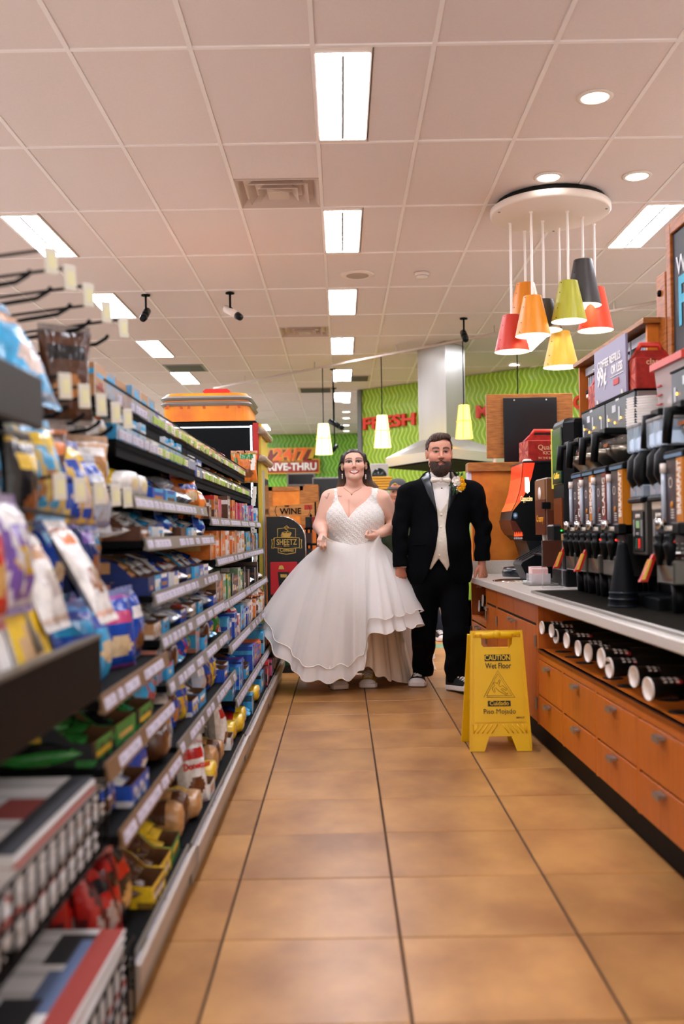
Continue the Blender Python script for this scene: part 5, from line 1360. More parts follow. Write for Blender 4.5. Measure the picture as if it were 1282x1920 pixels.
def bag(w_, h, dp, a, b, seed, crimp=True, bulge=1.0):
    m = MB().use(FILM); m.smooth = True; pr = printer(a, b, seed); rr = random.Random(seed)
    ph = [rr.uniform(0, 6) for _ in range(4)]
    def th(u, v): return dp/2*max(0, math.sin(PI*u))**.42*max(0, math.sin(PI*min(1, v*.97+.015)))**.6*bulge
    def fn(s):
        def g(u, v):
            t = th(u, v); wr = .0055*(math.sin(17*u + ph[0] + 5*v)*math.sin(11*v + ph[1]) + .5*math.sin(31*u - 9*v + ph[3]))*(0.3 + 1.5*abs(v-.5))
            pinch = 1 - .10*math.sin(PI*v)**2 + (.05*abs(2*v-1)**6)
            return (-dp/2 + s*(t + wr*(t > .002)), (u-.5)*w_*pinch, h*(v + .012*math.sin(9*u + ph[2])*(v > .9)))
        return g
    m.grid(fn(1), 16, 18, pr); m.grid(lambda u, v: fn(-1)(1-u, v), 8, 8, lambda u, v: LC[a])
    m.smooth = False
    if crimp:
        for z0, z1 in ((-.004, .004), (h-.004, h+.016)):
            for k in range(7):
                ya, yb_ = (-.5+k/7)*w_, (-.5+(k+1)/7)*w_
                m.quad((-dp/2 + .004*(k % 2), ya, max(z0, 0)), (-dp/2 + .004*((k+1) % 2), yb_, max(z0, 0)), (-dp/2 + .004*((k+1) % 2), yb_, z1), (-dp/2 + .004*(k % 2), ya, z1), mixc(LC[a], LC['w'], .3))
    return m.mesh('snack_bag')
def loaf(w_, h, dp, a, b, seed, bumps=0):
    """bread in a clear printed bag: rounded block, gathered tail at the front"""
    m = MB().use(FILM); m.smooth = True; rr = random.Random(seed)
    A, B = LC[a], LC[b]; n = 18; rs = []
    prof = [(-dp, .55), (-dp*.97, .85), (-dp*.85, 1), (-dp*.6, 1), (-dp*.35, 1), (-dp*.12, .95), (-dp*.03, .75), (0, .35)]
    dense = []
    for k in range(len(prof)-1):
        for q in range(3): dense.append((prof[k][0] + (prof[k+1][0]-prof[k][0])*q/3, prof[k][1] + (prof[k+1][1]-prof[k][1])*q/3))
    dense.append(prof[-1])
    i0 = len(m.v)
    for x, s in dense:
        for j in range(n):
            an = 2*PI*j/n; c, si = math.cos(an), math.sin(an); e = 3.2
            rad = (abs(c)**e + abs(si)**e)**(-1/e)
            bm = 1 + (.1*math.cos(x/dp*bumps*2*PI)*(1 if si > -.3 else 0) if bumps else .015*math.sin(40*x + j))
            m.v.append((x, c*rad*w_/2*s*(1 if not bumps else bm), h/2*(1 + si*rad*s*bm)))
    for k in range(len(dense)-1):
        for j in range(n):
            p = i0 + k*n + j; q = i0 + k*n + (j+1) % n
            f = k/len(dense); col = B if (.3 < f < .62 and 1 < j < 9) else (mixc(B, LC['w'], .5) if .4 < f < .52 else A)
            m.face([p, p+n, q+n, q], col)
    m.face([i0+j for j in range(n)], A); m.face([i0+(len(dense)-1)*n+j for j in range(n)][::-1], mixc(A, B, .5))
    return m.mesh('bread_bag')
def pack(w_, h, dp, a, b, seed):
    """flow-wrapped pastry lying flat, crimped ends to front and back"""
    m = MB().use(FILM); m.smooth = True; pr = printer(a, b, seed)
    def fn(u, v):
        x = -dp*v; e = max(0, math.sin(PI*min(1, max(0, (v*1.12-.06)))))**.4; an = 2*PI*u
        return (x, w_/2*math.cos(an)*(.82+.18*e), h/2*(1 + math.sin(an)*(.06+.94*e)))
    m.grid(fn, 12, 8, lambda u, v: pr(v, (u*2) % 1), wrap=True)
    return m.mesh('wrapped_pack')
def pouch(w_, h, dp, a, b, seed): return bag(w_, h, dp*.8, a, b, seed, True, 1.1)
KIND = {'C': ('carton', carton, .125, .145, .30, 'carton', 'carton'), 'D': ('display_tray', tray, .17, .125, .32, 'display tray', 'tray'), 'B': ('snack_bag', bag, .17, .21, .095, 'snack bag', 'bag'),
        'P': ('wrapped_pack', pack, .095, .06, .17, 'wrapped pack', 'snack'), 'L': ('bread_loaf', loaf, .14, .13, .28, 'bread loaf', 'bread'), 'U': ('bun_bag', lambda *a: loaf(*a, bumps=3), .18, .10, .26, 'bun bag', 'bread'), 'S': ('snack_pouch', pouch, .17, .23, .1, 'snack pouch', 'bag')}
_pm = {}
def pmesh(k, w_, h, dp, a, b, var):
    key = (k, round(w_, 2), round(h, 2), round(dp, 2), a, b, var)
    if key not in _pm: _pm[key] = KIND[k][1](w_, h, dp, a, b, hash_(key))
    return _pm[key]
def hash_(key): return sum(ord(ch)*(i+3)*7 for i, ch in enumerate(repr(key))) % 99991
NPROD = 0
WORDS = {'Swr': ['Swr', 'middle bay', .14, 'Donettes', [], -.75, '#C2221C'], 'Swo': ['Swo', 'far bay', .57, 'QUEST', [], -.8, '#1A1A1A']}
def fill(spec, y0, y1, z, X, gap, shelfname, bayname, tilt=0.0):
    """stand the packages of one shelf from the near end y0 to the far end y1"""
    global NPROD
    toks = []
    for t in spec.split():
        n = 1
        if '*' in t: t, n = t.split('*'); n = int(n)
        toks += [t]*n
    total = sum(KIND[t[0]][2] for t in toks)
    reps = max(1, round((y1-y0)/(total + .006*len(toks))))
    toks = toks*reps; total = sum(KIND[t[0]][2] for t in toks)
    sc = (y1-y0-.006*len(toks))/total
    y = y0
    for i, t in enumerate(toks):
        k, a, b = t[0], t[1], t[2]
        nm, _, w_, h, dp, kn, cat = KIND[k]
        w_ = w_*sc*.97; h = min(h*(1 if k != 'P' else min(1.3, sc)), gap - .03)*(R.uniform(.7, 1) if k in 'CB' and y0 > 4 else 1)
        me = pmesh(k, w_, h, dp, a, b, i % 2)
        cx = y + w_/2 + .003*sc; y += w_/.97 + .006
        set_ = R.uniform(.012, .035)
        cn = CNAME[a] + ((' and ' + CNAME[b]) if b != a else '')
        o = link(nm, me, None, (X - set_, cx, z + .0005), (0, R.uniform(-.03, .0) if k in 'BS' else 0, R.uniform(-.05, .05)))
        if k in 'BS': o.rotation_euler.y = -R.uniform(.06, .16); o.location.x -= .01; o.location.z += .002
        tag(o, '%s %s, %s from near end, %s, %s' % (cn, kn, ORD[i], shelfname, bayname), cat, 'packages on the ' + shelfname + ' of the ' + bayname)
        NPROD += 1
        if k in 'BS' and gap > .16 and y0 < 4.8 and i % 2 == 0: o.rotation_euler.z = -R.uniform(.25, .6); o.location.x -= .012
        if t in WORDS and [t, bayname] == WORDS[t][:2] and z == WORDS[t][2] and not WORDS[t][4]:
            WORDS[t][4].append(1); o.rotation_euler.z = WORDS[t][5]
            text(WORDS[t][3], w_*.24, (.004, 0, h*.62), FACE_PX, M('pack_print' + t, WORDS[t][6], r=.4), o, .0008, .03)
        if k == 'D' and gap > .1:
            n2 = 3
            for q in range(n2):
                me2 = pmesh('P', .075*sc*1.5 if sc < 1.4 else .11, min(.07, h*.6), .2, b, a, q)
                e = link('wrapped_pack', me2, None, (X - set_ - .03 - .02*q, cx + (-.5, .5, .0)[q]*w_*.42, z + .006 + (.004, .02, .05)[q]), (R.uniform(-.2, .2), -.10, R.uniform(-.1, .1)))
                tag(e, '%s wrapped pastry in %s tray from near end, %s, %s, %s one' % (CNAME[b], ORD[i], shelfname, bayname, ('nearer', 'farther', 'upper')[q]), 'snack', 'pastries in display trays')
                NPROD += 1
        if k == 'P':
            for q, (ddx, dz, wd) in enumerate(((-.175, 0, 'rear'), (-.05, h*.8, 'topmost'))):
                if dz and (i % 3 == 1 or gap < .115): continue
                e = link(nm, me, None, (X - set_ + ddx, cx + R.uniform(-.008, .008), z + .001 + dz), (R.uniform(-.1, .1), R.uniform(-.06, .02), R.uniform(-.12, .12)))
                tag(e, '%s %s %s, %s from near end, %s, %s' % (wd, cn, kn, ORD[i], shelfname, bayname), cat, 'packages on the ' + shelfname + ' of the ' + bayname)
        if k in 'BS' and gap > .12:
            # a second pack stands right behind the first
            e = link(nm, me, None, (X - set_ - dp*1.05, cx + R.uniform(-.01, .01), z + .0005), (0, -R.uniform(.05, .12), R.uniform(-.06, .06)))
            tag(e, '%s %s behind the %s one from near end, %s, %s' % (cn, kn, ORD[i], shelfname, bayname), cat, 'packages on the ' + shelfname + ' of the ' + bayname)

SHELF = M('shelf_black', '#060607', r=.8, ior=1.2); RAIL = M('price_rail_grey', '#7E776E', r=.4, m=.3); RAILT = M('price_rail_wood', '#6E5236', r=.5)
TAGW = M('tag_white', '#C6C3D4', r=.5); TAGL = M('tag_lime', '#A8C83A', r=.5); TAGY = M('tag_cream', '#E2DCC0', r=.5)
tagmesh = {}
def tagm(w_, mat, h=.03):
    key = (round(w_, 3), mat.name, h)
    if key not in tagmesh:
        m = MB().use(mat).box(-.0012, .0012, 0, w_, 0, h); m.use(M('tag_print', '#8E8C9C', r=.5)).box(.0012, .0016, w_*.15, w_*.7, h*.2, h*.32).box(.0012, .0016, w_*.15, w_*.5, h*.5, h*.7)
        tagmesh[key] = m.mesh('price_tag')
    return tagmesh[key]
def bay(y0, y1, shelves, name, label, back=1.62, end=True):
    r = thing(name, label, 'shelving', (0, y0, 0), group='bays of the snack shelving'); L_ = y1-y0
    MB().use(M('back_panel_black', '#121213', r=.6)).box(-1.12, -1.08, 0, L_, 0, back).build('back_panel', r)
    for yy in (.0, L_-.03): MB().use(SHELF).box(-1.08, -1.05, yy, yy+.03, 0, back).build('upright', r)
    for i, (z, X, spec, style) in enumerate(shelves):
        base = i == len(shelves)-1
        s = MB().use(SHELF).box(-1.08, X, .004, L_-.004, z-.022, z).build('shelf', r)
        if style == 'fence':
            m = MB().use(SHELF).box(X-.004, X, .004, L_-.004, z-.055, z-.02)
            n = int(L_/.022)
            for k in range(n): m.tube([(X+.002, .004+(L_-.008)*(k+.5)/n, z-.02), (X-.01, .004+(L_-.008)*(k+.5)/n, z-.05)], .004, 4)
            m.build('rail_spring', s)['kind'] = 'stuff'
            MB().use(M('fence_clear', '#C8CCD8', r=.1, alpha=.3)).box(X+.004, X+.007, .004, L_-.004, z, z+.05).build('product_stop', s)
            MB().use(SHELF).tube([(X+.006, .004, z+.052), (X+.006, L_-.004, z+.052)], .004, 5).build('top_wire', s)
            th = .028; tz = z+.002; tx = X+.009
        else:
            m = MB().use(RAIL if style != 'wood' else RAILT).prism([(X-.004, z-.03), (X+.012, z-.032), (X+.002, z+.012), (X-.004, z+.012)], .004, L_-.004); m.build('price_rail', s)
            th = .026; tz = z-.024; tx = X+.0105
        y = .02
        rr = random.Random(int(z*100) + int(y0*10))
        while y < L_-.07:
            w_ = rr.choice((.05, .07, .09))
            mat = rr.choice((TAGL, TAGL, TAGY)) if (style == 'fence' and y0 + y > 3.8) else TAGW
            if rr.random() < .82:
                o = link('price_tag', tagm(w_, mat, th), s, (tx, y, tz), (0, -.22 if style != 'fence' else 0, 0))
            y += w_ + rr.choice((.004, .008, .03))
        if base:
            MB().use(RAIL).box(X-.03, X+.0, 0, L_, .02, z-.03).build('kick_plate', r)
            MB().use(M('base_lip', '#A89C90', r=.4, m=.4)).prism([(X, z-.05), (X+.022, z-.05), (X+.024, z+.004), (X+.012, z+.006), (X, z-.01)], 0, L_).build('base_lip', r)
    return r
BAYS = [
 ('near bay', 2.28, 3.15, [(.75, -.56, 'Bbc Bcb Bbm Bbw', 'wood'), (.595, -.55, 'Dkg Dgk Dkg Bcr', 'wood'), (.44, -.52, 'Bwb Dbw Bbw Ldw', 'wood'), (.14, -.50, 'Brk Bkr Dyd Dyd Dgy', 'rail')]),
 ('middle bay', 3.15, 4.85, [(1.57, -.75, 'Ctc*6 Bwm Bpw Bwm', 'fence'), (1.435, -.71, 'Bwo Ccw*4 Bwg Bwt', 'fence'), (1.245, -.66, 'Uwy*2 Dbc Dcb Psw*4 Bob', 'rail'), (1.11, -.625, 'Ddw Dcw Dwc Pws*3 Bbc', 'rail'), (.935, -.60, 'Dnt Dcw Dbw Dwb Pwr*3', 'rail'), (.795, -.58, 'Dtw Dcw Psw*2 Dbw Pwr', 'rail'), (.65, -.56, 'Cco Dcm Ldw Pcw*2 Bbr Bgr', 'rail'), (.455, -.53, 'Ssw Bbd Syb Dbw Dcw', 'rail'), (.14, -.492, 'Ltd Ldt Uty Swr Dwt Uyr', 'rail')]),
 ('third bay', 4.85, 6.3, [(1.57, -.75, 'Pto*4 Bow Pty*4 Pot*3', 'fence'), (1.41, -.71, 'Cbw Cbw Ptw*4 Pso Por*2', 'fence'), (1.2, -.64, 'Bow Cdw Cdo Cor Cmr', 'rail'), (1.0, -.615, 'Cot Cow Coy Cot Cwo', 'rail'), (.78, -.59, 'Cdt Cdo Cwg Cgy Ckd', 'rail'), (.57, -.56, 'Brw Ccb Cbw Cbw Cwr', 'rail'), (.31, -.53, 'Dcw Dbc Cbc Cbn Cbr', 'rail'), (.14, -.487, 'Uyr Uyb Pcb*2 Cck', 'rail')]),
 ('far bay', 6.3, 7.75, [(1.57, -.75, 'Pod*4 Prd*4 Pdt*3', 'fence'), (1.41, -.71, 'Pty*4 Pod*3 Pyt*3', 'fence'), (1.2, -.64, 'Cor Cmr Cbp Cmw Ccb Ccw', 'rail'), (1.0, -.615, 'Cwo Cdk Ccg Cct Cdb', 'rail'), (.78, -.59, 'Ckd Cdk Pws*5 Pks', 'rail'), (.57, -.56, 'Cwy Cow Cow Swo Swd', 'rail'), (.31, -.53, 'Cbr Cor Cor Cck Ccg', 'rail'), (.14, -.482, 'Cnk Ckr Crk Ckm Cmk', 'rail')]),
]
SN = ['top shelf', 'second shelf', 'third shelf', 'fourth shelf', 'fifth shelf', 'sixth shelf', 'seventh shelf', 'eighth shelf']
for bn, y0, y1, sh in BAYS:
    bay(y0, y1, sh, 'snack_shelving', {'near bay': 'near bay of the black snack shelving, hooks above and four shelves below', 'middle bay': 'middle bay of the black snack shelving, packed on nine shelves', 'third bay': 'third bay of the black snack shelving with brown and orange cartons', 'far bay': 'far bay of the black snack shelving ending at the black cooler'}[bn], 1.8 if bn == 'near bay' else 1.6)
    for i, (z, X, spec, st) in enumerate(sh):
        gap = (sh[i-1][0] - z) if i else .145
        if bn == 'near bay' and i == 0: gap = .33
        fill(spec, y0+.012, y1-.012, z, X, gap-.005, SN[i] if i < len(sh)-1 else 'bottom shelf', bn)

# printed names on two packages near the tiles
def on_pack(body, size, px, py, d, mat, X):
    p = at(px, py, d); text(body, size, p, (PI/2, 0, PI/2-.9), mat, None, .0006, .02)

# ------------------------------------------------------------------ hooks with hanging bags above the near bay and in the rack beside the camera
def hook(y, z, X, lb, low=True):
    h = thing('display_hook', lb, 'hook', (-1.05, y, z - .02), group='display hooks with price flags', rot=(0, -.15, 0))
    L_ = X + 1.05
    MB().use(BLACK).tube([(0, 0, 0), (L_-.04, 0, 0), (L_-.01, 0, .012), (L_, 0, .022)], .0055, 6).build('peg', h)
    MB().use(BLACK).tube([(0, 0, .075), (L_+.05, 0, .062)], .0042, 5).build('flag_arm', h)
    m = MB().use(M('flag_cream', '#D2CDBE', r=.5)).box(-.002, .002, -.02, .02, -.035, .027, ch=.001); m.use(M('flag_lemon', '#DAD6AA', r=.5)).box(.0022, .0028, -.01, .013, -.022, .012); m.build('price_flag', h, (L_+.05, 0, .04), (0, .15, -.55))
rowlab = {1.69: 'top hook row', 1.415: 'second hook row', 1.17: 'third hook row'}
for z, ys in ((1.69, (2.3, 2.46, 2.64, 2.84, 3.06)), (1.415, (2.4, 2.58, 2.76, 2.94, 3.1)), (1.17, (2.34, 2.52, 2.72, 2.92, 3.08))):
    for k, y in enumerate(ys): hook(y, z, -.70, 'black display hook with cream price flag, %s from the near end, %s' % (ORD[k], rowlab[z]))
def hang(a, b, X, y, ztop, h, w_, dp, lb, lean=0.0, kind='snack_bag', rz=0.0):
    me = bag(w_, h, dp, a, b, hash_((a, b, X, y)), False)
    o = link(kind, me, None, (X + dp/2 - math.sin(lean)*h*-1 if False else X + dp/2, y, ztop-h), (0, 0, rz))
    o.rotation_euler = (0, -lean, rz)
    o.location = (X + dp/2*math.cos(lean) + h*math.sin(lean), y, ztop - h*math.cos(lean))
    for nm, z0, z1 in (('top_seal', h-.008, h+.02), ('bottom_seal', -.016, .006)):
        m = MB().use(FILM, COLS[a]); n = 9
        for q in range(n):
            ya, yb_ = (-.5+q/n)*w_, (-.5+(q+1)/n)*w_
            xa, xb = -dp/2 + .003*(q % 2), -dp/2 + .003*((q+1) % 2)
            m.quad((xa, ya, z0), (xb, yb_, z0), (xb, yb_, z1), (xa, ya, z1), mixc(LC[a], LC['w'], .25)); m.quad((xa-.002, ya, z0), (xa-.002, ya, z1), (xb-.002, yb_, z1), (xb-.002, yb_, z0))
        m.build(nm, o)
    return tag(o, lb, 'bag', 'bags hanging on the near hooks')
hang('c', 't', -.79, 2.22, 1.67, .25, .19, .07, 'bright cyan cookie bag hanging tilted from the top hooks', .5, rz=-.15)
hang('d', 'k', -.80, 2.80, 1.71, .25, .15, .07, 'dark brown pouch with black band facing the camera, top hooks', .03, rz=-1.0)
hang('d', 'o', -.80, 2.58, 1.41, .2, .17, .09, 'brown and orange bag under the brown pouch, second hook row', 0, rz=-.7)
hang('t', 'w', -.78, 2.94, 1.41, .16, .18, .09, 'tan and white bag on the second hook row', 0, rz=-.7)
hang('w', 't', -.77, 3.1, 1.41, .15, .15, .09, 'white bag at the far end of the second hook row')
hang('c', 'y', -.77, 2.40, 1.41, .22, .17, .11, 'shiny cyan foil bag with yellow label, second hook row, nearest', .18, rz=-.35)
hang('b', 'y', -.77, 2.66, 1.385, .22, .17, .11, 'shiny blue and yellow foil bag beside the cyan foil bag', .25, rz=-.35)
hang('s', 'b', -.76, 2.84, 1.36, .2, .17, .11, 'silver and blue foil bag lowest beside the shelves', .25, rz=-.3)
hang('b', 'c', -.76, 2.52, 1.165, .18, .16, .09, 'blue pouch on the third hook row behind the white pretzel bag', .1)
hang('c', 'd', -.76, 2.92, 1.165, .14, .17, .1, 'cyan bag with brown picture on the third hook row')
hang('n', 'p', -.72, 2.72, 1.165, .2, .15, .09, 'navy and purple bag on the third hook row', .1)
# --- rack nearest the camera: header board, magazines, newspapers
r = thing('magazine_rack', 'black magazine and newspaper rack at the near end of the shelving', 'rack', (0, 1.15, 0)); L_ = 1.11
MB().use(M('rack_black', '#080809', r=.7, ior=1.2)).box(-1.12, -1.08, 0, L_, 0, 1.8).build('back_panel', r)
MB().use(M('header_grey', '#2B2926', r=.6)).box(-.62, -.6, 0, .87, 1.345, 1.45, ch=.004).build('header_board', r)
MB().use(SHELF).box(-1.08, -.62, 0, .87, 1.36, 1.38).build('top_shelf', r)
MB().use(M('ledge_black', '#060709', r=.5, ior=1.2)).box(-.565, -.55, 0, L_, .765, .90, ch=.004).build('ledge_panel', r)
MB().use(SHELF).box(-1.08, -.565, 0, L_, .765, .79).build('magazine_shelf', r)
MB().use(M('ledge_edge', '#5A564E', r=.4)).box(-.568, -.547, 0, L_, .898, .906).build('ledge_edge', r)
MB().use(SHELF).box(-1.08, -.55, 0, L_, .42, .435).build('paper_shelf', r)
MB().use(SHELF).box(-1.08, -.50, 0, L_, .03, .05).build('base_shelf', r)
for x in (.02, 1.09): MB().use(SHELF).box(-1.08, -1.04, x-.02, x+.02, 0, 1.8).build('upright', r)
MB().use(M('grey_divider', '#8C8882', r=.4)).tube([(-.74, .83, 1.2), (-.6, .83, .9)], .008, 6).build('divider_rod', r)
for z, X, zt in ((.435, -.54, .575), (.05, -.485, .225)):
    m = MB().use(BLACK)
    for k in range(18): m.tube([(X, .02+k*.063, z), (X, .02+k*.063, zt)], .0035, 4)
    for q in range(3): m.tube([(X, .01, z+(zt-z)*q/2), (X, L_-.01, z+(zt-z)*q/2)], .0035, 4)
    for k in range(12): m.tube([(X-.045*k, L_-.01, z), (X-.045*k, L_-.01, zt)], .0035, 4)
    for q in range(4): m.tube([(X, L_-.01, z+(zt-z)*q/3), (X-.5, L_-.01, z+(zt-z)*q/3)], .0035, 4)
    b = m.build('wire_basket', r); b['kind'] = 'stuff'
PAPER = M('newsprint', '#CFCBC6', r=.8, attr=True)
def newspaper(w_, dp, seed, band):
    """folded paper: rounded fold edge, printed front page with photographs and columns"""
    m = MB().use(PAPER); rr = random.Random(seed); t = .022; W0 = lin('#D6D2CE')
    blocks = [(rr.uniform(0, .7), rr.uniform(0, .7), rr.uniform(.15, .35), rr.uniform(.12, .3), lin(rr.choice(('#2A2A2C', '#8A3A34', '#5A6A8A', '#6A625C', '#3A3A40')))) for _ in range(6)]
    def f(u, v):
        if v < .14: return lin(band)
        for x, y, a, b, c in blocks:
            if x < u < x+a and y < v < y+b: return c
        return W0 if int(u*22) % 3 else lin('#BDB9B5')
    m.grid(lambda u, v: (-dp + v*dp, u*w_, t), 18, 14, lambda u, v: f(u, 1-v))
    for q in range(4):
        z0, z1 = t*q/4, t*(q+1)/4 - .0012
        m.box(-dp, .004*math.sin(q*2+seed), 0, w_, z0, z1, '#CFCBC8')
    return m.mesh('newspaper')
for st, (z, X, n, lbn) in enumerate(((.05, -.50, 9, 'lower'), (.435, -.555, 7, 'upper'))):
    for side, yy in ((0, .52), (1, -.0)):
        for k in range(n - side*2):
            ow = .56 if side == 0 else .48
            o = link('newspaper', newspaper(ow-.02, .36, 5*k+st*50+side*17, ('#9A3A30', '#2A2A2E')[st]) if k == n - side*2 - 1 or k < 1 else bpy.data.objects['newspaper' if len([1]) else ''].data, None, (X + R.uniform(-.006, .004), 1.15 + yy + R.uniform(0, .01), z + .0005 + .0228*k), (0, 0, R.uniform(-.012, .012)))
            tag(o, 'folded newspaper in the %s wire basket, %s stack, %s from the bottom' % (lbn, ('farther', 'nearer')[side], ORD[k]), 'newspaper', 'newspapers in the wire baskets')
# magazines leaning behind the ledge
def magazine(y, X, zt, a, b, lb, w_=.21):
    pr = printer(a, b, hash_((y, a, b))); h = .28
    m = MB().use(CARD); m.grid(lambda u, v: (.004, u*w_, v*h), 10, 12, pr)
    m.box(-.004, .0035, 0, w_, 0, h, '#E8E4E0')
    o = m.build('magazine', None, (X, y, zt), (0, -.28, 0)); tag(o, lb, 'magazine', 'magazines in the near rack')
magazine(1.86, -.585, .80, 'y', 'w', 'yellow and white magazine farthest along behind the black ledge')
magazine(1.62, -.585, .80, 'w', 'r', 'white and red magazine behind the black ledge, next toward the camera')
magazine(1.74, -.64, .83, 'r', 'k', 'red magazine standing in the second row behind the ledge')
magazine(2.06, -.64, .83, 'k', 'y', 'black magazine with yellow banner next to the grey divider rod', .18)
magazine(1.4, -.64, .83, 'g', 'w', 'green magazine nearest the camera behind the ledge')
hang('w', 't', -.70, 2.12, 1.16, .22, .17, .07, 'white pretzel pouch hanging in front of the magazines, left one', .42)
hang('w', 'o', -.68, 2.38, 1.16, .24, .16, .05, 'white pretzel pouch with orange picture hanging tilted, right one', .5)
hang('p', 'w', -.66, 1.92, 1.2, .2, .18, .08, 'purple snack pouch above the magazines', .15)
hang('r', 'w', -.64, 1.74, 1.18, .2, .16, .07, 'red and white pouch at the left edge above the magazines', .1)
hang('k', 'c', -.72, 1.98, 1.34, .2, .16, .08, 'black bag with cyan stripe in the shade under the header board')
hang('k', 'y', -.70, 2.16, 1.34, .2, .16, .08, 'black bag with yellow label under the end of the header board')
hang('d', 'k', -.70, 1.8, 1.34, .2, .16, .08, 'brown and black bag under the header board, nearest the camera')
hk = thing('display_hook', 'black wire hook bar holding the bags under the header board', 'hook', (0, 1.7, 0))
MB().use(BLACK).tube([(-.70, 0, 1.345), (-.70, .55, 1.345)], .005, 6).build('bar', hk); MB().use(BLACK).tube([(-.66, 0, 1.195), (-.66, .75, 1.175)], .005, 6).build('lower_bar', hk); MB().use(BLACK).tube([(-1.08, .2, 1.345), (-.70, .2, 1.345)], .005, 6).tube([(-1.08, .2, 1.19), (-.66, .2, 1.19)], .005, 6).build('brackets', hk)
# magazine at the end of the bag row and two stacked boxes on the header shelf
for k, (y, a, b) in enumerate(((1.55, 'w', 'b'), (1.75, 'k', 'w'))):
    tag(link('carton', carton(.16, .1, .24, a, b, k+3), None, (-.64, y, 1.381)), ('white and blue carton on the header shelf nearest the camera', 'black and white carton on the header shelf')[k], 'carton')
# orange chip bags hanging at the far end
for k, (px0, px1, lb) in enumerate(((437, 458, 'orange chip bag hanging at the far end, left and turned edge-on'), (452, 474, 'orange chip bag hanging at the far end with front to the camera'))):
    p = at((px0+px1)/2, 848, 7.85 - .02*k); b_ = at((px0+px1)/2, 905, 7.85)
    me = bag(.16 - .04*(1-k), p[2]-b_[2], .07, 'o', 'g', 31+k, True)
    o = link('chip_bag', me, None, (p[0], 7.88 - .05*k, b_[2]), (0, 0, -PI/2 + (.5, .2)[k])); tag(o, lb, 'bag', 'orange chip bags')
h = thing('display_hook', 'black hook holding the orange chip bags on the cooler end', 'hook', (o.location.x - .02, 8.05, p[2]+.0)); MB().use(BLACK).tube([(0, 0, 0), (0, -.26, 0), (0, -.28, .015)], .005, 5).tube([(0, -.02, 0), (-.06, -.24, .0)], .004, 5).build('wire', h)
# cartons behind the two lower racks of the crest sign: yellow bag and donut bag get their printed names
# ================================================================== people
SKIN = M('skin', '#D9A58C', r=.5, attr=True, sss=.12, bump=(220, .04))
def rotm(yaw=0, pitch=0, roll=0):
    return np.array((Matrix.Rotation(yaw, 3, 'Z') @ Matrix.Rotation(pitch, 3, 'X') @ Matrix.Rotation(roll, 3, 'Y')))
def head(S, c, s, A, man=True, jaw=1.0, smile=0.0, wx=1.0, top=0.0):
    jr = 1.0 if man else .8; nn = 1.0 if man else .76
    """head in its own frame: x to the viewer's right, -y the way it looks, z up, origin between the eyes inside the skull"""
    S.frame(c, A); q = lambda *p: (p[0]*s*wx, p[1]*s, p[2]*s)
    S.ell(q(0, .018, .04 - top*.6), q(.077, .096, .083 - top*.4), .01*s)
    S.ell(q(0, -.012, -.03), q(.066*jaw, .076, .088), .03*s)
    S.ell(q(0, -.045, .05 - top*.8), q(.058, .045, .05), .03*s)
    for e in (-1, 1): S.cap(q(e*.04*jaw*(1 if man else .92), -.012, -.078), q(e*.012*jr, -.062, -.102), .024*s*jr, .021*s*jr, .03*s)
    S.ell(q(0, -.066, -.1), q(.02, .018, .017), .02*s)
    for e in (-1, 1):
        S.ell(q(e*.040, -.058, -.034 + .006*smile), q(.026, .024, .024), .022*s)
        S.cap(q(e*.012, -.083, .019), q(e*.046, -.072, .019), .009*s, .007*s, .012*s)
        S.ell(q(e*.0315, -.094, .001), q(.017, .014, .011), .012*s, 'sub')
        S.ell(q(e*.0315, -.074, .0005), q(.0145, .0128, .0115), .003*s)
        S.cap(q(e*.016, -.0875, .0085), q(e*.046, -.079, .0065), .0042*s, .0034*s, .004*s)
        S.ell(q(e*(.079 if man else .0775), .012, -.012), q(.011, .021, .032 if man else .028), .008*s)
        S.ell(q(e*(.085 if man else .084), .006, -.010), q(.006, .011, .018), .004*s, 'sub')
    S.cap(q(0, -.082, .012), q(0, -.108, -.033), .0075*s*nn, .0115*s*nn, .01*s)
    for e in (-1, 1): S.ell(q(e*.012*nn, -.096, -.037), q(.0085*nn, .011, .0085*nn), .007*s)
    for e in (-1, 1): S.ell(q(e*.0065, -.104, -.0455), q(.0036, .006, .003), .002*s, 'sub')
    w_ = .021 + .008*smile
    for e in (-1, 1):
        S.cap(q(0, -.0905, -.0635), q(e*w_, -.078 + .004*smile, -.0655 + .008*smile), .0062*s, .0035*s, .005*s)
        S.cap(q(0, -.0885, -.0755 - .004*smile), q(e*w_*.8, -.079, -.0725 + .006*smile), .0068*s, .0042*s, .005*s)
    if smile: S.ell(q(0, -.094, -.0685), q(.021, .010, .0048), .002*s, 'sub'); S.ell(q(0, -.078, -.067), q(.022, .0085, .008), .001*s)
    else: S.cap(q(-.018, -.094, -.0693), q(.018, -.094, -.0693), .0018*s, .0018*s, .003*s, 'sub')
    S.frame()
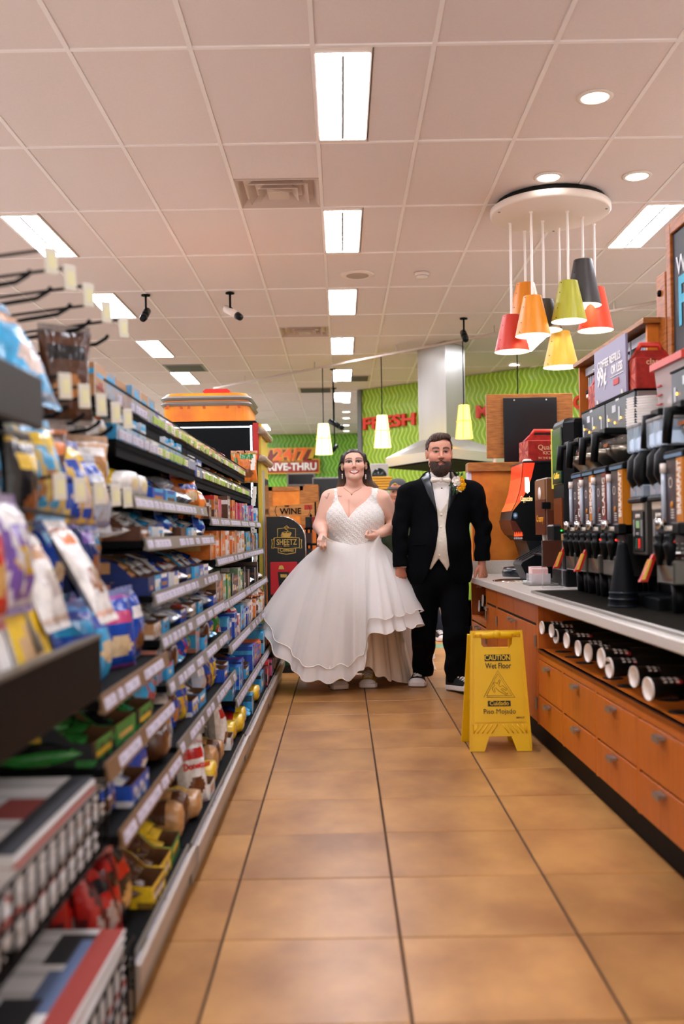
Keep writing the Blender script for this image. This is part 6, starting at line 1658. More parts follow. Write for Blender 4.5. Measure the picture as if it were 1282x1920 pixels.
def face_paint(c, s, A, base, lips, brow, iris, beardcol=None, smile=0.0, blush=(.75, .32, .25), shadow=None, wx=1.0, es=1.0, bw=.0075):
    c = np.array(c); base = np.array(base)
    def paint(V, C0):
        P = ((V - c) @ np.array(A))/s                       # into the head frame
        x, y, z = P[:, 0]/wx, P[:, 1], P[:, 2]; ax = np.abs(x); face = y < -.03
        def mix(mask, col, amt=1.0):
            m = np.clip(mask, 0, 1)[:, None]*amt; C0[:] = C0*(1-m) + np.array(col)*m
        near = (np.abs(z) < .16) & (ax < .1)
        g = lambda d, w_: np.clip(1 - d/w_, 0, 1)
        mix(np.exp(-((ax-.042)**2 + (z+.036)**2)/(2*.017**2))*face*near, blush, .38)
        mix(np.exp(-(x**2 + (z+.036)**2)/(2*.011**2))*face*near, blush, .25)
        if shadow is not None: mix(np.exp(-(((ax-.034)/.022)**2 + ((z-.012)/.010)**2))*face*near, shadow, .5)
        # eyes: almond of white, iris, lash line
        ex, ez = (ax - .0315), z - .0005 - (ax - .0315)*.06
        alm = 1 - (ex/(.0155*es))**2 - (ez/(.0062*es*(1 - .12*smile)))**2
        mix((alm > 0)*face*near, (.30, .26, .25))
        mix(((ex**2 + (ez*1.0)**2) < .0069**2)*(alm > -.1)*face*near, iris)
        mix(((ex**2 + ez**2) < .0035**2)*(alm > 0)*face*near, (.01, .01, .01))
        lash = np.abs(alm) ; mix((np.abs(ez - .0062*es*np.sqrt(np.clip(1-(ex/(.0165*es))**2, 0, 1))) < .0022*es*es)*(np.abs(ex) < .0175*es)*face*near, (.02, .012, .01), .95 if shadow is not None else .8)
        # brows
        bz = .0235 + .006*(1 - ((ax-.033)/.022)**2) - .004; mix(np.clip(g(np.abs(z - bz), bw)*2.2, 0, 1)*(ax > .0115)*(ax < .055)*face*near, brow, .92)
        # lips and teeth
        w_ = .024 + .009*smile; cz = -.0695 + .008*smile*(ax/w_)**2
        lipm = (ax < w_)*(np.abs(z - cz) < (.011 + .004*smile)*np.sqrt(np.clip(1-(ax/w_)**2, 0, 1)))*(y < -.06)*near
        mix(lipm, lips, .85)
        if smile:
            tm_ = (ax < .0235)*(np.abs(z - cz - .0008) < .0074*np.sqrt(np.clip(1-(ax/.023)**2, 0, 1)))*(y < -.06)*near
            mix(tm_, (.88, .83, .78))
        else: mix((ax < .022)*(np.abs(z - cz) < .0016)*(y < -.06)*near, (.16, .06, .05), .8)
        mix((np.hypot(ax - .0065, (z + .047)) < .004)*(y < -.085)*near, (.1, .03, .02), .7)
        return C0
    return paint
def hand(S, wr, A, curls, thumb, s=1.0, k=.003):
    """wr wrist; A columns: thumb side, palm normal, finger direction"""
    S.frame(wr, A); q = lambda *p: tuple(v*s for v in p)
    kn = [(.030, .0, .084), (.010, -.003, .090), (-.010, -.002, .086), (-.028, .002, .077)]
    for p in kn: S.cap((0, 0, 0), q(*p), .019*s, .0125*s, .010)
    S.cap(q(.012, .006, .03), q(-.012, .006, .045), .017*s, .015*s, .012)
    seg = [(.040, .025, .019), (.045, .028, .021), (.042, .026, .020), (.033, .021, .017)]
    for p, l3, cu, sp in zip(kn, seg, curls, (.10, .03, -.04, -.12)):
        p = np.array(p)*s; a = 0
        for L_, dc, ra, rb in zip(l3, cu, (.0095, .0088, .0078), (.0088, .008, .0068)):
            a += dc; d = np.array((sp*math.cos(a), math.sin(a), math.cos(a))); d = d/np.linalg.norm(d)*L_*s
            S.cap(p, p + d, ra*s, rb*s, k); p = p + d
    p = np.array((.022, .006, .022))*s
    for d, ra, rb in zip(thumb, (.0135, .0105, .009), (.011, .0095, .0075)):
        d = np.array(d)*s; S.cap(p, p + d, ra*s, rb*s, .006); p = p + d
    S.frame()
def wrinkle(S, amp, fx, fz, zr=None, seed=0.0):
    X, Y, Z = S.xyz(); w_ = np.sin(fx*X + 3*Y + seed)*np.sin(fz*Z + 2.3*np.sin(9*X + seed) + 5*Y) + .6*np.sin(fx*1.7*X - fz*.8*Z + seed*2)
    if zr: w_ = w_*np.clip((zr[1]-Z)/(zr[1]-zr[0]), 0, 1)
    S.f += (amp*w_).astype(np.float32)

# ------------------------------------------------------------------ the bearded man in the dinner jacket
GD = 7.02
W = lambda px, py, d=GD: np.array(at(px, py, d))
g = thing('person', 'bearded person in black dinner jacket, ivory waistcoat and bow tie, walking', 'person', (.69, GD, 0))
go = (.69, GD, 0)
gH = W(822.3, 848.5, 7.0); gS = 1.09; gA = rotm(.03, .02, .01)
hl, hr = W(749, 1056, 6.97), W(902, 1057, 6.97)
S = Field(axis((.36, .46, .0045), (.46, .58, .012), (.58, .80, .0030), (.80, .93, .012), (.93, 1.06, .0045)), axis((6.72, 6.86, .006), (6.86, 7.04, .0034), (7.04, 7.3, .009)), axis((0.02, .72, .02), (.72, .98, .0040), (.98, 1.46, .014), (1.46, 1.86, .0030)))
head(S, gH, gS, gA, True, 1.06, 0, 1.0, .012)
S.cap(gH + (0, .02, -.07), W(823, 905) + (0, .03, 0), .062, .066, .02)
S.ell(W(824, 955), (.18, .10, .22), .05); S.ell(W(823, 1030), (.18, .11, .2), .05); S.cap(W(775, 925), W(875, 922), .045, .045, .05)
for sh, el, hd in (((763, 925), (745, 990), hl), ((887, 922), (905, 990), hr)):
    S.cap(W(*sh), W(*el), .042, .036, .03); S.cap(W(*el), hd + (0, 0, .01), .036, .027, .02)
for hp, kn, an in (((800, 1085, 7.02), (793, 1190, 7.09), (791, 1261, 7.34)), ((848, 1085, 7.02), (854, 1190, 6.95), (857, 1278, 7.0))):
    S.cap(W(*hp), W(*kn), .065, .045, .04); S.cap(W(*kn), W(*an), .045, .032, .03)
hand(S, hl, np.array([[.94, .34, .05], [.34, -.94, .0], [.05, .02, -1.0]]) @ np.diag((1, -1, 1)), [(.5, .9, .7), (.7, 1.1, .8), (.85, 1.2, .8), (.9, 1.2, .8)], ((.016, .02, .022), (.002, .016, .026), (-.006, .012, .02)), 1.06)
hand(S, hr, np.array([[-.80, .55, .10], [-.58, -.80, .02], [.05, -.04, -1.0]]) @ np.diag((1, -1, 1)), [(.15, .4, .3), (.25, .45, .35), (.35, .5, .4), (.45, .6, .4)], ((.02, .012, .024), (.008, .006, .03), (.002, .004, .024)), 1.06)
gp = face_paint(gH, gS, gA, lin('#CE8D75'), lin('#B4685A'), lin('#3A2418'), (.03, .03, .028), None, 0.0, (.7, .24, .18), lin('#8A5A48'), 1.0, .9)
def gcol(V):
    C0 = np.tile(np.array(lin('#D0957C')), (len(V), 1)).astype(np.float32)
    hm = (V[:, 2] < 1.1)[:, None]; C0 = np.where(hm, np.array(lin('#C07F66')), C0)
    return gp(V, C0)
body = field_mesh('body', S.ax, S.f, SKIN, gcol, g, go)
# hair: short sides, swept-up top with a ragged hairline
def hairnoise(S, amp, f): 
    X, Y, Z = S.xyz(); S.f += (amp*(np.sin(f*X + 2*np.sin(f*.3*Z))*np.sin(f*.8*Y + 1.3) + .7*np.sin(f*1.9*X + f*.6*Y - f*.7*Z))).astype(np.float32)
HAIR = M('brown_hair', '#2C1A10', r=.5, n=(30, .55), col2='#4A2E1C', stretch=(4, 1, 1), bump=(160, .5))
H = Field(*[np.arange(a, b, .003) for a, b in ((gH[0]-.13, gH[0]+.13), (gH[1]-.14, gH[1]+.16), (gH[2]-.17, gH[2]+.20))])
H.frame(gH, gA); s = gS
H.ell((0, .020*s, .038*s), (.086*s, .098*s, .084*s), .01); H.cap((-.04*s, -.055*s, .088*s), (.042*s, -.05*s, .092*s), .022*s, .024*s, .03); H.ell((.0, -.01*s, .095*s), (.05*s, .07*s, .026*s), .03)
H.cap((-.04*s, -.064*s, .078*s), (.035*s, -.07*s, .094*s), .016*s, .019*s, .02)
X, Y, Z = H.xyz(); L = [(gA[0, i]*(X-gH[0]) + gA[1, i]*(Y-gH[1]) + gA[2, i]*(Z-gH[2]))/s for i in range(3)]
hairnoise(H, .0022, 260)
line = np.where(L[1] < -.035, .074 + .006*np.sin(60*L[0]) + .01*L[0]/.06 - .5*np.maximum(0, np.abs(L[0])-.052), np.where(L[1] < .0, -.022 + .0*L[0], -.055 - .3*np.maximum(0, L[1]-.03)))
line = np.where((L[1] < -.02) & (L[1] > -.036), .03, line)
H.f = np.maximum(H.f, ((line - L[2])*s).astype(np.float32))
field_mesh('hair', H.ax, H.f, HAIR, None, g, go)
# full beard and moustache
BEARD = M('brown_beard', '#24140C', r=.6, n=(40, .5), col2='#3E2415', bump=(200, .6))
B = Field(*[np.arange(a, b, .003) for a, b in ((gH[0]-.12, gH[0]+.12), (gH[1]-.15, gH[1]+.08), (gH[2]-.20, gH[2]+.03))])
B.frame(gH, gA)
B.ell((0, -.020*s, -.088*s), (.072*s, .078*s, .068*s), .02); B.ell((0, -.062*s, -.115*s), (.045*s, .042*s, .045*s), .03)
for e in (-1, 1):
    B.cap((e*.076*s, -.004*s, -.01*s), (e*.062*s, -.03*s, -.075*s), .010*s, .022*s, .02)
    B.cap((0, -.093*s, -.0545*s), (e*.026*s, -.083*s, -.064*s), .0075*s, .008*s, .006); B.cap((e*.026*s, -.083*s, -.064*s), (e*.036*s, -.066*s, -.09*s), .008*s, .014*s, .01)
X, Y, Z = B.xyz(); L = [(gA[0, i]*(X-gH[0]) + gA[1, i]*(Y-gH[1]) + gA[2, i]*(Z-gH[2]))/s for i in range(3)]
hairnoise(B, .0020, 300)
# cheeks, mouth and lower lip stay free
ch = np.maximum.reduce([-(np.hypot((np.abs(L[0])-.026)/.036, (L[2]+.026)/.036) - 1)*.03*(L[1] < -.02), -(np.hypot(L[0]/.0225, (L[2]+.0735)/.0125) - 1)*.012*(L[1] < -.05)])
ch = np.maximum(ch, -(np.hypot(L[0]/.018, (L[2]+.04)/.0135) - 1)*.01*(L[1] < -.05))
B.f = np.maximum(B.f, (ch*s).astype(np.float32)); B.f = np.maximum(B.f, ((L[2]+.004)*s).astype(np.float32) + 0*B.f)
field_mesh('beard', B.ax, B.f, BEARD, None, g, go)

# jacket
TUX = M('tuxedo_wool', '#040508', r=.95, bump=(300, .1), ior=1.2); SATIN = M('lapel_satin', '#141A20', r=.3)
VEST = M('ivory_waistcoat', '#D8CFBE', r=.5, n=(70, .12)); SHIRT = M('white_shirt', '#F2EDE8', r=.6, n=(3, .03))
J = Field(np.arange(.35, 1.07, .0065), np.arange(6.72, 7.30, .0065), np.arange(.70, 1.60, .0065))
J.ell(W(824, 952), (.220, .145, .25), .06); J.ell(W(823, 1020, GD-.015), (.222, .168, .2), .08); J.ell(W(822.5, 1068), (.236, .155, .22), .06)
J.cap(W(772, 921), W(877, 918), .064, .064, .07); J.cap(W(803, 897, GD+.04), W(843, 896, GD+.04), .052, .052, .05)
T = J.f.copy()                                              # torso alone
Aj = Field(*J.ax)
for sh, el, cu, r1 in (((764, 926), (747, 990), (749.5, 1062), .078), ((886, 923), (904, 990), (902.5, 1064), .078)):
    Aj.cap(W(*sh), W(*el, 7.0), r1, .0585, .03); Aj.cap(W(*el, 7.0), W(*cu, 6.97), .0585, .052, .02)
X, Y, Z = J.xyz()
zc = W(800, 1057)[2]; Aj.f = np.maximum(Aj.f, (zc - Z + .05*(X-.69)).astype(np.float32))
wrinkle(Aj, .0032, 26, 60, None, 1.0)
k = .022; h_ = np.clip(.5 + .5*(J.f - Aj.f)/k, 0, 1); J.f = J.f*(1-h_) + Aj.f*h_ - k*h_*(1-h_)
XZ = lambda pts, d=6.9: [(W(px, py, d)[0], W(px, py, d)[2]) for px, py in pts]
opening = XZ([(806, 860), (845, 860), (846, 890), (842, 925), (837, 958), (833, 988), (836, 1030), (842, 1066), (849, 1085), (862, 1110), (785, 1110), (797, 1085), (803, 1068), (814, 1030), (820, 990), (818, 958), (811, 925), (806, 890)])
cut = sdpoly(X, Z, opening)[:, 0, :][:, None, :] if False else sdpoly(X[:, 0, :], Z[0, 0, :][None, :], opening)[:, None, :]
front = Y < W(824, 950)[1] - .02
wrinkle(J, .0018, 18, 22, None, 2.0)
Jf = np.maximum(J.f, np.where(front, -cut, -1)).astype(np.float32)
Jf = np.maximum(Jf, (W(800, 1096)[2] - Z + .012*np.sin(4*(X-.5))).astype(np.float32))
jk = field_mesh('jacket', J.ax, Jf, TUX, None, g, go)
def piece(name, mat, poly, off, parent=g, frontonly=True, base=None, zmax=None):
    f = (T if base is None else base) + off
    c_ = sdpoly(X[:, 0, :], Z[0, 0, :][None, :], XZ(poly))[:, None, :]
    f = np.maximum(f, c_)
    if frontonly: f = np.maximum(f, Y - (W(824, 950)[1] - .02))
    return field_mesh(name, J.ax, f.astype(np.float32), mat, None, parent, go)
piece('lapel', SATIN, [(807, 880), (800, 879), (797, 890), (790, 896), (800, 927), (818.5, 964), (812, 925), (807.5, 896)], -.007, jk)
piece('lapel', SATIN, [(844, 882), (850, 880), (853, 890), (859, 896), (854, 927), (836.5, 964), (841, 925), (844.5, 898)], -.007, jk)
piece('pocket', TUX, [(772, 1020), (796, 1018), (796, 1022), (772, 1024)], -.005, jk)
piece('waistcoat', VEST, [(808, 925), (815, 945), (824, 959), (834, 945), (842, 925), (852, 990), (846, 1050), (836.5, 1070), (829, 1058), (820.5, 1047), (813, 1058), (805.5, 1069), (796, 1050), (798, 990)], .012)
piece('shirt', SHIRT, [(800, 884), (850, 884), (850, 975), (800, 975)], .017)
N_ = Field(np.arange(gH[0]-.12, gH[0]+.12, .004), np.arange(6.86, 7.16, .004), np.arange(1.40, 1.58, .004))
N_.cap(W(823.5, 884, 7.0) + (0, .012, 0), W(824, 910, 7.0) + (0, .0, 0), .069, .078, .01); N_.f = np.maximum(N_.f, N_.xyz()[2] - W(823, 886)[2] - .25*(N_.xyz()[1]-7.0))
for e in (-1, 1):
    pass
field_mesh('shirt_collar', N_.ax, N_.f, SHIRT, None, g, go)
bt = Field(np.arange(gH[0]-.09, gH[0]+.10, .0025), np.arange(6.80, 7.02, .0025), np.arange(1.43, 1.56, .0025))
bc = W(825, 900, 6.895)
for e in (-1, 1):
    bt.cap(bc + (e*.008, -.004, 0), bc + (e*.050, .006, -.001 - e*.002), .009, .021, .006)
    bt.cap(bc + (e*.02, -.02, .006), bc + (e*.055, -.012, .008), .002, .003, .004, 'sub'); bt.cap(bc + (e*.02, -.02, -.006), bc + (e*.055, -.014, -.01), .002, .003, .004, 'sub')
bt.cap(bc + (0, -.012, .008), bc + (0, -.012, -.008), .0105, .0105, .003)
field_mesh('bow_tie', bt.ax, bt.f, M('ivory_satin', '#DCD3C6', r=.4), None, g, go)
m = MB().use(M('stud_black', '#101010', r=.2)); p = W(827, 915.5, 6.872) - go; m.lathe(p, [(.001, -.004), (.0045, -.003), (.005, .002)], 10, axis='y'); m.build('shirt_stud', g)
for i, (px, py) in enumerate(((826.5, 965), (825.5, 988), (824, 1015), (822, 1041))):
    # buttons sit on the waistcoat surface
    p = W(px, py, 6.87); f = T + .012; ix, iz = int(np.searchsorted(J.ax[0], p[0])), int(np.searchsorted(J.ax[2], p[2])); col_ = f[ix, :, iz]; yy = J.ax[1][int(np.argmax(col_ < 0))]
    MB().use(M('button_ivory', '#E6DDCC', r=.35)).lathe((p[0]-go[0], yy-.004-go[1], p[2]), [(.001, -.004), (.0075, -.003), (.009, .001), (.007, .006)], 12, axis='y').build('button', g)
# white cuff, trousers
c_ = Field(np.arange(hl[0]-.09, hl[0]+.09, .004), np.arange(hl[1]-.09, hl[1]+.09, .004), np.arange(hl[2]-.06, hl[2]+.06, .004)); c_.cap(W(749, 1048, 6.975), W(749.5, 1061, 6.97), .046, .043, .0); 
c_.f = np.maximum(c_.f, (W(749, 1062)[2] + .25*(c_.xyz()[0] - hl[0])*-1 - c_.xyz()[2]).astype(np.float32)); field_mesh('shirt_cuff', c_.ax, c_.f, SHIRT, None, g, go)
TR = Field(np.arange(.42, .98, .0065), np.arange(6.62, 7.42, .0065), np.arange(.03, 1.0, .0065))
TR.ell(W(822, 1075), (.205, .135, .17), .05)
for hp, kn, an, r0, r1, r2 in (((797, 1100, 7.02), (793, 1190, 7.08), (791, 1261, 7.34), .108, .083, .074), ((849, 1100, 7.02), (854, 1190, 6.94), (857, 1280, 7.0), .108, .088, .083)):
    TR.cap(W(*hp), W(*kn), r0, r1, .03); TR.cap(W(*kn), W(*an), r1, r2, .03)
Zt = TR.xyz()[2]
wrinkle(TR, .006, 17, 38, (.25, .8), 4.0)
TR.f = np.maximum(TR.f, .062 - Zt)
field_mesh('trousers', TR.ax, TR.f, TUX, None, g, go)
# canvas shoes
RUBW = M('shoe_rubber', '#E8E0DC', r=.5); LACE = M('shoe_lace', '#EFEAE6', r=.6)
def sneaker(parent, pos, yaw, mat, ln=.29, origin=(0,0,0), pitch=0.0):
    prof = [(-.5, .030, .0), (-.485, .052, .03), (-.42, .062, .05), (-.3, .066, .066), (-.15, .058, .078), (0, .05, .10), (.15, .046, .112), (.3, .046, .12), (.42, .042, .125), (.485, .032, .12), (.5, .018, .10)]
    def ring(t, hw, ht, z0):
        y = t*ln; pts = []
        for j in range(13):
            a = PI*j/12; c_, s_ = math.cos(a), math.sin(a)
            pts.append((hw*abs(c_)**.7*(1 if c_ > 0 else -1), y, z0 + max(0, ht)*s_**.8))
        return pts
    u = MB().use(mat); u.smooth = True; u.loft([ring(t, hw*.95, max(.012, ht-.02), .022) for t, hw, ht in prof], closed=True)
    o = u.build('shoe', parent, tuple(np.array(pos) - np.array(origin)), (pitch, 0, yaw))
    out = [(hw, t*ln) for t, hw, _ in prof]; poly = out + [(-x, y) for x, y in out[::-1]]
    s_ = MB().use(RUBW); s_.loft([[(x*k_, y*k_, z) for x, y in poly] for z, k_ in ((.004, .97), (.01, 1.02), (.034, 1.02), (.037, .98))]); s_.use(M('sole_dark', '#2A2422', r=.8)).loft([[(x*.97, y*.97, z) for x, y in poly] for z in (0, .005)]); s_.build('sole', o)
    tc = MB().use(RUBW); tc.smooth = True; tc.loft([ring(t, hw*.98, max(.014, ht-.014), .022) for t, hw, ht in prof[:2]] + [ring(-.445, .059, .042, .022), ring(-.40, .0615, .043, .022)]); tc.build('toe_cap', o)
    l = MB().use(LACE)
    for k_ in range(5):
        y = (-.24 + .075*k_)*ln; zz = np.interp(y/ln, [p[0] for p in prof], [p[2] for p in prof]) + .006
        l.tube([(-.03, y - .01, zz-.012), (0, y, zz), (.03, y + .012, zz-.012)], .0045, 5); l.tube([(.03, y - .01, zz-.012), (0, y, zz+.001), (-.03, y + .012, zz-.012)], .0045, 5)
    l.build('laces', o)
    st = MB().use(M('stripe_white', '#E8E4E0', r=.5)); st.loft([[(x*1.022, y*1.022, z) for x, y in poly] for z in (.028, .031)], cap=False); st.build('sole_stripe', o)
    return o
CANV = M('black_canvas', '#121316', r=.85, bump=(300, .3))
sneaker(g, W(783, 1273, 7.30)*(1, 1, 0) + (0, .005, .0), -.15, CANV, .29, go)
sneaker(g, W(863, 1290, 6.92)*(1, 1, 0) + (0, .0, .012), .5, CANV, .29, go, -.08)
# flower in the lapel
fl = MB().use(M('petal_white', '#F2EEE6', r=.6)); pw = W(855, 902, 6.86) - go
def bloom(m, c, r, n, seed):
    rr = random.Random(seed)
    for lay in range(3):
        for k_ in range(n):
            a = 2*PI*(k_ + .5*lay)/n + rr.uniform(-.2, .2); ro = r*(1 - .28*lay)
            p0 = Vector(c) + Vector((math.cos(a)*ro*.3, -.004*lay, math.sin(a)*ro*.3)); p1 = Vector(c) + Vector((math.cos(a)*ro, -.008 - .006*lay, math.sin(a)*ro))
            t = Vector((-math.sin(a), 0, math.cos(a)))*ro*.42; up = Vector((0, -.006, 0))
            m.face([m.vert(p) for p in (p0 - t*.6, p1 - t, p1 + up + Vector((math.cos(a), 0, math.sin(a)))*ro*.15, p1 + t, p0 + t*.6)])
    m.lathe((c[0], c[1]-.012, c[2]), [(.001, -.012), (r*.4, -.006), (r*.5, .006), (r*.3, .014)], 10, axis='y')
bloom(fl, pw, .032, 6, 1); fo = fl.build('boutonniere', g)
fy = MB().use(M('petal_yellow', '#EDB80E', r=.55))
for px, py, rr_ in ((863, 900, .02), (865, 908, .024), (861, 916, .022), (866, 915, .016)): bloom(fy, W(px, py, 6.862) - go, rr_, 6, px)
fy.build('yellow_petals', fo)
gr_ = MB().use(M('leaf_green', '#26481E', r=.6))
for px, py, a in ((852, 913, -2.3), (856, 918, -1.7), (848, 908, -2.8), (858, 893, 1.5), (862, 894, 1.1), (853, 908, 3.0)):
    p = Vector(W(px, py, 6.868) - go); d_ = Vector((math.cos(a), -.1, math.sin(a)))*.035; n_ = Vector((-math.sin(a), 0, math.cos(a)))*.009
    gr_.face([gr_.vert(q) for q in (p, p + d_*.5 + n_, p + d_, p + d_*.5 - n_)])
gr_.tube([W(853, 912, 6.865)-go, W(848, 929, 6.868)-go], .006, 6); gr_.build('leaves', fo)
mw = MB().use(M('filler_white', '#EDE6D0', r=.6))
for px, py in ((856, 914), (859, 919), (861, 921), (855, 918), (863, 922)): mw.lathe(W(px, py, 6.85)-go, [(.001, -.005), (.006, 0), (.001, .005)], 6)
mw.build('small_buds', fo)
q = W(907, 1077, 6.93) - go; MB().use(M('gold_ring', '#D8A840', r=.2, m=1)).lathe(q, [(.0105, -.003), (.0118, 0), (.0105, .003)], 16, cap=False).build('ring', g)

# ------------------------------------------------------------------ the woman in the white dress
BD = 7.12
b = thing('person', 'smiling person in white lace wedding gown holding up its skirt with both hands', 'person', (.085, BD, 0)); bo = (.085, BD, 0)
Wb = lambda px, py, d=BD: np.array(at(px, py, d))
bH = Wb(662.5, 870.5, BD-.03); bS = 1.03; bA = rotm(-.02, -.13, -.03)
wl_, wr_ = Wb(604, 1001, 6.93), Wb(711, 1000, 6.95)
def torso(S):
    S.ell(Wb(664, 952), (.185, .115, .15), .05); S.cap(Wb(628, 931), Wb(703, 930), .048, .048, .05)
    for px in (640, 689): S.ell(Wb(px, 970, BD-.06), (.108, .098, .098), .03)
    S.ell(Wb(664.5, 1008), (.182, .145, .14), .05); S.ell(Wb(664.5, 1060), (.215, .17, .2), .06); S.ell(Wb(664.5, 985, BD-.015), (.195, .14, .12), .04)
S = Field(axis((-.24, -.06, .006), (-.06, -.02, .006), (-.02, .20, .0029), (.20, .46, .006)), axis((6.84, 6.98, .0055), (6.98, 7.14, .0034), (7.14, 7.36, .008)), axis((.03, .9, .02), (.9, 1.14, .0055), (1.14, 1.42, .006), (1.42, 1.73, .003)))
torso(S)
head(S, bH, bS, bA, False, .95, 1.0, 1.05, .026)
S.cap(bH + (0, .018, -.06), Wb(663.5, 922) + (0, .02, 0), .056, .06, .025); S.ell(Wb(663.5, 905, BD-.035), (.05, .04, .03), .03); S.cap(Wb(642, 922) + (0, .02, 0), Wb(686, 921) + (0, .02, 0), .04, .04, .05)
for sh, el, ww in (((617, 935, 7.12), (600, 987, 7.10), wl_), ((714, 936, 7.12), (742, 986, 7.16), wr_)):
    S.cap(Wb(*sh), Wb(*el), .064, .053, .04); S.cap(Wb(*el), ww, .053, .031, .02)
for px, sd in ((632, 7.27), (690, 7.33)): S.cap(Wb(px, 1075), (Wb(px, 1270, sd)[0], sd, .12), .08, .03, .05)
hand(S, wl_, np.array([[.75, .2, .62], [-.45, .86, .25], [-.48, -.47, -.74]]).T @ np.diag((1, 1, 1)) if False else np.array([[.9, .1, -.1], [-.1, .55, -.8], [.0, -.8, -.58]]) , [(.7, 1.0, .8)]*4, ((.012, .018, .022), (-.004, .016, .022), (-.008, .012, .018)), .92)
hand(S, wr_, np.array([[-.35, .3, -.88], [-.7, .6, -.3], [.45, .75, -.36]]), [(.6, .9, .7)]*4, ((.014, .016, .02), (-.002, .016, .022), (-.008, .012, .016)), .92)
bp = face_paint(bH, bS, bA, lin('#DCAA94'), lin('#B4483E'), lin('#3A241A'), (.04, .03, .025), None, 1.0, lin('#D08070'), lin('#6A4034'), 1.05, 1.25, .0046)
def bcol(V):
    C0 = np.tile(np.array(lin('#DDAE98')), (len(V), 1)).astype(np.float32)
    # tattoo script under the collarbone, a thin curved line of ink
    for pts in ([(628, 928), (631, 931), (634, 929.5), (637, 931), (639, 930)], [(608, 931), (611, 934), (614, 929), (616, 925), (613, 926)]):
        for (x0, y0), (x1, y1) in zip(pts[:-1], pts[1:]):
            a, c_ = Wb(x0, y0, 7.0), Wb(x1, y1, 7.0); ab = c_ - a; t = np.clip(((V[:, 0]-a[0])*ab[0] + (V[:, 2]-a[2])*ab[2])/(ab[0]**2 + ab[2]**2), 0, 1)
            dd = np.hypot(V[:, 0]-a[0]-t*ab[0], V[:, 2]-a[2]-t*ab[2]); mk = ((dd < .0032) & (V[:, 1] < BD))[:, None]*.6; C0 = C0*(1-mk) + np.array((.12, .09, .12))*mk
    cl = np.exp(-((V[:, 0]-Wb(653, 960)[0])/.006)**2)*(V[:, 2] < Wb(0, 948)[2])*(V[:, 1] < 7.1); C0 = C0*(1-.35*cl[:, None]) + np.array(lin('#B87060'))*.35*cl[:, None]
    return bp(V, C0.astype(np.float32))
field_mesh('body', S.ax, S.f, SKIN, bcol, b, bo)
# bodice of white lace
LACEM = M('white_lace', '#F2EDE6', r=.55, n=(120, .14), bump=(130, .9), sheen=.1)
G = Field(np.arange(-.16, .35, .005), np.arange(6.86, 7.36, .005), np.arange(.98, 1.46, .005)); torso(G); T2 = G.f
X, Y, Z = G.xyz()
XZb = lambda pts, d=7.02: [(Wb(px, py, d)[0], Wb(px, py, d)[2]) for px, py in pts]
pol = XZb([(600, 1025), (604, 1000), (602, 975), (605, 955), (611, 935), (615, 913), (631, 909), (631, 925), (633, 938), (642, 953), (649, 967), (652, 972), (656, 966), (667, 953), (684, 940), (695, 927), (696, 909), (711, 910), (716, 918), (719, 940), (726, 960), (728, 985), (722, 1000), (724, 1025)])
c_ = sdpoly(X[:, 0, :], Z[0, 0, :][None, :], pol)[:, None, :]
X3, Y3, Z3 = X, Y, Z
scal = .0016*np.sin(140*X)*np.sin(150*Z)
bod = field_mesh('bodice', G.ax, np.maximum(T2 - .007 + scal, c_).astype(np.float32), LACEM, None, b, bo)
c_ = sdpoly(X[:, 0, :], Z[0, 0, :][None, :], XZb([(600, 1011), (728, 1011), (728, 1018), (600, 1018)]))[:, None, :]
field_mesh('beaded_sash', G.ax, np.maximum(T2 - .012 + .002*np.sin(260*X)*np.sin(260*Z), c_).astype(np.float32), M('bead_trim', '#D8CCB6', r=.3, bump=(260, 1)), None, bod)
bod.children[0].location = (0, 0, 0) if False else bod.children[0].location
c_ = sdpoly(X[:, 0, :], Z[0, 0, :][None, :], XZb([(600, 985.5), (728, 985.5), (728, 988), (600, 988)]))[:, None, :]
# skirt: layered tulle over an ivory lining
cx0, cy0, zw = .088, BD, Wb(664, 1019)[2]
def table(rows):
    th = [r_[0] for r_ in rows]; th = th + [th[0] + 360]; cols = [[r_[i] for r_ in rows] + [rows[0][i]] for i in (1, 2, 3)]
    return lambda t: tuple(float(np.interp(t % 360, th, c)) for c in cols)
outer = table([(0, .52, 6.95, .47), (15, .46, 7.18, .42), (30, .42, 7.5, .16), (45, .74, 7.92, .014), (60, .52, 8.02, .013), (90, .1, 7.9, .02), (120, -.2, 7.72, .05), (150, -.46, 7.42, .3), (180, -.57, 7.10, .47), (192, -.56, 6.96, .46), (203, -.49, 6.9, .33), (215, -.42, 6.83, .23), (232, -.28, 6.82, .125), (250, -.12, 6.84, .095), (268, .03, 6.85, .11), (282, .13, 6.85, .185), (290, .155, 6.84, .25), (297, .165, 6.82, .36), (305, .19, 6.76, .425), (325, .36, 6.82, .445), (345, .48, 6.88, .46)])
inner = table([(0, .50, 7.42, .012), (30, .5, 7.62, .01), (60, .4, 7.8, .012), (90, .1, 7.8, .02), (120, -.18, 7.65, .05), (150, -.4, 7.4, .28), (180, -.5, 7.1, .45), (205, -.42, 6.92, .3), (232, -.24, 6.92, .17), (250, -.1, 6.95, .15), (270, .04, 6.96, .16), (285, .16, 7.0, .18), (300, .24, 7.04, .10), (320, .36, 7.12, .05), (340, .45, 7.26, .015)])
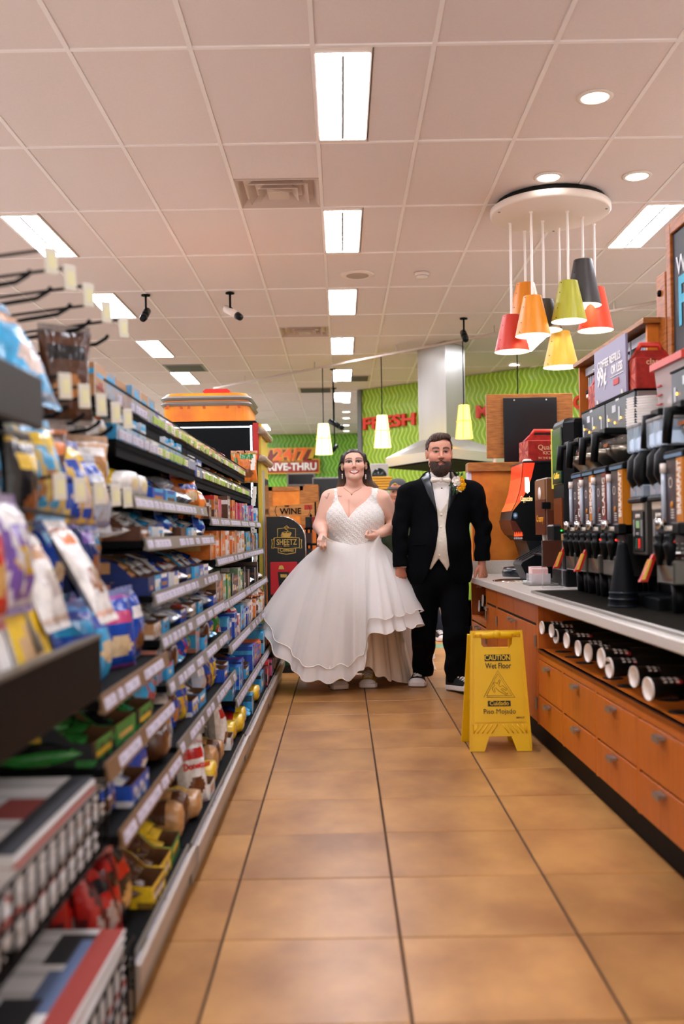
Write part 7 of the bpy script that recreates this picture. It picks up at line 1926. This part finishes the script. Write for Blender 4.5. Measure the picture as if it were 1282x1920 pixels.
def skirt(name, mat, tab, amp, ph, hpow, parent, nz=34, nt=220, rim=True, wr=1.0, zoff=0, lift=0.0):
    m = MB().use(mat); m.smooth = True; rr = random.Random(ph)
    f1 = [rr.uniform(0, 6.28) for _ in range(6)]
    hem = []
    def fn(u, v):
        t = u*2*PI; hx, hy, hz = tab(u*360); hz += zoff
        hx, hy = cx0 + (hx-cx0)*(1+lift), cy0 + (hy-cy0)*(1+lift)
        wx, wy = cx0 + .178*wr*math.cos(t), cy0 - .0 + .14*wr*math.sin(t)
        a = v**hpow; vv = v**1.06
        x = wx + (hx-wx)*a; y = wy + (hy-wy)*a; z = zw + (hz-zw)*vv
        fo = amp*v**1.15*(.5*math.sin(9*t + f1[0] + .5*v) + .38*math.sin(17*t + f1[1] - .8*v) + .26*math.sin(29*t + f1[2]) + .12*math.sin(47*t + f1[3]))
        dx, dy = math.cos(t), math.sin(t); x += dx*fo; y += dy*fo
        z += .012*v**4*math.sin(23*t + f1[4])*(1 if hz > .04 else 0)
        # the hands lift two gathers above the waistline
        for hp_, aa, fy_ in ((wl_, 218, .125), (wr_, 318, .045)):
            d_ = (u*360 - aa + 180) % 360 - 180; e = math.exp(-(d_/19)**2)*math.exp(-((v-.07)/.095)**2)
            x += (hp_[0]-x)*e*.9; y += (hp_[1]-fy_-y)*e*.95; z += (hp_[2]-.005-z)*e*.97
        return (x-bo[0], y-bo[1], max(z, .008))
    m.grid(fn, nt, nz, None, True)
    o = m.build(name, parent)
    if rim:
        e = MB().use(M('hem_satin', '#F0EAE2', r=.4)); pts = [fn(k_/nt, 1) for k_ in range(nt+1)]; e.tube(pts, .0035, 5); e.build('hem_edge', o)
    return o
TULLE = M('white_tulle', '#FAF8F6', r=.8, alpha=.86, transl=.22, bump=(350, .1)); TULLE2 = M('white_tulle_inner', '#F6F3EF', r=.8, alpha=.93, transl=.22); LINING = M('ivory_lining', '#DDCDB8', r=.45, transl=.1)
sk = skirt('skirt', TULLE, outer, .042, 3, .70, b)
skirt('tulle_layer', TULLE2, outer, .036, 3, .73, sk, rim=True, zoff=.012, lift=-.04, wr=.97)
skirt('overlay', M('sheer_tulle', '#FBF9F6', r=.8, alpha=.55, transl=.25), outer, .042, 3, .66, sk, rim=True, zoff=.10, lift=-.01, wr=1.05)
skirt('lining', LINING, inner, .028, 5, .8, sk, nz=26, nt=160, rim=False, wr=.94)
# lace flowers sewn on the skirt
ap = MB().use(M('applique', '#F4F0EA', r=.5))
rr = random.Random(4)
# jewellery, hair, shoes
nk = MB().use(M('gold_chain', '#C8945A', r=.25, m=1)); pts = []
def surf(px, py, S_=None):
    F_ = S; p = Wb(px, py, 7.0); ix, iz = int(np.argmin(abs(F_.ax[0]-p[0]))), int(np.argmin(abs(F_.ax[2]-p[2]))); y = F_.ax[1][int(np.argmax(F_.f[ix, :, iz] < 0))]
    return np.array((p[0], y - .004, p[2])) - bo
nk.tube([surf(*p) for p in ((643, 914), (648, 918), (653, 922), (658, 926), (663, 922), (670, 918), (677, 913))], .0016, 4); p = surf(658, 927); nk.lathe(p, [(.001, -.007), (.006, 0), (.001, .007)], 8); nk.build('necklace', b)
for px, py in ((640.5, 893), (684.5, 894)):
    p = Wb(px, py, 7.08) - bo; e = MB().use(M('pearl', '#F0E2D2', r=.2)); 
    for k_ in range(3): e.lathe((p[0], p[1], p[2] + .012*(1-k_)), [(.001, -.006), (.005, 0), (.001, .006)], 8)
    e.build('earring', b)
HB = M('dark_brown_hair', '#2A1912', r=.45, n=(25, .5), col2='#4A2F20', stretch=(5, 5, .6), bump=(90, .5))
H = Field(np.arange(bH[0]-.17, bH[0]+.20, .0035), np.arange(bH[1]-.12, bH[1]+.22, .0035), np.arange(bH[2]-.27, bH[2]+.17, .0035)); s = bS
H.frame(bH, bA); H.ell((0, .010*s, .020*s), (.089*s, .117*s, .087*s), .01); H.ell((0, .07*s, -.01*s), (.078*s, .06*s, .09*s), .03)
for e in (-1, 1):
    H.cap((e*.070*s, -.035*s, .045*s), (e*.082*s, .01*s, -.005*s), .018*s, .02*s, .02); H.cap((e*.082*s, .01*s, -.005*s), (e*.082*s, .045*s, -.05*s), .02*s, .024*s, .02)
    H.cap((e*.082*s, .045*s, -.03*s), (e*.088*s, .055*s, -.14*s), .028*s, .03*s, .02)
H.cap((.07*s, .06*s, -.1*s), (.14*s, .08*s, -.16*s), .034*s, .022*s, .03); H.cap((.10*s, .07*s, -.13*s), (.15*s, .08*s, -.175*s), .028*s, .012*s, .02)
H.cap((-.07*s, .06*s, -.1*s), (-.115*s, .08*s, -.155*s), .03*s, .018*s, .03)
X, Y, Z = H.xyz(); L = [(bA[0, i]*(X-bH[0]) + bA[1, i]*(Y-bH[1]) + bA[2, i]*(Z-bH[2]))/s for i in range(3)]
H.f += (.0022*np.sin(150*L[0] + 60*L[1] + 25*L[2]) + .0016*np.sin(240*L[0] - 90*L[2]*.3)).astype(np.float32)
fx = (np.abs(L[0]/.0675)**3 + np.abs((L[2] + .02)/.089)**3)**(1/3) - 1; fx = np.where(L[2] < -.02, np.maximum(np.abs(L[0])/.0675 - 1, -1), fx)                          # face opening
H.f = np.maximum(H.f, np.where(L[1] < .012, -fx*.06*s, -1).astype(np.float32))
H.f = np.maximum(H.f, -(np.hypot((np.abs(L[0])-.087)/.016, (L[2]+.016)/.03) - 1).astype(np.float32)*.014*(L[1] < .034) - 1.0*(L[1] >= .034))
def hcol(V): 
    t = np.clip((bH[2]-.10-V[:, 2])/.1, 0, 1)[:, None]; return np.array(lin('#2A1912'))*(1-t) + np.array(lin('#7A5634'))*t
field_mesh('hair', H.ax, H.f, M('long_hair', '#2A1912', r=.45, attr=True, n=(25, .4), stretch=(5, 5, .6), bump=(90, .5)), hcol, b, bo)
YC = M('yellow_canvas', '#D8A418', r=.8, bump=(300, .3))
sneaker(b, (Wb(630, 1287, 7.2)[0], 7.22, .0), .25, YC, .25, bo); sneaker(b, (Wb(690, 1282, 7.34)[0], 7.27, .0), -.1, YC, .25, bo)

# ------------------------------------------------------------------ man in a grey cap behind the couple
MD = 10.3
m3 = thing('person', 'person in a grey cap and dark clothes standing behind the couple', 'person', (.78, MD, 0)); mo = (.78, MD, 0)
Wm = lambda px, py, d=MD: np.array(at(px, py, d))
mH = Wm(745, 922, MD-.06); mA = rotm(-.35, .05, 0)
S = Field(axis((.15, 1.25, .009)), axis((MD-.3, MD+.3, .009)), axis((.03, 1.38, .014), (1.38, 1.78, .0055)))
head(S, mH, 1.0, mA, True, 1.0); S.cap(mH + (0, .02, -.07), mH + (.04, .05, -.2), .055, .06, .02)
c = mH + (.06, .06, -.42); S.ell(c, (.19, .12, .24), .05); S.ell(c + (.05, 0, -.28), (.17, .12, .2), .06); S.cap(c + (-.17, 0, .15), c + (.17, 0, .15), .06, .06, .05)
for e, el, wr in ((-1, c + (-.26, .02, -.14), c + (-.2, -.12, -.36)), (1, c + (.27, .02, -.14), c + (.27, -.04, -.38))):
    S.cap(c + (e*.18, 0, .14), el, .055, .042, .03); S.cap(el, wr, .042, .03, .02); S.cap(wr, wr + (0, -.03, -.06), .035, .03, .01)
    for q in range(4): S.cap(wr + (-.03+.02*q, -.03, -.06), wr + (-.03+.02*q, -.045, -.13), .01, .008, .004)
    S.cap(wr + (-e*.03, -.03, -.03), wr + (-e*.05, -.05, -.09), .012, .009, .005)
fr, fl_ = Wm(822, 1196, MD-.1), np.array((.62, MD+.05, 0)); 
for hip, ft in ((c + (.13, 0, -.42), fr), (c + (-.02, 0, -.42), fl_)): 
    kn = (hip + np.array((ft[0], ft[1], .1)))/2 + (0, -.03, 0); S.cap(hip, kn, .075, .055, .03); S.cap(kn, (ft[0], ft[1]+.06, .12), .055, .04, .03)
mp = face_paint(mH, 1.0, mA, lin('#C08468'), lin('#9A5A4C'), lin('#3A2A20'), (.05, .05, .05))
field_mesh('body', S.ax, S.f, SKIN, lambda V: mp(V, np.tile(np.array(lin('#C48A6E')), (len(V), 1)).astype(np.float32)), m3, mo)
Q = Field(axis((.15, 1.25, .011)), axis((MD-.3, MD+.3, .011)), axis((.8, 1.6, .011)))
Q.ell(c, (.215, .145, .27), .05); Q.ell(c + (.05, 0, -.25), (.2, .145, .18), .06); Q.cap(c + (-.17, 0, .15), c + (.17, 0, .15), .075, .075, .05)
for e, el, wr in ((-1, c + (-.26, .02, -.14), c + (-.2, -.12, -.36)), (1, c + (.27, .02, -.14), c + (.27, -.04, -.38))): Q.cap(c + (e*.18, 0, .14), el, .072, .056, .03); Q.cap(el, el*.3 + wr*.7, .056, .048, .02)
wrinkle(Q, .004, 22, 30, None, 3.0); field_mesh('shirt', Q.ax, Q.f, M('dark_green_shirt', '#22301E', r=.8), None, m3, mo)
Q = Field(axis((.3, 1.25, .011)), axis((MD-.3, MD+.3, .011)), axis((.08, 1.05, .011)))
Q.ell(c + (.06, 0, -.42), (.2, .14, .14), .05)
for hip, ft in ((c + (.13, 0, -.42), fr), (c + (-.02, 0, -.42), fl_)):
    kn = (hip + np.array((ft[0], ft[1], .1)))/2 + (0, -.03, 0); Q.cap(hip, kn, .098, .078, .03); Q.cap(kn, (ft[0], ft[1]+.06, .12), .078, .072, .03)
wrinkle(Q, .005, 20, 34, None, 1.0); field_mesh('jeans', Q.ax, Q.f, M('navy_denim', '#141C2C', r=.85), None, m3, mo)
for ft, yw in ((fr, .3), (fl_, -.2)): sneaker(m3, (ft[0], ft[1], 0), yw, M('dark_boot', '#15130F', r=.6), .29, mo)
cp_ = MB().use(M('grey_cap', '#4A4A4C', r=.8)); cm = mH - mo + (0, .01, .045)
cp_.lathe(cm, [(.088, -.01), (.09, .02), (.082, .055), (.055, .085), (.001, .095)], 20, sy=1.12, cap=False)
cp_.build('cap', m3); 
v = MB().use(M('cap_peak', '#3E3E42', r=.8)); d_ = -mA[:, 1]; sd = mA[:, 0]
top = [cm + np.array((0, 0, .005)) + d_*(.085 + .075*math.sin(a)) + sd*(.085*math.cos(a)) - (0, 0, .02*math.sin(a)) for a in [PI*k_/10 for k_ in range(11)]]
v.face([v.vert(p) for p in top]); v.face([v.vert(p - np.array((0, 0, .008))) for p in top[::-1]]); v.loft([[p for p in top], [p - np.array((0, 0, .008)) for p in top]], cap=False, closed=True); v.build('cap_peak', m3)
bg = MB().use(M('cap_badge', '#B8962A', r=.6)); p = cm + d_*.097 + (0, 0, .035); bg.lathe(p, [(.001, -.012), (.03, 0), (.001, .012)], 10); bg.build('cap_badge', m3)
